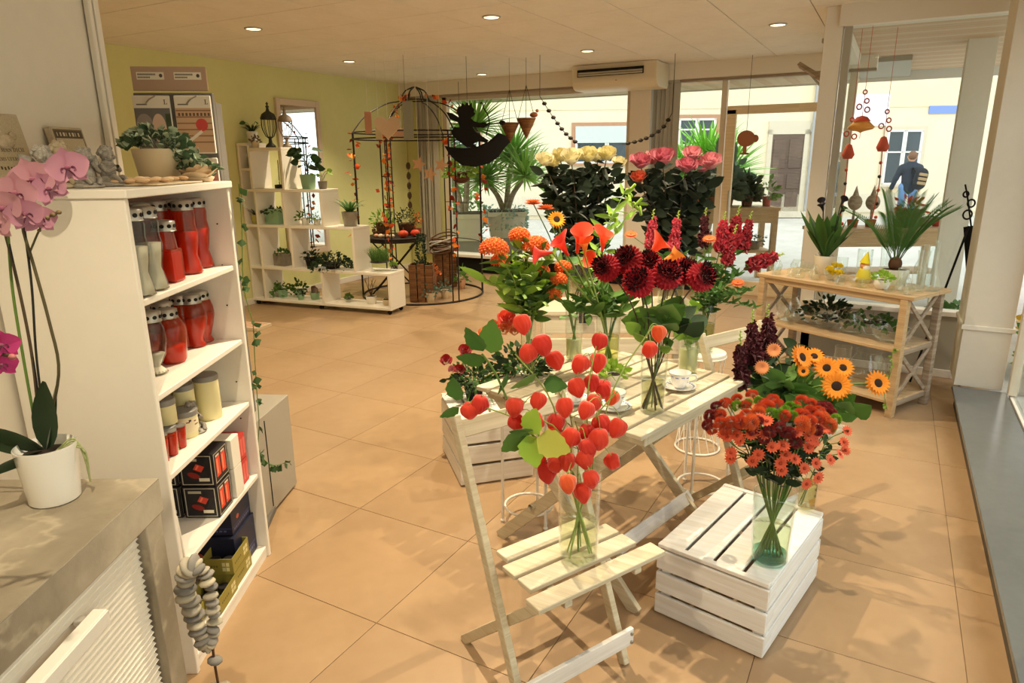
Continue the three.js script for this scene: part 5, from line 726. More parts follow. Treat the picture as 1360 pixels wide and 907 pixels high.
function cup(p, label, turn) {
  const o = thing('tea_cup', label, 'cup', p, turn, 'white and blue tea cups on the slatted table'), blue = canvasMat(256, 64, (c, w, h) => { c.fillStyle = '#f2efe8'; c.fillRect(0, 0, w, h); c.fillStyle = '#2f52a0'; for (let i = 0; i < 12; i++) { c.beginPath(); c.arc(12 + i * 21, 32 + (i % 2) * 10 - 5, 8, 0, 7); c.fill(); c.fillRect(6 + i * 21, 50, 14, 4); } }, { roughness: 0.15 });
  mesh('bowl', lathe([[0, 0], [0.02, 0], [0.022, 0.004], [0.03, 0.02], [0.04, 0.05], [0.0435, 0.062], [0.0415, 0.062], [0.036, 0.045], [0.02, 0.012], [0, 0.01]], 28), m.porcelain, o); mesh('painted_band', lathe([[0.0385, 0.042], [0.0428, 0.056]], 28), blue, o);
  mesh('handle', tube([[0.039, 0.05, 0], [0.06, 0.052, 0], [0.06, 0.03, 0], [0.035, 0.024, 0]], 0.0035, 14, 6), m.porcelain, o); return o;
}
function saucer(p, label) { const o = thing('saucer', label, 'saucer', p, 0, 'white and blue saucers on the slatted table'); mesh('dish', lathe([[0, 0], [0.03, 0], [0.032, 0.003], [0.066, 0.013], [0.066, 0.015], [0.034, 0.006], [0, 0.005]], 32), m.porcelain, o); mesh('painted_rim', lathe([[0.046, 0.0102], [0.064, 0.0152]], 32), canvasMat(512, 32, (c, w, h) => { c.fillStyle = '#f2efe8'; c.fillRect(0, 0, w, h); c.fillStyle = '#3458a8'; for (let i = 0; i < 28; i++) { c.beginPath(); c.arc(9 + i * 18.3, 16, 6, 0, 7); c.fill(); } }, { roughness: 0.2 }), o); }
for (const [x, y, l, t] of [[764, 534, 'beside the green posy', 2.2], [815, 543, 'at the near corner of the table', 2.6], [902, 516, 'beside the dahlia vase', 0.3]]) { const p = onY(x, y, TB.h + 0.0015); saucer(p, 'white and blue saucer ' + l); cup(p.clone().setY(TB.h + 0.0075), 'white and blue tea cup ' + l, t); }

// ================= CUT FLOWERS =================
const FG = {
  dahlia: merged([0, 1, 2, 3, 4, 5].flatMap((k) => { const n = [22, 22, 20, 17, 13, 9][k], e = [-0.3, 0.02, 0.3, 0.6, 0.92, 1.2][k], L = [0.054, 0.056, 0.053, 0.047, 0.039, 0.03][k]; return Array.from({ length: n }, (_, i) => { const a = (i + k * 0.5) / n * 6.283; return aim(leafG(L, 0.021, { n: 4, bend: 0.25, fold: 0.28, p: 1.35 }), v3(0, 0.004 * k, 0), v3(Math.cos(a) * Math.cos(e), Math.sin(e), Math.sin(a) * Math.cos(e)), Math.PI / 2 - a); }); })),
  dahliaCore: merged(Array.from({ length: 60 }, (_, i) => { const t = i / 60, a = i * 2.4, r = 0.026 * Math.sqrt(t); return aim(leafG(0.018, 0.009, { n: 2, fold: 0.5 }), v3(Math.cos(a) * r, 0.02, Math.sin(a) * r), v3(Math.cos(a) * t * 0.7, 1, Math.sin(a) * t * 0.7), a); })),
  ray: (n, L, w, e, rows = 1) => merged(Array.from({ length: n * rows }, (_, i) => { const k = Math.floor(i / n), a = (i + k * 0.5) / n * 6.283, ee = e + k * 0.28; return aim(leafG(L * (1 - k * 0.12), w, { n: 3, bend: 0.1, fold: 0.15, p: 0.85 }), v3(0, k * 0.002, 0), v3(Math.cos(a) * Math.cos(ee), Math.sin(ee), Math.sin(a) * Math.cos(ee)), Math.PI / 2 - a); })),
  pom: (r, n, sy) => merged(Array.from({ length: n }, (_, i) => { const y = 1 - i / n * 1.25, a = i * 2.4, q = Math.sqrt(Math.max(0, 1 - y * y)), d = v3(q * Math.cos(a), y, q * Math.sin(a)); return aim(leafG(r * 0.6, r * 0.36, { n: 2, fold: 0.3 }), d.clone().multiplyScalar(r * 0.55).multiply(v3(1, sy, 1)), d, a); })),
  rose: (() => { const l = []; for (let i = 0; i < 17; i++) { const a = i * 2.4, t = i / 17, R = 0.006 + 0.03 * t, H = 0.052 - 0.016 * t, open = 0.1 + t * 0.75; l.push(xf(grid((u, v) => { const w = (u - 0.5) * (1.9 - t * 0.5), hh = v * H * (1 - 0.35 * Math.abs(u - 0.5) ** 2 * 4 * v), out = R * (0.55 + 0.45 * Math.sin(v * 1.5)) + open * 0.016 * v * v; return [Math.sin(w) * out, hh - t * 0.006, Math.cos(w) * out]; }, 5, 4), [0, 0, 0], [0, a, 0])); } return merged(l); })(),
  calla: grid((u, v) => { const a = (u - 0.5) * 6.283 * 1.08, t = v, r = 0.008 + 0.024 * Math.pow(t, 1.6), fl = t > 0.7 ? (t - 0.7) * 0.06 : 0, lip = Math.cos(a) , y = 0.105 * t + (t > 0.5 ? (t - 0.5) * 0.06 * (lip < 0 ? -lip : lip * 0.9) * (lip < 0 ? -0.3 : 1) : 0); const rr0 = (r + fl) * (1 + 0.06 * (u - 0.5)); return [Math.sin(a) * rr0, y, Math.cos(a) * rr0 + (lip > 0 ? t * t * 0.016 : 0)]; }, 22, 10),
  spadix: merged([xf(new THREE.CapsuleGeometry(0.0045, 0.045, 3, 8), [0, 0.05, 0])]),
  lantern: grid((u, v) => { const a = u * 6.283, e = v * Math.PI, R = 0.0285 * Math.pow(Math.sin(e), 0.6) * (v > 0.5 ? 1 - Math.pow((v - 0.5) / 0.5, 1.6) * 0.4 : 1) * (1 - 0.2 * Math.pow(Math.abs(Math.sin(a * 2.5)), 0.5) * Math.sin(e)) * (1 + 0.05 * Math.sin(a * 11 + v * 9)); return [Math.cos(a) * R * 1.04, -(0.026 - Math.cos(e) * 0.026) - (v > 0.8 ? (v - 0.8) * 0.05 : 0), Math.sin(a) * R]; }, 30, 12),
  floret: merged([...[0, 1, 2, 3, 4].map((i) => { const a = i * 1.257; return aim(leafG(0.02, 0.019, { n: 3, bend: 0.7, fold: 0.3, p: 0.8 }), v3(0, 0, 0), v3(Math.cos(a) * 0.9, 0.75, Math.sin(a) * 0.9), Math.PI / 2 - a); }), ...[0, 1, 2].map((i) => { const a = i * 2.09 + 0.5; return aim(leafG(0.017, 0.014, { n: 2, bend: 0.4, fold: 0.4 }), v3(0, 0.002, 0), v3(Math.cos(a) * 0.45, 1, Math.sin(a) * 0.45), Math.PI / 2 - a); })]),
  star: merged(Array.from({ length: 5 }, (_, i) => { const a = i / 5 * 6.283; return aim(leafG(0.013, 0.007, { n: 2 }), v3(0, 0, 0), v3(Math.cos(a), 0.5, Math.sin(a)), Math.PI / 2 - a); }).concat([sp(0.004, 0, 0.004, 0, 1, 5)])),
  sepal: merged(Array.from({ length: 7 }, (_, i) => { const a = i / 7 * 6.283; return aim(leafG(0.03, 0.014, { n: 2 }), v3(0, -0.004, 0), v3(Math.cos(a), 0.1, Math.sin(a)), Math.PI / 2 - a); })),
};
FG.sun = FG.ray(19, 0.054, 0.0155, 0.1, 2); FG.daisy = FG.ray(13, 0.022, 0.0085, 0.15, 1); FG.gerb = FG.ray(20, 0.045, 0.011, 0.1, 2); FG.mum = FG.pom(0.03, 150, 0.55); FG.button = FG.pom(0.017, 110, 0.95);
for (const k of Object.keys(FG)) if (FG[k].isBufferGeometry) FG[k] = clean(FG[k]);
// a cut stem standing in a vase: thing with stem, leaves and what build() puts on top
function cutFlower(name, label, cat, group, vp, head, { r = 0.0025, sm = m.stem, leaves = 0, leafK = 'lance', lm = m.leaf, lo = 0.35, hi = 0.95, ls = 1, rim = 0.25, vr = 0.035, bow = 0.02, spread = 0, build } = {}) {
  const o = thing(name, label, cat, vp, rr(-0.001, 0.001), group), h = head.clone().sub(vp), out = v3(h.x, 0, h.z), L = out.length() || 1; out.divideScalar(L);
  const b = out.clone().multiplyScalar(-Math.min(vr * 0.7, L * 0.5)).add(v3(rr(-0.006, 0.006), 0.016, rr(-0.006, 0.006))), q = out.clone().multiplyScalar(Math.min(vr * 0.68, L * 0.4)).setY(rim), mid = q.clone().lerp(h, 0.55).addScaledVector(out, -bow * Math.min(1, L / 0.1)).add(v3(0, bow, 0));
  const pts = [b, b.clone().lerp(q, 0.5), q, mid, h]; mesh('stem', tube(pts, r, 14, 6, r * 0.8), sm, o); const c = new THREE.CatmullRomCurve3(pts, false, 'centripetal');
  if (leaves) { const l = []; for (let i = 0; i < leaves; i++) { const t = lo + (hi - lo) * ((i + rnd()) / leaves), p = c.getPoint(t), a = i * 2.4 + rnd(); if (spread) p.add(v3(Math.cos(a) * rr(0, spread), rr(-0.02, 0.02), Math.sin(a) * rr(0, spread))); l.push(aim(LF[leafK], p, v3(Math.cos(a), spread ? rr(-0.6, 0.7) : rr(0, 0.9), Math.sin(a)), rr(-0.5, 0.5), ls * rr(0.75, 1.2))); } mesh('foliage', l, lm, o); }
  const dir = c.getTangent(1); if (build) build(o, h, dir, c); return o;
}
const CAM = (p) => v3(0, EYE, 0).sub(p).normalize();
// --- dahlias on the table
{
  const vp = onY(866, 546, TB.h + 0.0015), F = vp.dot(FW), vr = 0.046; vase('clear glass vase of dark red dahlias on the table', vp, 0.043, 0.047, 0.21, { fill: 0.55, water: glassM('#e9e9d2', { ior: 1.15 }) });
  const L = [[806, 356, 0.02, 0.95], [834, 345, 0.05, 1.0], [848, 374, -0.06, 1.06], [862, 350, 0.08, 0.9], [886, 365, -0.02, 1.02], [908, 360, 0.06, 0.95], [931, 368, -0.01, 1.0]];
  for (const [i, [x, y, df, s]] of L.entries()) cutFlower('dahlia', 'dark red dahlia in the glass vase on the table', 'flower', 'dark red dahlias', vp, onF(x, y, F + df), { r: 0.0032, sm: m.stemDark, rim: 0.21, vr, leaves: 3, leafK: 'broad', lm: i % 2 ? m.leafMid : m.leafLight, lo: 0.5, hi: 0.72, ls: 0.6, build: (o, h, d) => {
    const dir = d.multiplyScalar(0.35).add(CAM(h.clone().add(vp)).multiplyScalar(i === 2 ? 0.95 : 0.65)).add(RT.clone().multiplyScalar((i - 3) * 0.12)); put('blossom', FG.dahlia, i % 2 ? m.dahlia : m.dahlia2, o, h, dir, i, s); put('flower_eye', FG.dahliaCore, m.dahliaCore, o, h.clone().addScaledVector(dir, 0.004), dir, i, s * 1.22); put('sepals', FG.sepal, m.leaf, o, h.clone().addScaledVector(dir, -0.012), dir, i, 1);
  } });
  for (const [x, y, df, k] of [[905, 425, 0.1, 0], [890, 418, -0.05, 1], [935, 432, 0.12, 0], [875, 420, 0, 1]]) cutFlower('leaf_spray', 'broad green leaf spray among the dahlias', 'foliage', 'leaf sprays among the dahlias', vp, onF(x, y, F + df), { sm: m.stem, rim: 0.21, vr, leaves: 4, leafK: 'broad', lm: k ? m.leafMid : m.leafDark, lo: 0.75, hi: 1, ls: 1.15 });
}
// --- physalis on the chair
{
  const vp = onY(768, 740, 0.4595), F = vp.dot(FW), vr = 0.052; vase('tall clear glass vase of red physalis lanterns on the chair', vp, 0.056, 0.061, 0.28, { fill: 0.42 });
  const S = [[[684, 470], [[691, 427], [702, 468], [717, 454], [733, 476]], 0.02], [[626, 535], [[622, 546], [639, 535], [684, 538], [717, 530]], -0.02], [[796, 440], [[800, 452], [796, 478], [774, 482], [763, 511], [787, 508]], 0.08], [[868, 432], [[874, 441], [864, 464], [816, 528], [801, 516]], 0.12], [[820, 520], [[825, 566], [812, 614], [796, 560], [797, 579], [790, 534], [782, 543]], -0.02], [[742, 520], [[750, 537], [742, 560], [735, 575], [747, 582], [762, 579], [779, 573]], 0.0], [[706, 552], [[684, 559], [709, 559], [715, 592], [714, 606], [724, 623]], -0.05], [[764, 560], [[740, 618], [755, 611], [775, 608], [778, 593], [753, 640], [772, 650], [783, 635]], -0.09]];
  for (const [i, [tip, ls, df]] of S.entries()) cutFlower('physalis_branch', 'stem of orange red physalis lanterns in the vase on the chair', 'flower', 'physalis stems', vp, onF(...tip, F + df), { r: 0.0026, sm: m.stemLight, rim: 0.27, vr, bow: 0.03, build: (o, h, d, c) => {
    for (const [k, [x, y]] of ls.entries()) { const p = onF(x, y - 9, F + df + rr(-0.05, 0.03)).sub(vp); let bt = 0, bd = 9; for (let t = 0.35; t <= 1; t += 0.05) { const e = c.getPoint(t).distanceTo(p); if (e < bd) { bd = e; bt = t; } } const a = c.getPoint(bt); mesh('lantern_stalk', tube([a, a.clone().lerp(p, 0.5).add(v3(0, 0.02, 0)), p], 0.0012, 8, 5), m.stemLight, o); put('lantern', FG.lantern, i === 3 && k < 1 ? m.physalisO : (i + k) % 4 === 2 ? m.physalis2 : (i * 3 + k) % 7 === 4 ? m.physalisO : m.physalis, o, p, v3(rr(-0.4, 0.4), 1, rr(-0.4, 0.4)), rr(0, 6), rr(0.82, 1.0)); }
  } });
  const lp = [[654, 455, 0.02, 1.15, 'g', [0.15, 1]], [634, 452, 0.0, 1.0, 'd', [-0.5, 1]], [630, 475, 0.01, 0.95, 'd', [-1, 0.25]], [700, 500, 0, 1.0, 'm', [-0.9, -0.3]], [736, 512, 0.02, 0.8, 'd', [1, -0.2]], [705, 592, -0.1, 1.05, 'l', [0.3, -1]], [688, 582, -0.1, 1.05, 'm', [-0.8, -0.6]], [728, 588, -0.12, 1.1, 'y', [1, -0.4]], [708, 562, -0.1, 0.95, 'l', [0.3, 1]], [694, 570, -0.1, 0.8, 'm', [-1, 0.2]], [668, 504, 0, 0.75, 'd', [-0.4, -0.6]], [606, 522, -0.02, 0.85, 'd', [0, 0.7]], [598, 545, -0.02, 0.7, 'd', [-0.8, -0.3]]];
  const o = thing('physalis_shoot', 'leafy physalis shoot with large pointed green leaves', 'foliage', vp), cols = { g: m.leafMid, d: m.leaf, m: m.leafMid, l: m.leafLime, y: m.leafYellow }, lg = leafG(0.085, 0.066, { n: 10, fold: 0.12, bend: 0.25, p: 0.7, lobes: 4.5 }), c0 = onF(690, 560, F - 0.03).sub(vp), c1 = onF(655, 490, F).sub(vp);
  mesh('stem', tube([v3(0, 0.02, 0), v3(-0.02, 0.26, 0), c0, c1, onF(640, 470, F).sub(vp)], 0.003, 20, 6), m.stem, o);
  for (const [x, y, df, s, k, [dx, dy]] of lp) { const e = onF(x, y, F + df).sub(vp), b = e.clone().addScaledVector(RT, -dx * 0.03).add(v3(0, -dy * 0.03, 0)); mesh('leaf', aim(lg, b, RT.clone().multiplyScalar(dx).add(v3(0, dy, 0)).addScaledVector(FW, rr(-0.2, 0.2)), rr(-0.3, 0.3), s), cols[k], o); }
}
// --- calla lilies
{
  const vp = onY(806, 500, TB.h + 0.0015), F = vp.dot(FW), vr = 0.044; vase('tall clear glass vase of calla lilies on the table', vp, 0.046, 0.05, 0.25, { fill: 0.7, water: glassM('#e9eab8', { ior: 1.2 }) });
  for (const [i, [x, y, df, tx, ty, mt, s]] of [[724, 336, -0.03, -0.9, -0.05, m.callaRed, 0.72], [750, 330, 0.02, -0.45, 0.7, m.callaRed, 0.78], [768, 322, -0.03, 0.15, 1, m.calla, 0.85], [801, 320, 0.06, 0.1, 1, m.calla, 0.75], [868, 330, 0.05, 0.6, 0.9, m.calla, 0.85], [884, 344, 0.0, 0.95, 0.5, m.callaOrange, 0.85], [776, 325, -0.05, -0.1, 1, m.callaOrange, 0.55], [792, 352, -0.02, -0.6, 0.6, m.calla, 0.65]].entries()) cutFlower('calla_lily', mt === m.callaOrange ? 'pale orange calla lily in the tall vase' : mt === m.callaRed ? 'deep red orange calla lily in the tall vase' : 'bright orange calla lily in the tall vase', 'flower', 'calla lilies on the table', vp, onF(x, y, F + df).addScaledVector(RT, -tx * 0.03).add(v3(0, -ty * 0.04, 0)), { r: 0.0046, sm: i % 2 ? m.stem : m.stemLight, rim: 0.25, vr, bow: 0.0, build: (o, h) => { const d = RT.clone().multiplyScalar(tx).add(v3(0, ty, 0)).addScaledVector(FW, -0.25); put('spathe', FG.calla, mt, o, h, d, i * 1.3 + 0.6, s); put('spadix', FG.spadix, m.spadix, o, h, d, 0, s); } });
}
// --- leafy filler among the callas and the butterfly weed
{
  const vp = onY(806, 500, TB.h + 0.0015), F = vp.dot(FW);
  for (const [x, y, df, k] of [[770, 400, 0.03, 0], [785, 372, 0.08, 1], [752, 420, -0.02, 1], [820, 400, 0.06, 0], [835, 420, -0.02, 1]]) cutFlower('leaf_spray', 'narrow green leaf spray among the calla lilies', 'foliage', 'leaf sprays among the calla lilies', vp, onF(x, y, F + df), { sm: m.stem, rim: 0.25, vr: 0.044, leaves: 12, leafK: 'lance', lm: k ? m.leafMid : m.leaf, lo: 0.62, hi: 1, ls: 1.1 });
  const v2 = onY(702, 498, TB.h + 0.0015), F2 = v2.dot(FW);
  for (const [x, y, df, k] of [[690, 360, 0, 0], [715, 372, 0.04, 1], [672, 378, -0.03, 1], [735, 340, 0.06, 0], [700, 330, 0.06, 1], [725, 400, -0.03, 0], [680, 345, 0.05, 1], [645, 372, -0.04, 0]]) cutFlower('leaf_spray', 'lush green leaf spray below the butterfly weed', 'foliage', 'leaf sprays below the butterfly weed', v2, onF(x, y, F2 + df), { sm: m.stemLight, rim: 0.24, vr: 0.03, leaves: 10, leafK: 'lance', lm: k ? m.leafLime : m.leafLight, lo: 0.55, hi: 1, ls: 1.15 });
}
// --- butterfly weed, gerbera and sunflower in two slim vases
{
  const vp = onY(702, 498, TB.h + 0.0015), F = vp.dot(FW), vr = 0.03; vase('slim clear glass vase of orange butterfly weed on the table', vp, 0.03, 0.033, 0.24, { fill: 0.5 });
  for (const [x, y, df, s] of [[656, 322, -0.02, 1.25], [664, 338, 0.02, 0.8], [712, 318, 0.05, 1.15], [690, 304, 0.08, 0.9], [742, 362, 0.0, 0.7], [736, 382, -0.02, 0.6], [748, 346, 0.05, 0.7], [720, 350, 0.08, 0.6]]) cutFlower('butterfly_weed', 'orange butterfly weed head on a leafy stem', 'flower', 'orange butterfly weed stems', vp, onF(x, y + 10, F + df), { r: 0.003, sm: m.stemLight, rim: 0.24, vr, leaves: 14, leafK: 'lance', lm: m.leafMid, lo: 0.5, hi: 0.97, ls: 0.95, build: (o, h) => { const A = [], B = []; for (let i = 0; i < 80 * s; i++) { const a = i * 2.4, t = i / (80 * s), e = Math.acos(1 - t * 1.2); (i % 2 ? A : B).push(aim(FG.star, h.clone().add(v3(Math.sin(e) * Math.cos(a) * 0.042 * s, Math.cos(e) * 0.034 * s, Math.sin(e) * Math.sin(a) * 0.042 * s)), v3(Math.sin(e) * Math.cos(a), Math.cos(e), Math.sin(e) * Math.sin(a)), a, 1.15)); } mesh('blossom', A, m.ascl, o); mesh('blossom', B, m.ascl2, o); } });
  const v2 = onY(762, 478, TB.h + 0.0015), F2 = v2.dot(FW); vase('clear glass cylinder with cloudy water on the table', v2, 0.038, 0.04, 0.23, { fill: 0.42, water: m.cloudy });
  cutFlower('sunflower', 'yellow sunflower rising behind the butterfly weed', 'flower', undefined, v2, onF(739, 292, F2 + 0.02), { r: 0.005, rim: 0.23, vr: 0.035, leaves: 5, leafK: 'broad', lm: m.leaf, lo: 0.5, hi: 0.9, build: (o, h) => { const d = CAM(h.clone().add(v2)).add(v3(0, 0.45, 0)).addScaledVector(RT, 0.25); put('blossom', FG.sun, m.sunY, o, h, d, 0, 0.78); put('flower_eye', clean(sp(0.022, 0, 0, 0, [1, 0.4, 1])), m.sunDisc, o, h, d); put('sepals', FG.sepal, m.leaf, o, h, d, 0, 1.2); } });
  for (const [x, y, l] of [[708, 270, 'orange gerbera facing the window above the sunflower'], [724, 277, 'orange gerbera half hidden beside the sunflower']]) cutFlower('gerbera', l, 'flower', undefined, v2, onF(x, y, F2 + 0.1), { r: 0.003, rim: 0.23, vr: 0.035, build: (o, h) => { const d = v3(0, 1, 0).addScaledVector(FW, 0.25); put('blossom', FG.gerb, m.mumO2, o, h, d, 0, 0.95); put('flower_eye', clean(sp(0.012, 0, 0, 0, [1, 0.5, 1])), m.mumEye, o, h, d); } });
  for (const [x, y, df] of [[832, 250, 0.25], [818, 282, 0.2], [846, 268, 0.28]]) cutFlower('budding_lily', 'tall green lily stem with unopened buds', 'flower', 'green lily stems with buds', v2, onF(x, y, F2 + df), { r: 0.003, rim: 0.23, vr: 0.03, leaves: 14, leafK: 'lance', lm: m.leafLight, lo: 0.55, hi: 1, ls: 0.8, build: (o, h) => mesh('bud', [0, 1, 2].map((i) => aim(new THREE.CapsuleGeometry(0.007, 0.04, 3, 7), h.clone().add(v3(rr(-0.02, 0.02), i * -0.02, rr(-0.02, 0.02))), v3(Math.cos(i * 2.1), 1.1, Math.sin(i * 2.1)))), m.leafLime, o) });
  const v3p = onY(913, 495, TB.h + 0.0015); vase('short glass vase with milky green water on the table', v3p, 0.04, 0.043, 0.15, { fill: 0.7, water: m.cloudy });
  const F3 = v3p.dot(FW); for (const [x, y, df] of [[908, 418, 0], [926, 428, 0.05], [893, 440, -0.03], [915, 400, 0.08], [882, 405, 0.05]]) cutFlower('leaf_spray', 'pale stemmed leaf spray in the milky vase', 'foliage', 'leaf sprays in the milky vase', v3p, onF(x, y, F3 + df), { sm: m.stemLight, rim: 0.15, vr: 0.036, leaves: 9, leafK: 'oval', lm: m.leafLight, lo: 0.4, hi: 1, ls: 1.1 });
}
// --- snapdragons
function snapdragon(label, group, vp, head, dir, mt, { L = 0.18, n = 30, rim = 0.24, vr = 0.035, s = 1, r = 0.003, leaves = 12, lm = m.leaf } = {}) {
  const D0 = dir.clone().normalize(), end = head.clone().addScaledVector(D0, -L * 0.5);
  return cutFlower('snapdragon', label, 'flower', group, vp, end, { r, rim, vr, leaves, leafK: 'lance', lm, lo: 0.45, hi: 0.98, ls: 0.7, build: (o, h) => {
    mesh('spike', tube([h, h.clone().addScaledVector(D0, L)], 0.0022, 2, 5), m.stemLight, o); const A = [], B = [];
    for (let i = 0; i < n; i++) { const t = i / n, a = i * 2.4, x = D0.clone().cross(v3(0.3, 0.2, 1)).normalize(), y = D0.clone().cross(x), out = x.multiplyScalar(Math.cos(a)).add(y.multiplyScalar(Math.sin(a))), p = h.clone().addScaledVector(D0, L * t); if (t < 0.72) A.push(aim(FG.floret, p.addScaledVector(out, rr(0.002, 0.012)).addScaledVector(D0, rr(-0.01, 0.01)), out.addScaledVector(D0, rr(-0.3, 0.6)), a, s * (1.75 - t * 1.0) * rr(0.8, 1.25))); else B.push(aim(sp(0.006, 0, 0.006, 0, [0.8, 1.2, 0.8], 6), p, out.addScaledVector(D0, 0.6), 0, 1.3 - t * 0.6)); }
    mesh('blossom', A, mt, o); mesh('bud', B, m.bud, o);
  } });
}
{
  const vp = S3.clone().setY(0.5615), F = vp.dot(FW), g = 'snapdragons in the stool vase'; vase('clear glass vase of snapdragons on the wire stool', vp, 0.05, 0.054, 0.26, { fill: 0.6, water: glassM('#d8dca8', { ior: 1.2 }) });
  const up = v3(0, 1, 0);
  for (const [x, y, df, tx, mt, s, l] of [[866, 302, 0.05, 0.05, m.snapPink, 0.95, 'rosy red'], [898, 304, 0.0, 0.1, m.snapPink, 0.95, 'rosy red'], [936, 300, 0.08, 0, m.snapDark, 0.95, 'blackish red'], [960, 306, -0.04, 0.05, m.snap2, 1.15, 'crimson'], [978, 298, 0.0, 0.1, m.snap, 1.2, 'crimson'], [992, 304, 0.06, 0.2, m.snap, 1.1, 'crimson'], [972, 322, -0.06, 0.2, m.snap, 1.0, 'crimson']]) snapdragon(l + ' snapdragon spike with green tip in the stool vase', g, vp, onF(x, y, F + df), up.clone().addScaledVector(RT, tx), mt, { s, L: 0.19 });
  snapdragon('crimson snapdragon leaning far out towards the glass table', g, vp, onF(1020, 344, F - 0.02), up.clone().multiplyScalar(0.35).addScaledVector(RT, 1), m.snap, { s: 1.2, L: 0.17, n: 40 });
  for (const [x, y, df] of [[985, 392, -0.1], [955, 385, -0.12], [1000, 385, 0], [940, 360, 0], [1005, 410, -0.08], [965, 350, 0.05], [925, 345, 0.12], [980, 365, 0.05]]) cutFlower('fern_spray', 'dark ferny green spray below the snapdragons', 'foliage', 'green sprays in the stool vase', vp, onF(x, y, F + df), { rim: 0.26, vr: 0.04, leaves: 34, leafK: 'lance', lm: m.leaf, lo: 0.4, hi: 1, ls: 0.55 });
  for (const [x, y, df, l] of [[942, 318, -0.05, 'small orange gerbera beside the crimson snapdragons'], [980, 376, -0.12, 'orange gerbera low on the window side of the stool vase'], [838, 312, 0.1, 'orange gerbera seen edge on behind the calla lilies']]) cutFlower('gerbera', l, 'flower', undefined, vp, onF(x, y, F + df), { rim: 0.26, vr: 0.04, build: (o, h) => { const d = CAM(h.clone().add(vp)).multiplyScalar(0.4).add(v3(0, 0.9, 0)); put('blossom', FG.gerb, m.mumO2, o, h, d, 0, 0.85); put('flower_eye', clean(sp(0.01, 0, 0, 0, [1, 0.5, 1])), m.mumEye, o, h, d); } });
}
// --- roses on the sideboard
{
  const bed = (x, heads, mats, label, lab2, gr) => {
    const vp = onF(x, 300, SBF).setY(SBH + 0.0015), F = SBF; vase(label, vp, 0.075, 0.085, 0.3, { fill: 0.5 });
    for (const [i, [hx, hy, df, s, k]] of heads.entries()) cutFlower('rose', lab2[k || 0], 'flower', gr, vp, onF(hx, hy + 5, F + df), { r: 0.004, sm: m.stemDark, rim: 0.3, vr: 0.07, leaves: 46, spread: 0.045, leafK: 'oval', lm: m.leafRose, lo: 0.48, hi: 0.95, ls: 1.5, bow: 0.01, build: (o, h) => { const d = v3(0, 1, 0).add(CAM(h.clone().add(vp)).multiplyScalar(0.55)).addScaledVector(RT, rr(-0.2, 0.2)); put('blossom', FG.rose, mats[(k || 0) * 2 + i % 2], o, h, d, i, s * 1.3); put('sepals', FG.sepal, m.leafRose, o, h, d, 0, 1); } });
    return vp;
  };
  bed(775, [[723, 211, 0, 0.95], [744, 206, 0.05, 1], [759, 209, -0.08, 1.15], [781, 206, -0.05, 1.1], [794, 207, 0.08, 0.95], [806, 204, 0.0, 1.05], [822, 214, 0.1, 0.8], [735, 216, 0.12, 0.85]], [m.roseC, m.roseC2], 'glass vase of cream roses on the sideboard', ['cream yellow rose with dark leaves on the sideboard'], 'cream roses');
  bed(895, [[850, 214, 0, 1.1], [869, 209, 0.06, 1.1], [880, 210, -0.06, 1.25], [919, 205, 0.02, 1.1], [911, 220, -0.06, 1.05], [944, 215, -0.02, 1.2], [932, 220, 0.1, 1], [848, 234, -0.06, 0.85, 1]], [m.roseP, m.roseP2, m.roseO, m.roseO], 'glass vase of pink roses on the sideboard', ['pink rose with dark leaves on the sideboard', 'single orange rose below the pink ones'], 'pink roses');
}
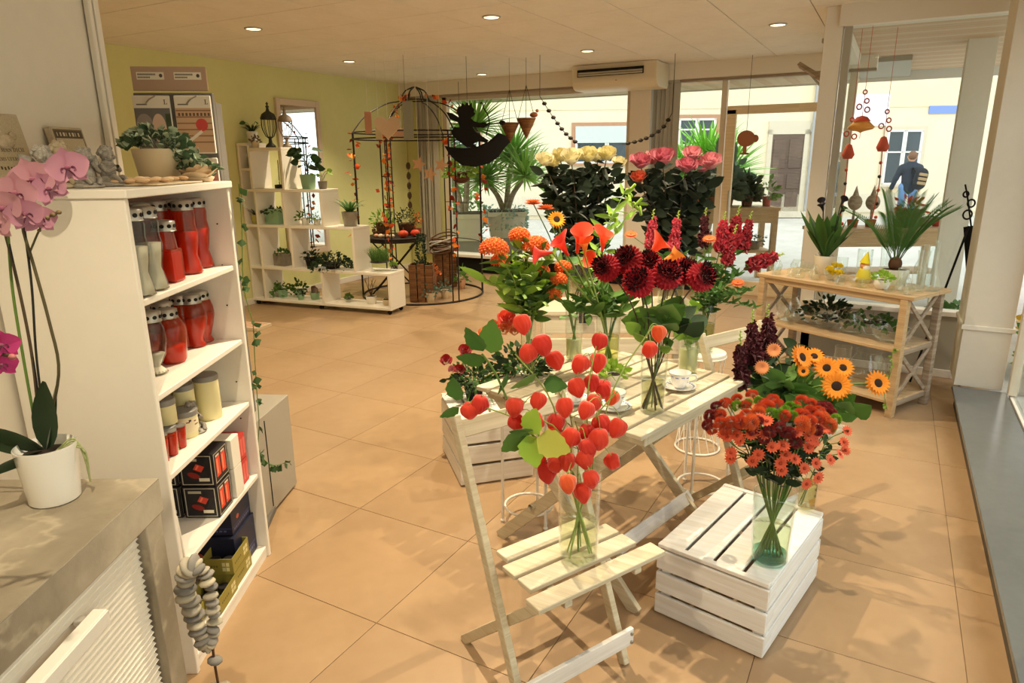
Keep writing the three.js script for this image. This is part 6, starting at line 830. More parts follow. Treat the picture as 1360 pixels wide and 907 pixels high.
// --- chrysanthemums on the white crate
{
  const vp = cPos(1021, 742), F = vp.dot(FW), vr = 0.06; vase('clear glass vase of chrysanthemums with aqua base on the crate', vp, 0.058, 0.068, 0.245, { fill: 0.5, mat2: m.aqua, glass: glassM('#f7fcfa') });
  const v2 = cPos(1070, 676), F2 = v2.dot(FW); vase('smaller clear glass vase behind the chrysanthemums', v2, 0.034, 0.037, 0.19, { fill: 0.6, water: glassM('#ece0b4', { ior: 1.2 }) });
  const Z = (x, y) => [820 + x * 0.3969, 420 + y * 0.3969];
  const heads = 'r330,300 o400,275 o450,262 g400,300 g437,293 g473,284 o495,290 o535,293 q470,325 g515,325 g545,328 g578,303 g562,315 g585,333 o620,280 o650,290 r680,300 o625,328 o655,320 q685,338 q620,357 o380,352 o410,350 o345,355 r330,330 d455,372 d500,350 r545,370 r510,385 r575,390 d600,388 d352,393 d410,415 d448,395 d555,433 d595,478 d550,516 d473,463 d665,392 d660,420 d665,492 d712,480 d672,540 r700,300 g730,345 g712,375 d380,475 o430,330 o360,290 o595,300 r640,345 d690,375 o520,275 r470,350 g600,312 d640,440'.split(' ').map((t) => { const [x, y] = t.slice(1).split(',').map(Number); return [t[0], ...Z(x, y)]; });
  for (const h of heads.slice()) if ('orq'.includes(h[0])) heads.push([h[0], h[1] + (h[1] > 1030 ? 9 : -9) + rr(-3, 3), h[2] + rr(6, 16)]); else if (h[0] === 'd') heads.push(['d', h[1] + rr(-16, 16), h[2] + rr(-14, 12)]);
  const fan = heads.slice().sort((a, b) => a[1] - b[1]), per = 4, look = { r: ['mumR', 'mum', 0.6], o: ['mumO', 'mum', 0.64], q: ['mumO2', 'mum', 0.76], g: ['mumG', 'button', 1.0], d: ['mumC', 'daisy', 1.0] };
  const groups = {}; for (const h of fan) (groups[h[0]] ??= []).push(h);
  const txt = { r: 'dark red chrysanthemum spray in the crate vase', o: 'rust orange chrysanthemum spray in the crate vase', q: 'bright orange chrysanthemum spray in the crate vase', g: 'lime green button chrysanthemum spray in the crate vase', d: 'coral daisy chrysanthemum spray in the crate vase' };
  for (const [k, list] of Object.entries(groups)) for (let i = 0; i < list.length; i += per) {
    const set = list.slice(i, i + per), depth = (x, y) => { const cx = (x - 1032) / 85, cy0 = (y - 575) / 75; return F - 0.1 + 0.08 * cx * cx + (y < 560 ? (560 - y) * 0.006 : 0.02 * cy0 * cy0); };
    const P = set.map((s) => onF(s[1], s[2], depth(s[1], s[2]))), c = P.reduce((a, b) => a.add(b), v3(0, 0, 0)).divideScalar(P.length); const node = c.clone().lerp(vp.clone().setY(c.y - 0.1), 0.35);
    cutFlower('chrysanthemum_spray', txt[k], 'flower', 'chrysanthemums on the white crate', vp, node, { r: 0.0024, sm: m.stem, rim: 0.24, vr, leaves: 7, leafK: 'oval', lm: m.leafDark, lo: 0.62, hi: 1, ls: 0.75, bow: 0.005, build: (o, h) => { for (const p0 of P) { const p = p0.clone().sub(vp); mesh('stalk', tube([h, h.clone().lerp(p, 0.5).add(v3(0, -0.008, 0)), p], 0.0016, 6, 5), m.stem, o); const d = p.clone().sub(h).normalize().add(CAM(p0).multiplyScalar(0.8)).add(v3(0, 0.5, 0)), [mt, gk, s] = look[k]; const fh = put('flower_head', FG[gk], m[mt], o, p, d, rr(0, 6), s * rr(0.92, 1.08)); if (k === 'd') put('flower_eye', FG.eye ??= clean(sp(0.006, 0, 0.002, 0, [1, 0.6, 1], 8)), m.mumEye, fh, v3(0, 0, 0)); } } });
  }
  for (const [x, y] of [[1125, 572], [1121, 587], [1123, 598], [1103, 610]]) cutFlower('chrysanthemum_spray', 'coral daisy chrysanthemum leaning out of the smaller vase', 'flower', 'coral daisies in the smaller crate vase', v2, onF(x, y, F2 - 0.05), { r: 0.0022, rim: 0.19, vr: 0.03, leaves: 6, leafK: 'oval', lm: m.leafDark, ls: 0.6, build: (o, h) => { const d = CAM(h.clone().add(v2)).add(v3(0, 0.3, 0)).addScaledVector(RT, 0.6), fh = put('flower_head', FG.daisy, m.mumC, o, h, d, 0, 1); put('flower_eye', FG.eye, m.mumEye, fh, v3(0, 0, 0)); } });
}
// --- sunflowers and dark snapdragons on the second wire stand
{
  const b = CF2.clone().addScaledVector(CW, -0.2).addScaledVector(CN, -0.03).setY(0.4595), F = b.dot(FW) - 0.06;
  { const o = thing('zinc_bucket', 'grey bucket holding the sunflowers', 'bucket', b); mesh('bucket', lathe([[0, 0], [0.06, 0], [0.08, 0.13], [0.083, 0.132], [0.077, 0.13], [0.058, 0.006], [0, 0.006]], 28), M('#8d8f86', { roughness: 0.5, metalness: 0.4 }), o); mesh('water', cy(0.073, 0.073, 0.002, 0, 0.11, 0, 20), M('#2f352a', { roughness: 0.1 }), o); }
  for (const [x, y, df, ax, ay, s, l] of [[1064, 475, 0.03, 0.9, 0.3, 1, 'turned aside'], [1081, 474, 0.08, 0.3, 0.8, 0.8, 'facing up'], [1067, 493, -0.06, 0, 0, 0.42, 'small'], [1098, 489, -0.03, 0, 0.25, 0.85, ''], [1119, 489, 0.05, 0.35, 0.4, 0.85, ''], [1111, 513, -0.1, 0.05, 0.1, 1.05, 'largest'], [1165, 509, -0.06, 0.6, 0.15, 0.95, 'leaning out']]) {
    const p = onF(x, y, F + df), lab = { 'turned aside': 'orange sunflower with its back half turned', 'facing up': 'orange sunflower facing upwards', small: 'smallest orange sunflower of the bunch', '': 'orange sunflower with dark eye in the middle of the bunch', largest: 'largest orange sunflower of the bunch', 'leaning out': 'orange sunflower leaning out towards the glass table' }[l];
    cutFlower('sunflower', lab, 'flower', 'orange sunflowers', b, p, { r: 0.0055, sm: m.stem, rim: 0.13, vr: 0.06, leaves: 5, leafK: 'broad', lm: m.leafMid, lo: 0.35, hi: 0.7, ls: 0.9, build: (o, h) => { const d = CAM(p).addScaledVector(RT, ax).add(v3(0, ay, 0)); put('blossom', FG.sun, m.sun, o, h, d, 0, s * 1.1); put('flower_eye', FG.disc ??= clean(sp(0.023, 0, 0.004, 0, [1, 0.35, 1])), m.sunDisc, o, h, d, 0, s); put('sepals', FG.sepal, m.leaf, o, h, d, 0, s * 1.3); } });
  }
  for (const [x, y, df, mt, s, l] of [[1020, 438, 0.1, m.snapDark, 1.25, 'tall blackish red snapdragon spike above the sunflowers'], [1000, 446, 0.02, m.snapDark, 1.1, 'blackish red snapdragon spike beside the tall one'], [984, 474, 0, m.snapDark, 1.0, 'low blackish red snapdragon spike by the table end']]) snapdragon(l, 'dark snapdragons in the bucket', b, onF(x, y, F + df), v3(0, 1, 0).addScaledVector(RT, -0.1), mt, { s, L: 0.22, rim: 0.13, vr: 0.06, leaves: 20, lm: m.leafDark });
  for (const [x, y, df, k] of [[1020, 505, 0, 0], [1040, 512, -0.05, 1], [990, 515, 0.02, 0], [1005, 495, -0.03, 2], [1075, 540, -0.1, 1], [1130, 548, -0.1, 1], [1142, 552, -0.04, 1], [1060, 462, 0.25, 2], [1085, 468, 0.25, 2], [1030, 540, -0.1, 0]]) cutFlower('leaf_spray', 'broad green leaf spray around the sunflowers', 'foliage', 'leaf sprays in the bucket', b, onF(x, y, F + df), { rim: 0.13, vr: 0.06, leaves: 10, leafK: k === 1 ? 'broad' : 'oval', lm: [m.leaf, m.leafMid, m.leafDark][k], lo: 0.5, hi: 1, ls: k === 1 ? 1.2 : 1.3 });
  for (const [x, y] of [[1000, 535], [1012, 488], [1028, 465]]) cutFlower('lily', 'small peach lily low in the bucket bunch', 'flower', 'peach lilies in the bucket', b, onF(x, y, F - 0.08), { rim: 0.13, vr: 0.06, build: (o, h) => put('blossom', FG.gerb, m.rosePeach, o, h, CAM(h.clone().add(b)), 0, 0.7) });
}
{ // carved rose on the bookcase corner, the same open shape in stone
  const ro = thing('stone_rose', 'beige carved stone rose on the bookcase corner', 'ornament', K(-1.075, BC.h + 0.012, 2.41), 0), sm = M('#d9c2a2', { roughness: 0.9 });
  put('petals', FG.rose, sm, ro, v3(0, 0, 0), v3(0.1, 1, 0.1), 0, [1.5, 1.05, 1.5]); mesh('base', lathe([[0, -0.011], [0.04, -0.011], [0.05, 0.004], [0.03, 0.012], [0, 0.012]], 18), sm, ro);
}
// --- small posies on the rear white crate and the wire stand
{
  const posy = (p, heads, label, R = 0.055, potM = m.black) => {
    const o = thing('flower_posy', label, 'bouquet', p, 0, 'small round posies'); mesh('pot', lathe([[0, 0], [R * 0.7, 0], [R, 0.09], [R * 0.93, 0.09], [0, 0.08]], 20), potM, o); foliage('bushy', 0.15, 0.11, 150, m.leafDark, o, 0.09); foliage('tiny', 0.12, 0.13, 160, m.leaf, o, 0.09);
    const l = []; for (let i = 0; i < 14; i++) { const a = i * 2.4; l.push(aim(LF.strap, v3(0, 0.09, 0), v3(Math.cos(a), rr(0.1, 0.7), Math.sin(a)), Math.PI / 2 - a, 0.85)); } mesh('foliage', l, m.leaf, o);
    for (const [x, y, mt, s] of heads) { const h = onF(x, y, p.dot(FW) - 0.03).sub(p); put('blossom', FG.rose, mt, o, h, CAM(h.clone().add(p)).add(v3(0, 0.7, 0)), x, s); }
  };
  posy(c2Pos(0.15, 0.3), [[592, 480, m.roseR, 0.75], [618, 468, m.roseR, 0.9], [617, 474, m.roseCoral, 0.6], [610, 492, m.roseR, 0.7], [600, 492, m.roseP2, 0.5]], 'round posy of red roses on the rear white crate');
  const p2 = S1.clone().setY(0.605); posy(p2.clone().addScaledVector(FW, 0.02).addScaledVector(RT, -0.02), [[673, 425, m.roseCoral, 0.9], [668, 438, m.rosePeach, 0.85], [655, 436, m.roseCoral, 0.7], [642, 444, m.rosePeach, 0.6], [684, 440, m.rosePeach, 0.6]], 'round posy of coral roses on the wire stand');
  const o = plant('small lime green posy in white cup beside the tea cups', tPos(0.36, 0.36), { R: 0.03, h: 0.05, kind: 'tiny', FR: 0.05, FH: 0.05, n: 70, mat: m.leafLime, name: 'flower_posy', cat: 'bouquet' });
}

// ================= TABLE OF GLASSWARE BY THE BAY WINDOW =================
const GA = onY(1207, 394, 0.77), GB = onY(1008, 363, 0.77), GX = GA.clone().sub(GB), GLn = GX.length(); GX.normalize(); const GN = v3(GX.z, 0, -GX.x), GD = 0.46;
const gP = (u, v, h = 0.7715) => GB.clone().addScaledVector(GX, u * GLn).addScaledVector(GN, v).setY(h);
{
  const o = thing('display_table', 'wooden display table with crossed end braces and glassware', 'table', GB.clone().setY(0)), q = (x, z, y) => GX.clone().multiplyScalar(x).addScaledVector(GN, z).setY(y), up = v3(0, 1, 0), L = GLn;
  for (let i = 0; i < 3; i++) mesh('top_board', board(q(-0.02, GD * (i + 0.5) / 3, 0.758), q(L + 0.03, GD * (i + 0.5) / 3, 0.758), GD / 3 - 0.002, 0.024, up), m.oak, o);
  for (const y of [0.42, 0.09]) for (let i = 0; i < 3; i++) mesh('shelf_board', board(q(0.02, 0.02 + (GD - 0.04) * (i + 0.5) / 3, y), q(L - 0.02, 0.02 + (GD - 0.04) * (i + 0.5) / 3, y), (GD - 0.04) / 3 - 0.002, 0.02, up), m.oak, o);
  for (const x of [0.025, L - 0.025]) for (const z of [0.025, GD - 0.025]) mesh('leg', bar(q(x, z, 0), q(x, z, 0.746), 0.045, 0.045, Math.atan2(-GX.z, GX.x)), z > 0.1 ? m.driftwood : m.oak, o);
  for (const x of [0.025, L - 0.025]) for (const [y0, y1] of [[0.44, 0.74], [0.11, 0.4]]) { mesh('brace', board(q(x, 0.05, y0), q(x, GD - 0.05, y1), 0.028, 0.016, GX), m.driftwood, o); mesh('brace', board(q(x, 0.05, y1), q(x, GD - 0.05, y0), 0.028, 0.014, GX), m.driftwood, o); }
  for (const x of [0.025, L - 0.025]) for (const y of [0.42, 0.09]) mesh('end_rail', board(q(x, 0.04, y - 0.012), q(x, GD - 0.04, y - 0.012), 0.034, 0.02, GX), m.driftwood, o);
  mesh('apron', board(q(0.04, 0.02, 0.728), q(L - 0.04, 0.02, 0.728), 0.036, 0.016, GN), m.oak, o);
  const gl = { bubble: [[0, 0], [0.02, 0], [0.045, 0.03], [0.05, 0.06], [0.035, 0.09], [0.032, 0.1]], cyl: [[0, 0], [0.035, 0], [0.037, 0.15], [0.035, 0.15]], bottle: [[0, 0], [0.034, 0], [0.036, 0.1], [0.03, 0.14], [0.012, 0.19], [0.011, 0.25], [0.014, 0.255]], tall: [[0, 0], [0.03, 0], [0.022, 0.02], [0.03, 0.2], [0.036, 0.26]], bowl: [[0, 0], [0.04, 0], [0.08, 0.035], [0.09, 0.07], [0.088, 0.07]], cup: [[0, 0], [0.03, 0], [0.034, 0.05], [0.033, 0.05]], carafe: [[0, 0], [0.05, 0], [0.055, 0.03], [0.04, 0.09], [0.016, 0.15], [0.015, 0.3], [0.02, 0.32]], jar: [[0, 0], [0.06, 0], [0.075, 0.04], [0.078, 0.1], [0.05, 0.15], [0.055, 0.16]] };
  const rim = glassM('#fcfefd', { ior: 1.6 }), g = (k, u, v, s, label, y, cat = 'glassware', name = 'glass_vase') => { const b = thing(name, label, cat, gP(u, v, y), 0, 'clear glassware on the display table'); b.scale.setScalar(s); const P = gl[k]; mesh('glass', lathe([...P, ...P.slice().reverse().map(([r, h]) => [Math.max(0, r - 0.003), Math.max(0.006, h - 0.0008)])], 24), rim, b); mesh('rim', torus(P[P.length - 1][0], 0.0014, 0, P[P.length - 1][1], 0, undefined, 24), rim, b); };
  const N = { bubble: 'round clear bubble vase', cup: 'small clear tealight glass', bowl: 'shallow clear glass bowl', cyl: 'straight clear glass cylinder', bottle: 'clear glass bottle with narrow neck', tall: 'tall flared clear glass vase', carafe: 'slender clear glass carafe', jar: 'wide clear glass jar' };
  const where = (u) => u < 0.22 ? 'at the street end of the display table' : u < 0.45 ? 'beside the calla pot' : u < 0.7 ? 'among the yellow ornaments' : u < 0.88 ? 'beside the palm pot' : 'at the column end of the display table';
  for (const [k, u, v, s] of [['bubble', 0.06, 0.1, 0.9], ['cup', 0.1, 0.05, 1], ['bubble', 0.16, 0.2, 1], ['cup', 0.2, 0.08, 1], ['bowl', 0.14, 0.33, 0.8], ['cup', 0.27, 0.06, 1.1], ['bubble', 0.3, 0.15, 0.85], ['cup', 0.36, 0.09, 1], ['cyl', 0.42, 0.3, 0.9], ['bubble', 0.4, 0.2, 0.8], ['cup', 0.55, 0.06, 1], ['cyl', 0.52, 0.38, 1.3], ['bowl', 0.66, 0.08, 0.7], ['tall', 0.66, 0.36, 1.0], ['cup', 0.7, 0.06, 1], ['cyl', 0.88, 0.16, 0.9], ['bottle', 0.9, 0.3, 1], ['tall', 0.96, 0.2, 0.95], ['cup', 0.86, 0.06, 1.1], ['bubble', 0.93, 0.08, 0.9], ['carafe', 0.985, 0.3, 0.95], ['tall', 0.9, 0.4, 1], ['cup', 0.97, 0.06, 0.9]]) g(k, u, v, s, N[k] + ' ' + where(u));
  for (const [k, u, v, s, l] of [['jar', 0.12, 0.2, 1.1, 'wide clear glass jar on the middle shelf, street end'], ['bowl', 0.3, 0.25, 1.4, 'large shallow glass bowl on the middle shelf'], ['jar', 0.58, 0.2, 1, 'wide clear glass jar in the middle of the middle shelf'], ['bowl', 0.84, 0.18, 1.3, 'glass bowl with sand coloured base on the middle shelf'], ['bubble', 0.22, 0.1, 1.1, 'round clear bubble vase on the middle shelf']]) g(k, u, v, s, l, 0.4315);
  for (const [k, u, l] of [['cyl', 0.55, 'tall clear cylinder on the bottom shelf'], ['jar', 0.72, 'wide clear glass jar on the bottom shelf'], ['cyl', 0.84, 'second clear cylinder on the bottom shelf']]) g(k, u, 0.2, 1.5, l, 0.1015);
  const wh = M('#efe6d2', { roughness: 0.5 });
  const c = plant('potted black calla with tall green leaves on the display table', gP(0.27, 0.34), { potM: wh, R: 0.075, h: 0.13, kind: 'upright', FR: 0.14, FH: 0.36, n: 30, mat: m.leaf, name: 'potted_calla' }); for (let i = 0; i < 4; i++) { const a = i * 1.7 + 0.5, h = v3(Math.cos(a) * 0.07, 0.42 + i * 0.015, Math.sin(a) * 0.07); mesh('flower_stem', tube([[0, 0.12, 0], h.clone().multiplyScalar(0.6), h], 0.004, 8, 6), m.leafDark, c); put('spathe', FG.calla, M('#1d1020', { roughness: 0.5 }), c, h, v3(Math.cos(a) * 0.5, 1, Math.sin(a) * 0.5), 0, 0.55); }
  const pm = plant('small palm in white pot on the display table', gP(0.74, 0.33), { potM: m.potWhite, R: 0.09, h: 0.1, kind: 'palm', FR: 0.36, FH: 0.55, n: 14, mat: m.leaf, name: 'potted_palm' }); mesh('trunk', sp(0.04, 0, 0.13, 0, [1, 1.2, 1]), m.twig, pm);
  plant('little lime sprout in white bowl on the display table', gP(0.79, 0.1), { R: 0.05, h: 0.06, pot: 'bowl', kind: 'tiny', FR: 0.055, FH: 0.06, n: 80, mat: m.leafLime });
  const yl = thing('flower_bowl', 'yellow blossoms in small glass bowl on the display table', 'flowers', gP(0.46, 0.14)); mesh('bowl', lathe([[0, 0], [0.03, 0], [0.055, 0.03], [0.05, 0.06]], 20), rim, yl); for (let i = 0; i < 7; i++) { const a = i * 2.4; put('blossom', FG.rose, i % 2 ? M('#ecd02a', { roughness: 0.7 }) : M('#e3c81c', { roughness: 0.7 }), yl, v3(Math.cos(a) * 0.03, 0.05 + (i % 3) * 0.02, Math.sin(a) * 0.03), v3(Math.cos(a) * 0.5, 1, Math.sin(a) * 0.5), a, 0.6); }
  const gn = thing('gnome_figure', 'small yellow figure with pointed hat on the display table', 'figurine', gP(0.6, 0.24), YAW); mesh('body', lathe([[0, 0], [0.045, 0], [0.048, 0.03], [0.035, 0.08], [0.028, 0.09], [0, 0.095]], 18), M('#d8c93a', { roughness: 0.6 }), gn); mesh('head', sp(0.03, 0, 0.11, 0), M('#e8a060', { roughness: 0.7 }), gn); mesh('hat', xf(new THREE.ConeGeometry(0.034, 0.08, 16), [0.004, 0.165, 0], [0, 0, -0.15]), M('#e6d21e', { roughness: 0.7 }), gn); mesh('beard', sp(0.022, 0, 0.095, 0.02, [1, 1.1, 0.6]), M('#f2ead8'), gn);
  plant('dark bushy plant in glass bowl on the middle shelf', gP(0.4, 0.22, 0.4315), { pot: 'bowl', potM: rim, R: 0.08, h: 0.08, kind: 'bushy', FR: 0.17, FH: 0.14, n: 140, mat: m.leafDark }); plant('trailing green plant in glass jar on the middle shelf', gP(0.7, 0.26, 0.4315), { pot: 'bowl', potM: rim, R: 0.08, h: 0.1, kind: 'ivy', FR: 0.15, FH: 0.12, n: 90, mat: m.leaf });
  const iv = thing('ivy_vine', 'light green ivy vine trailing down the display table leg', 'plant', gP(0.965, 0.0, 0.43)); const pts = [[0.02, 0.012, 0.01], [0.0, 0, 0.02], [0.012, -0.12, 0.03], [-0.01, -0.25, 0.035], [0.03, -0.36, 0.05]].map((a) => GX.clone().multiplyScalar(a[0]).addScaledVector(GN, -a[2]).setY(a[1])), cv = new THREE.CatmullRomCurve3(pts), lv = []; mesh('vine', tube(pts, 0.002, 24, 5), m.stem, iv); for (let i = 0; i < 46; i++) { const a = rr(0, 6.28); lv.push(aim(LF.ivy, cv.getPoint(rnd()).addScaledVector(GN, -0.006), v3(Math.cos(a), rr(-0.6, 0.3), Math.sin(a)), a, rr(0.3, 0.55))); } mesh('leaves', lv, m.leafLight, iv);
}
{ // things hanging or standing in the bay
  const mobile = (x, y, f, label, kind) => { const p = onF(x, y, f), o = thing('hanging_mobile', label, 'ornament', p, YAW), red = M('#d84a2a', { roughness: 0.8 }), org = M('#e8a04a', { roughness: 0.8 }); mesh('string', tube([[0, -0.1, 0], [0, ROOM.h - 0.14 - p.y, 0]], 0.0018, 1, 4), red, o); for (const [dx, dy, r] of [[-0.03, 0.12, 0.018], [0.02, 0.16, 0.016], [0, 0.22, 0.014], [0.03, 0.1, 0.018]]) mesh('felt_ring', torus(r, 0.005, dx, dy, 0, [0, 0, 0], 16), red, o); if (kind) { mesh('lantern_body', lathe([[0, 0.05], [0.03, 0.04], [0.09, -0.02], [0.08, -0.035], [0.02, -0.05], [0, -0.06]], 18), org, o); mesh('lantern_cap', lathe([[0, 0.06], [0.035, 0.05], [0.06, 0.02]], 18), red, o); } else { mesh('felt_bell', lathe([[0, 0.05], [0.02, 0.04], [0.045, -0.03], [0.03, -0.06], [0, -0.06]], 14), red, o); mesh('tail', tube([[0, -0.06, 0], [0.01, -0.3, 0], [-0.02, -0.62, 0]], 0.004, 10, 5), red, o); for (let i = 0; i < 5; i++) mesh('bead', sp(0.013, 0.004 * i, -0.14 - i * 0.1, 0, 1, 8), i % 2 ? m.iron : red, o); } };
  mobile(1144, 165, 5.15, 'orange hanging lantern mobile in the bay window', 1); mobile(1173, 190, 5.2, 'red felt bell mobile with long tail in the bay window', 0); mobile(1127, 200, 5.25, 'thin red felt string by the corner post', 0);
  const e = thing('metal_easel', 'black wrought metal easel leaning by the column', 'easel', [0, 0, 0]), f = 4.62, E = (x, y, df = 0) => onF(x, y, f + df), ft = (x, y) => onY(x, y, 0);
  const topE = E(1287, 300), a0 = topE.clone().setY(0.002).addScaledVector(RT, -0.24), a1 = topE.clone().setY(0.002).addScaledVector(RT, 0.05).addScaledVector(FW, -0.1); mesh('leg', tube([topE, a0], 0.008, 1, 6), m.black, e); mesh('leg', tube([E(1296, 330), a1], 0.008, 1, 6), m.black, e); mesh('plate', bar(E(1290, 300), E(1294, 372), 0.09, 0.006, 1), m.black, e); mesh('scroll', [torus(0.03, 0.006, ...E(1285, 285).toArray(), [0, YAW, 0], 18), torus(0.025, 0.006, ...E(1290, 270).toArray(), [0, YAW, 0], 18), torus(0.018, 0.006, ...E(1283, 258).toArray(), [0, YAW, 0], 18), tube([E(1282, 245), E(1285, 262), E(1288, 285), E(1290, 302)], 0.006, 12, 6)], m.black, e);
  const b = thing('metal_bird', 'rust coloured metal bird hanging in the door window', 'ornament', onF(991, 184, 7.55), YAW); b.scale.set(0.75, 1, 1); mesh('bird', [sp(0.1, 0, 0, 0, [1.3, 0.85, 0.2], 14), sp(0.05, 0.13, 0.0, 0, [1, 0.8, 0.25], 10), bx(0.05, 0.1, 0.012, -0.01, -0.11, 0), bx(0.12, 0.02, 0.012, -0.01, -0.155, 0)], m.terracotta, b); mesh('chain', tube([[0, 0.08, 0], [0, ROOM.h - b.position.y - 0.002, 0]], 0.003, 1, 4), m.iron, b);
}

// ================= STREET SIDE: PLANTERS, PLANTS, PASSER-BY =================
{
  const blade = leafG(0.62, 0.045, { n: 6, bend: 0.35, fold: 0.35, p: 0.55 });
  const rosette = (c, n, s) => Array.from({ length: n }, (_, i) => { const a = i * 2.4, e = 1.35 - 1.7 * (i / n); return aim(blade, c, v3(Math.cos(a) * Math.cos(e), Math.sin(e), Math.sin(a) * Math.cos(e)), Math.PI / 2 - a, s * rr(0.8, 1.1)); });
  const trough = (p, w, h, label, turn) => { const o = thing('stone_planter', label, 'planter', p, turn, 'stone planters on the street'); mesh('trough', [xf(new THREE.CylinderGeometry(w * 0.72, w * 0.6, h * 0.5, 4, 1), [0, h * 0.72, 0], [0, Math.PI / 4, 0]), bx(w * 1.06, 0.07, w * 1.06, 0, h - 0.035, 0)], m.concrete, o); mesh('base', bx(w * 0.8, h * 0.48, w * 0.8, 0, h * 0.24, 0), M('#8b8478', { roughness: 0.95 }), o); mesh('soil', bx(w * 0.95, 0.02, w * 0.95, 0, h + 0.002, 0), m.soil, o); return o; };
  const pA = onF(618, 330, 11.1).setY(-0.07), pB = onF(672, 330, 11.5).setY(-0.07), hP = 0.8;
  trough(pA, 0.6, hP, 'tapered stone planter with yucca outside the window', YAW); trough(pB, 0.6, hP, 'tapered stone planter with trailing grey leaves outside the window', YAW + 0.1);
  const yucca = (p, stems, label, mats) => { const o = thing('yucca', label, 'plant', p, 0, 'yuccas in front of the house'); stems.forEach(([x, y, z, n, s], i) => { mesh('trunk', tube([[x * 0.1, 0, z * 0.1], [x * 0.4, y * 0.5, z * 0.4], [x, y, z]], 0.05, 10, 7, 0.035), m.driftwood, o); mesh('fronds', rosette(v3(x, y, z), n, s), mats[i % mats.length], o); }); };
  const Y1 = [leafM('#7fb544'), leafM('#9ccc58')];
  yucca(pA.clone().setY(hP - 0.06), [[-0.35, 0.95, 0.1, 110, 1.1], [0.1, 1.3, -0.2, 110, 1.15], [-0.5, 0.5, -0.1, 110, 1.05]], 'yucca with several heads in the stone planter by the gazebo', Y1); yucca(pB.clone().setY(hP - 0.06), [[0.15, 0.85, 0, 110, 1.1], [0.45, 0.55, 0.15, 100, 1.05], [-0.25, 0.5, 0.25, 100, 1.0]], 'broad yucca in the stone planter with grey trailers', Y1);
  { const o = thing('trailing_plant', 'grey green trailing plant over the stone planter rim', 'plant', pB.clone().setY(hP - 0.05)); const l = []; for (let i = 0; i < 300; i++) { const a = rr(0, 6.28), r = 0.34; l.push(aim(LF.small, v3(Math.cos(a) * r, rr(-0.3, 0.06), Math.sin(a) * r), v3(Math.cos(a), rr(-1, 0.3), Math.sin(a)), a, 2)); } mesh('foliage', l, leafM('#9db7a6'), o); }
  yucca(K(3.25, -0.07, 11.6), [[0, 1.55, 0, 110, 1.35], [0.4, 1.35, 0.2, 100, 1.25], [-0.35, 1.4, 0.1, 100, 1.25]], 'bright green yucca clump seen through the door side window', [leafM('#86c43a'), leafM('#78b434')]);
  yucca(K(-1.7, -0.07, 12.5), [[0, 1.7, 0, 80, 1.2], [0.6, 1.3, 0, 70, 1.15], [-0.5, 1.4, 0.2, 70, 1.1], [0.3, 0.8, 0.4, 70, 1.1]], 'large yucca against the house behind the stone planters', [leafM('#b2d86a'), leafM('#94c654')]);
  { const o = thing('street_hedge', 'low bright green shrubs behind the stone planters', 'hedge', K(-2.2, -0.07, 14.2)); const l = []; for (let i = 0; i < 700; i++) { const x = rr(-0.9, 1.6), t = rnd(); l.push(aim(LF.oval, v3(0, 0, 0).addScaledVector(RT, x).addScaledVector(FW, rr(-0.3, 0.3)).setY(t * 1.05), v3(rr(-1, 1), rr(0, 1), rr(-1, 1)), rr(0, 6), 2.2)); } mesh('leaves', l, m.leafMid, o); }
  // wooden stall with potted plants outside the door
  const stall = (p, turn, w, d, h, label) => { const o = thing('market_stall', label, 'table', p, turn, 'wooden plant stalls outside'); mesh('stall_top', rb(w, 0.04, d, 0, h - 0.02, 0), m.oak, o); mesh('apron', [rb(w - 0.06, 0.16, 0.025, 0, h - 0.12, d / 2 - 0.03), rb(0.025, 0.16, d - 0.06, w / 2 - 0.03, h - 0.12, 0), rb(0.025, 0.16, d - 0.06, -w / 2 + 0.03, h - 0.12, 0)], m.oak, o); for (const x of [-1, 1]) for (const z of [-1, 1]) mesh('leg', rb(0.07, h - 0.04, 0.07, x * (w / 2 - 0.05), (h - 0.04) / 2, z * (d / 2 - 0.05)), m.oak, o); mesh('lower_shelf', rb(w - 0.08, 0.03, d - 0.08, 0, h * 0.42, 0), m.oak, o); return o; };
  const s1 = K(2.93, -0.07, 9.2), h1 = 1.0; stall(s1, YAW, 1.15, 0.55, h1, 'wooden stall with potted plants outside the shop door'); const on = (r, f, y = h1 - 0.069) => s1.clone().addScaledVector(RT, r).addScaledVector(FW, f).setY(y);
  plant('tall loose shrub in terracotta pot on the door stall', on(-0.05, 0.1), { potM: m.terracotta, R: 0.13, h: 0.2, kind: 'bushy', FR: 0.26, FH: 0.55, n: 150, mat: m.leafGrey }); plant('small tree with dark leaves on the door stall', on(0.22, 0), { potM: M('#6e4a34'), R: 0.08, h: 0.14, kind: 'bushy', FR: 0.15, FH: 0.34, n: 110, mat: m.leafDark }); plant('green plant in red pot at the stall end', on(0.46, -0.06), { potM: m.potRed, R: 0.06, h: 0.13, kind: 'bushy', FR: 0.13, FH: 0.24, n: 70, mat: m.leafMid }); plant('low plant in brown pot on the door stall', on(-0.42, -0.05), { potM: m.terracotta, R: 0.09, h: 0.14, kind: 'tiny', FR: 0.12, FH: 0.16, n: 110, mat: m.leaf }); plant('low plant in second brown pot on the door stall', on(-0.24, -0.1), { potM: M('#7a4a30'), R: 0.09, h: 0.14, kind: 'tiny', FR: 0.11, FH: 0.12, n: 90, mat: m.leafMid });
  for (const [r, l] of [[-0.25, 'grey leafed plant on the lower shelf of the door stall'], [0.1, 'small plant in tray on the lower shelf of the door stall'], [0.35, 'grey pot plant at the end of the lower stall shelf']]) plant(l, on(r, -0.05, h1 * 0.42 - 0.054), { potM: m.potGrey, R: 0.08, h: 0.1, kind: 'bushy', FR: 0.14, FH: 0.16, n: 70, mat: m.leafGrey });
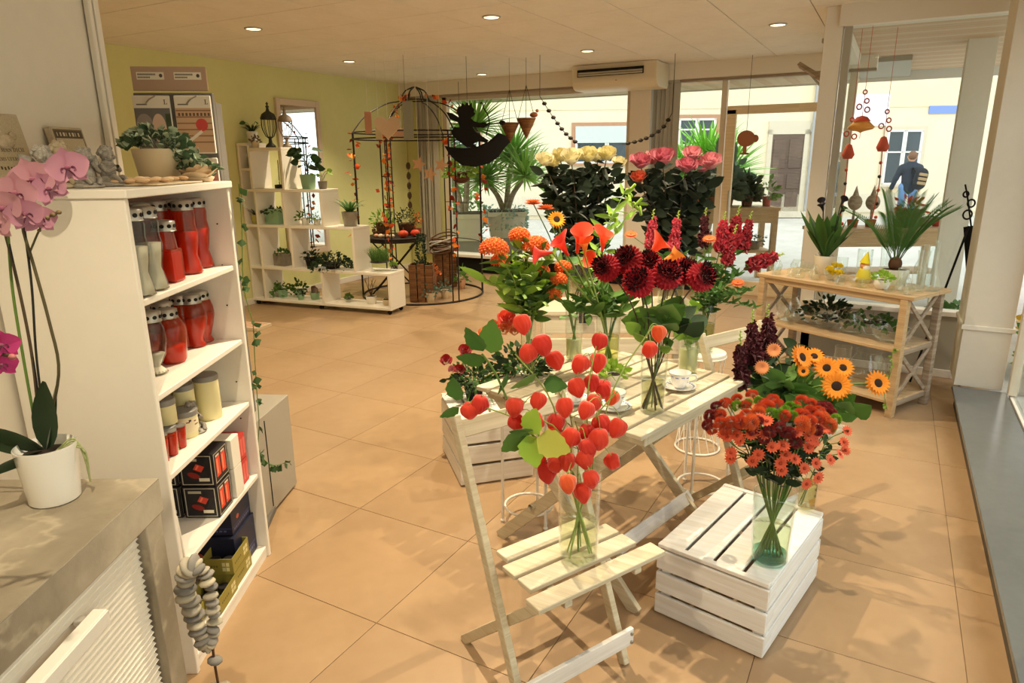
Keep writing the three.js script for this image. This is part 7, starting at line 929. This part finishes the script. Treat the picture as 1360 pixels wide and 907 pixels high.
  const s2 = K(4.15, -0.07, 7.75), h2 = 0.86; stall(s2, YAW, 1.5, 0.45, h2, 'wooden stall with pots outside the bay window'); const on2 = (r, f) => s2.clone().addScaledVector(RT, r).addScaledVector(FW, f).setY(h2 - 0.069);
  for (const [r, l] of [[-0.28, 'grey wicker cone topiary on the bay stall, street side'], [-0.08, 'grey wicker cone topiary on the bay stall, near the palm']]) { const o = thing('wicker_topiary', l, 'ornament', on2(r, 0), 0, 'wicker cones'); o.scale.setScalar(0.68); mesh('ball', sp(0.11, 0, 0.4, 0, [1, 1.15, 1], 14), m.driftwood, o); mesh('cone_tip', xf(new THREE.ConeGeometry(0.06, 0.2, 12), [0, 0.58, 0]), m.driftwood, o); mesh('pole', cy(0.02, 0.02, 0.3, 0, 0.16, 0, 8), m.driftwood, o); mesh('pot', lathe([[0, 0], [0.07, 0], [0.09, 0.12], [0.08, 0.12]], 16), m.terracotta, o); }
  plant('red flowering plant in brown pot on the bay stall', on2(0.28, -0.1), { potM: m.darkWood, R: 0.13, h: 0.2, kind: 'bushy', FR: 0.18, FH: 0.16, n: 90, mat: M('#d23a22', { roughness: 0.8 }) }); plant('clay bowl with seedlings on the bay stall', on2(0.52, 0), { potM: M('#8a6a58'), pot: 'bowl', R: 0.1, h: 0.1, kind: 'tiny', FR: 0.08, FH: 0.06, n: 30 }); plant('tiny red pot plant at the end of the bay stall', on2(0.68, 0), { potM: m.potRed, R: 0.06, h: 0.1, kind: 'tiny', FR: 0.08, FH: 0.14, n: 40, mat: m.leafDark }); plant('green sprout in red pot at the street end of the bay stall', on2(-0.55, -0.05), { potM: m.potRed, R: 0.06, h: 0.1, kind: 'tiny', FR: 0.09, FH: 0.12, n: 50, mat: m.leafLight });
  // shrubs outside the corner
  const shrub = (p, w, h, mat, label, mat2) => { const o = thing('flowering_shrub', label, 'shrub', p); const A = [], B = []; for (let i = 0; i < 420; i++) { const a = rr(0, 6.28), r = Math.sqrt(rnd()) * w, y = rr(0.1, 1) * h * (1 - 0.3 * (r / w) ** 2); (mat2 && i % 3 === 0 ? B : A).push(aim(LF.oval, v3(Math.cos(a) * r, y, Math.sin(a) * r), v3(Math.cos(a), rr(-0.2, 1), Math.sin(a)), rr(0, 6), 1.6)); } mesh('foliage', A, mat, o); if (B.length) mesh('blossom', B, mat2, o); mesh('stem', tube([[0, 0, 0], [0.02, h * 0.6, 0]], 0.02, 3, 6), m.twig, o); };
  shrub(v3(1.5, -0.07, -7.1), 0.4, 1.25, m.leafMid, 'tall shrub with yellow blossoms outside the corner', M('#e2b83a', { roughness: 0.8 })); shrub(v3(1.35, -0.07, -6.1), 0.35, 0.55, m.leafLight, 'low light green shrub at the foot of the bay'); shrub(v3(0.55, -0.07, -6.3), 0.25, 0.5, m.leaf, 'low green shrub in the bay corner');
  { const o = thing('stone_trough', 'grey stone trough outside the side window', 'planter', [1.75, -0.07, -4.6]); mesh('trough', rb(0.5, 0.45, 2.2, 0, 0.225, 0), M('#8f9088', { roughness: 0.9 }), o); mesh('soil', bx(0.42, 0.02, 2.1, 0, 0.455, 0), m.soil, o); }
}
{ // passer-by seen from behind
  const { MarchingCubes } = await import('three/addons/objects/MarchingCubes.js');
  const field = (caps, half, res, k = 0.03) => { const mc = new MarchingCubes(res, M('#fff'), false, false, 60000); mc.isolation = 0; for (let z = 0; z < res; z++) for (let y = 0; y < res; y++) for (let x = 0; x < res; x++) { const p = v3((x - res / 2) / (res / 2) * half, (y - res / 2) / (res / 2) * half, (z - res / 2) / (res / 2) * half); let d = 9; for (const [a, b, r0, r1] of caps) { const ab = [b[0] - a[0], b[1] - a[1], b[2] - a[2]], ap = [p.x - a[0], p.y - a[1], p.z - a[2]], t = Math.max(0, Math.min(1, (ab[0] * ap[0] + ab[1] * ap[1] + ab[2] * ap[2]) / ((ab[0] ** 2 + ab[1] ** 2 + ab[2] ** 2) || 1))), e = Math.hypot(ap[0] - ab[0] * t, ap[1] - ab[1] * t, ap[2] - ab[2] * t) - (r0 + (r1 - r0) * t), h = Math.max(0, Math.min(1, 0.5 + 0.5 * (d - e) / k)); d = d + (e - d) * h - k * h * (1 - h); } mc.field[x + y * res + z * res * res] = -d; } mc.update(); const n = mc.count, g = new THREE.BufferGeometry(); g.setAttribute('position', new THREE.BufferAttribute(mc.positionArray.slice(0, n * 3).map((v) => v * half), 3)); g.setAttribute('normal', new THREE.BufferAttribute(mc.normalArray.slice(0, n * 3), 3)); g.setAttribute('uv', new THREE.BufferAttribute(new Float32Array(n * 2), 2)); return g; };
  const legs = [[[-0.1, 0.0, 0], [-0.12, -0.45, 0.02], 0.085, 0.06], [[-0.12, -0.45, 0.02], [-0.13, -0.85, -0.05], 0.058, 0.042], [[0.1, 0, 0], [0.12, -0.45, -0.06], 0.085, 0.06], [[0.12, -0.45, -0.06], [0.13, -0.85, 0.04], 0.058, 0.042], [[-0.1, 0, 0], [0.1, 0, 0], 0.1, 0.1]], trunk = [[[0, 0.0, 0], [0, 0.25, 0], 0.14, 0.14], [[-0.1, 0.42, 0], [0.1, 0.42, 0], 0.12, 0.12], [[0, 0.25, 0], [0, 0.42, 0], 0.14, 0.14]], armL = [[[-0.2, 0.46, 0], [-0.3, 0.2, 0.02], 0.055, 0.045], [[-0.3, 0.2, 0.02], [-0.36, -0.03, -0.04], 0.042, 0.034]], armR = [[[0.2, 0.46, 0], [0.27, 0.2, 0.02], 0.055, 0.045], [[0.27, 0.2, 0.02], [0.26, -0.02, -0.08], 0.042, 0.034]], hand = [[[-0.36, -0.03, -0.04], [-0.375, -0.12, -0.06], 0.03, 0.022], [[-0.355, -0.05, -0.05], [-0.335, -0.1, -0.07], 0.013, 0.011], [[0.26, -0.02, -0.08], [0.255, -0.11, -0.1], 0.03, 0.022], [[0.25, -0.04, -0.09], [0.235, -0.09, -0.11], 0.013, 0.011]], head = [[[0, 0.5, 0], [0, 0.6, 0], 0.055, 0.055], [[0, 0.69, -0.01], [0, 0.73, -0.005], 0.09, 0.092], [[0, 0.64, -0.05], [0, 0.66, -0.05], 0.055, 0.06], [[-0.095, 0.69, 0], [-0.098, 0.71, 0], 0.016, 0.016], [[0.095, 0.69, 0], [0.098, 0.71, 0], 0.016, 0.016], [[0, 0.68, -0.11], [0, 0.69, -0.105], 0.014, 0.012]], feet = [[[-0.13, -0.88, -0.04], [-0.14, -0.9, -0.2], 0.04, 0.035], [[0.13, -0.88, 0.05], [0.14, -0.9, -0.11], 0.04, 0.035]], grow = (l, e) => l.map(([a, b, r, s]) => [a, b, r + e, s + e]);
  const P = K(9.75, 0, 17).setY(0.92 - 0.07 - 0.04), o = thing('person', 'person in dark jacket and jeans seen from behind on the street', 'person', P, YAW - 0.35); o.scale.setScalar(1.0);
  mesh('body', field([...legs, ...trunk, ...armL, ...armR, ...hand, ...head, ...feet], 1.0, 72), M('#c99a80', { roughness: 0.7 }), o);
  mesh('jacket', field([...grow(trunk, 0.03), ...grow(armL, 0.018), ...grow(armR, 0.018), [[-0.05, 0.53, 0.03], [0.05, 0.53, 0.03], 0.075, 0.075]], 1.0, 64), M('#26303c', { roughness: 0.85 }), o);
  mesh('jeans', field(grow(legs, 0.016), 1.0, 64), M('#6f93c4', { roughness: 0.9 }), o); mesh('hair', field([[[0, 0.735, 0.025], [0, 0.76, 0.01], 0.1, 0.094]], 1.0, 64), M('#7a5a44', { roughness: 0.9 }), o); mesh('shoes', field(grow(feet, 0.012), 1.0, 64), m.black, o);
  const B = thing('backpack', 'dark backpack with tan pockets worn by the passer-by', 'backpack', P.clone().add(v3(0.16, 0.2, 0.3).applyAxisAngle(v3(0, 1, 0), YAW - 0.35)), YAW - 0.1); mesh('bag', [xf(new THREE.CapsuleGeometry(0.15, 0.22, 5, 14), [0.02, 0, 0], [0, 0, -0.15], [1, 1, 0.75])], M('#20242a', { roughness: 0.9 }), B); for (let i = 0; i < 3; i++) mesh('pocket', rb(0.2, 0.07, 0.04, 0.03 - i * 0.012, 0.1 - i * 0.1, 0.11, [0, 0, -0.15], 0.015), M('#a08660', { roughness: 0.9 }), B); mesh('strap', tube([[-0.08, 0.18, -0.08], [-0.12, 0.26, -0.16], [-0.14, 0.12, -0.14]], 0.016, 8, 6), m.black, B);
}
renderer.render(scene, camera);
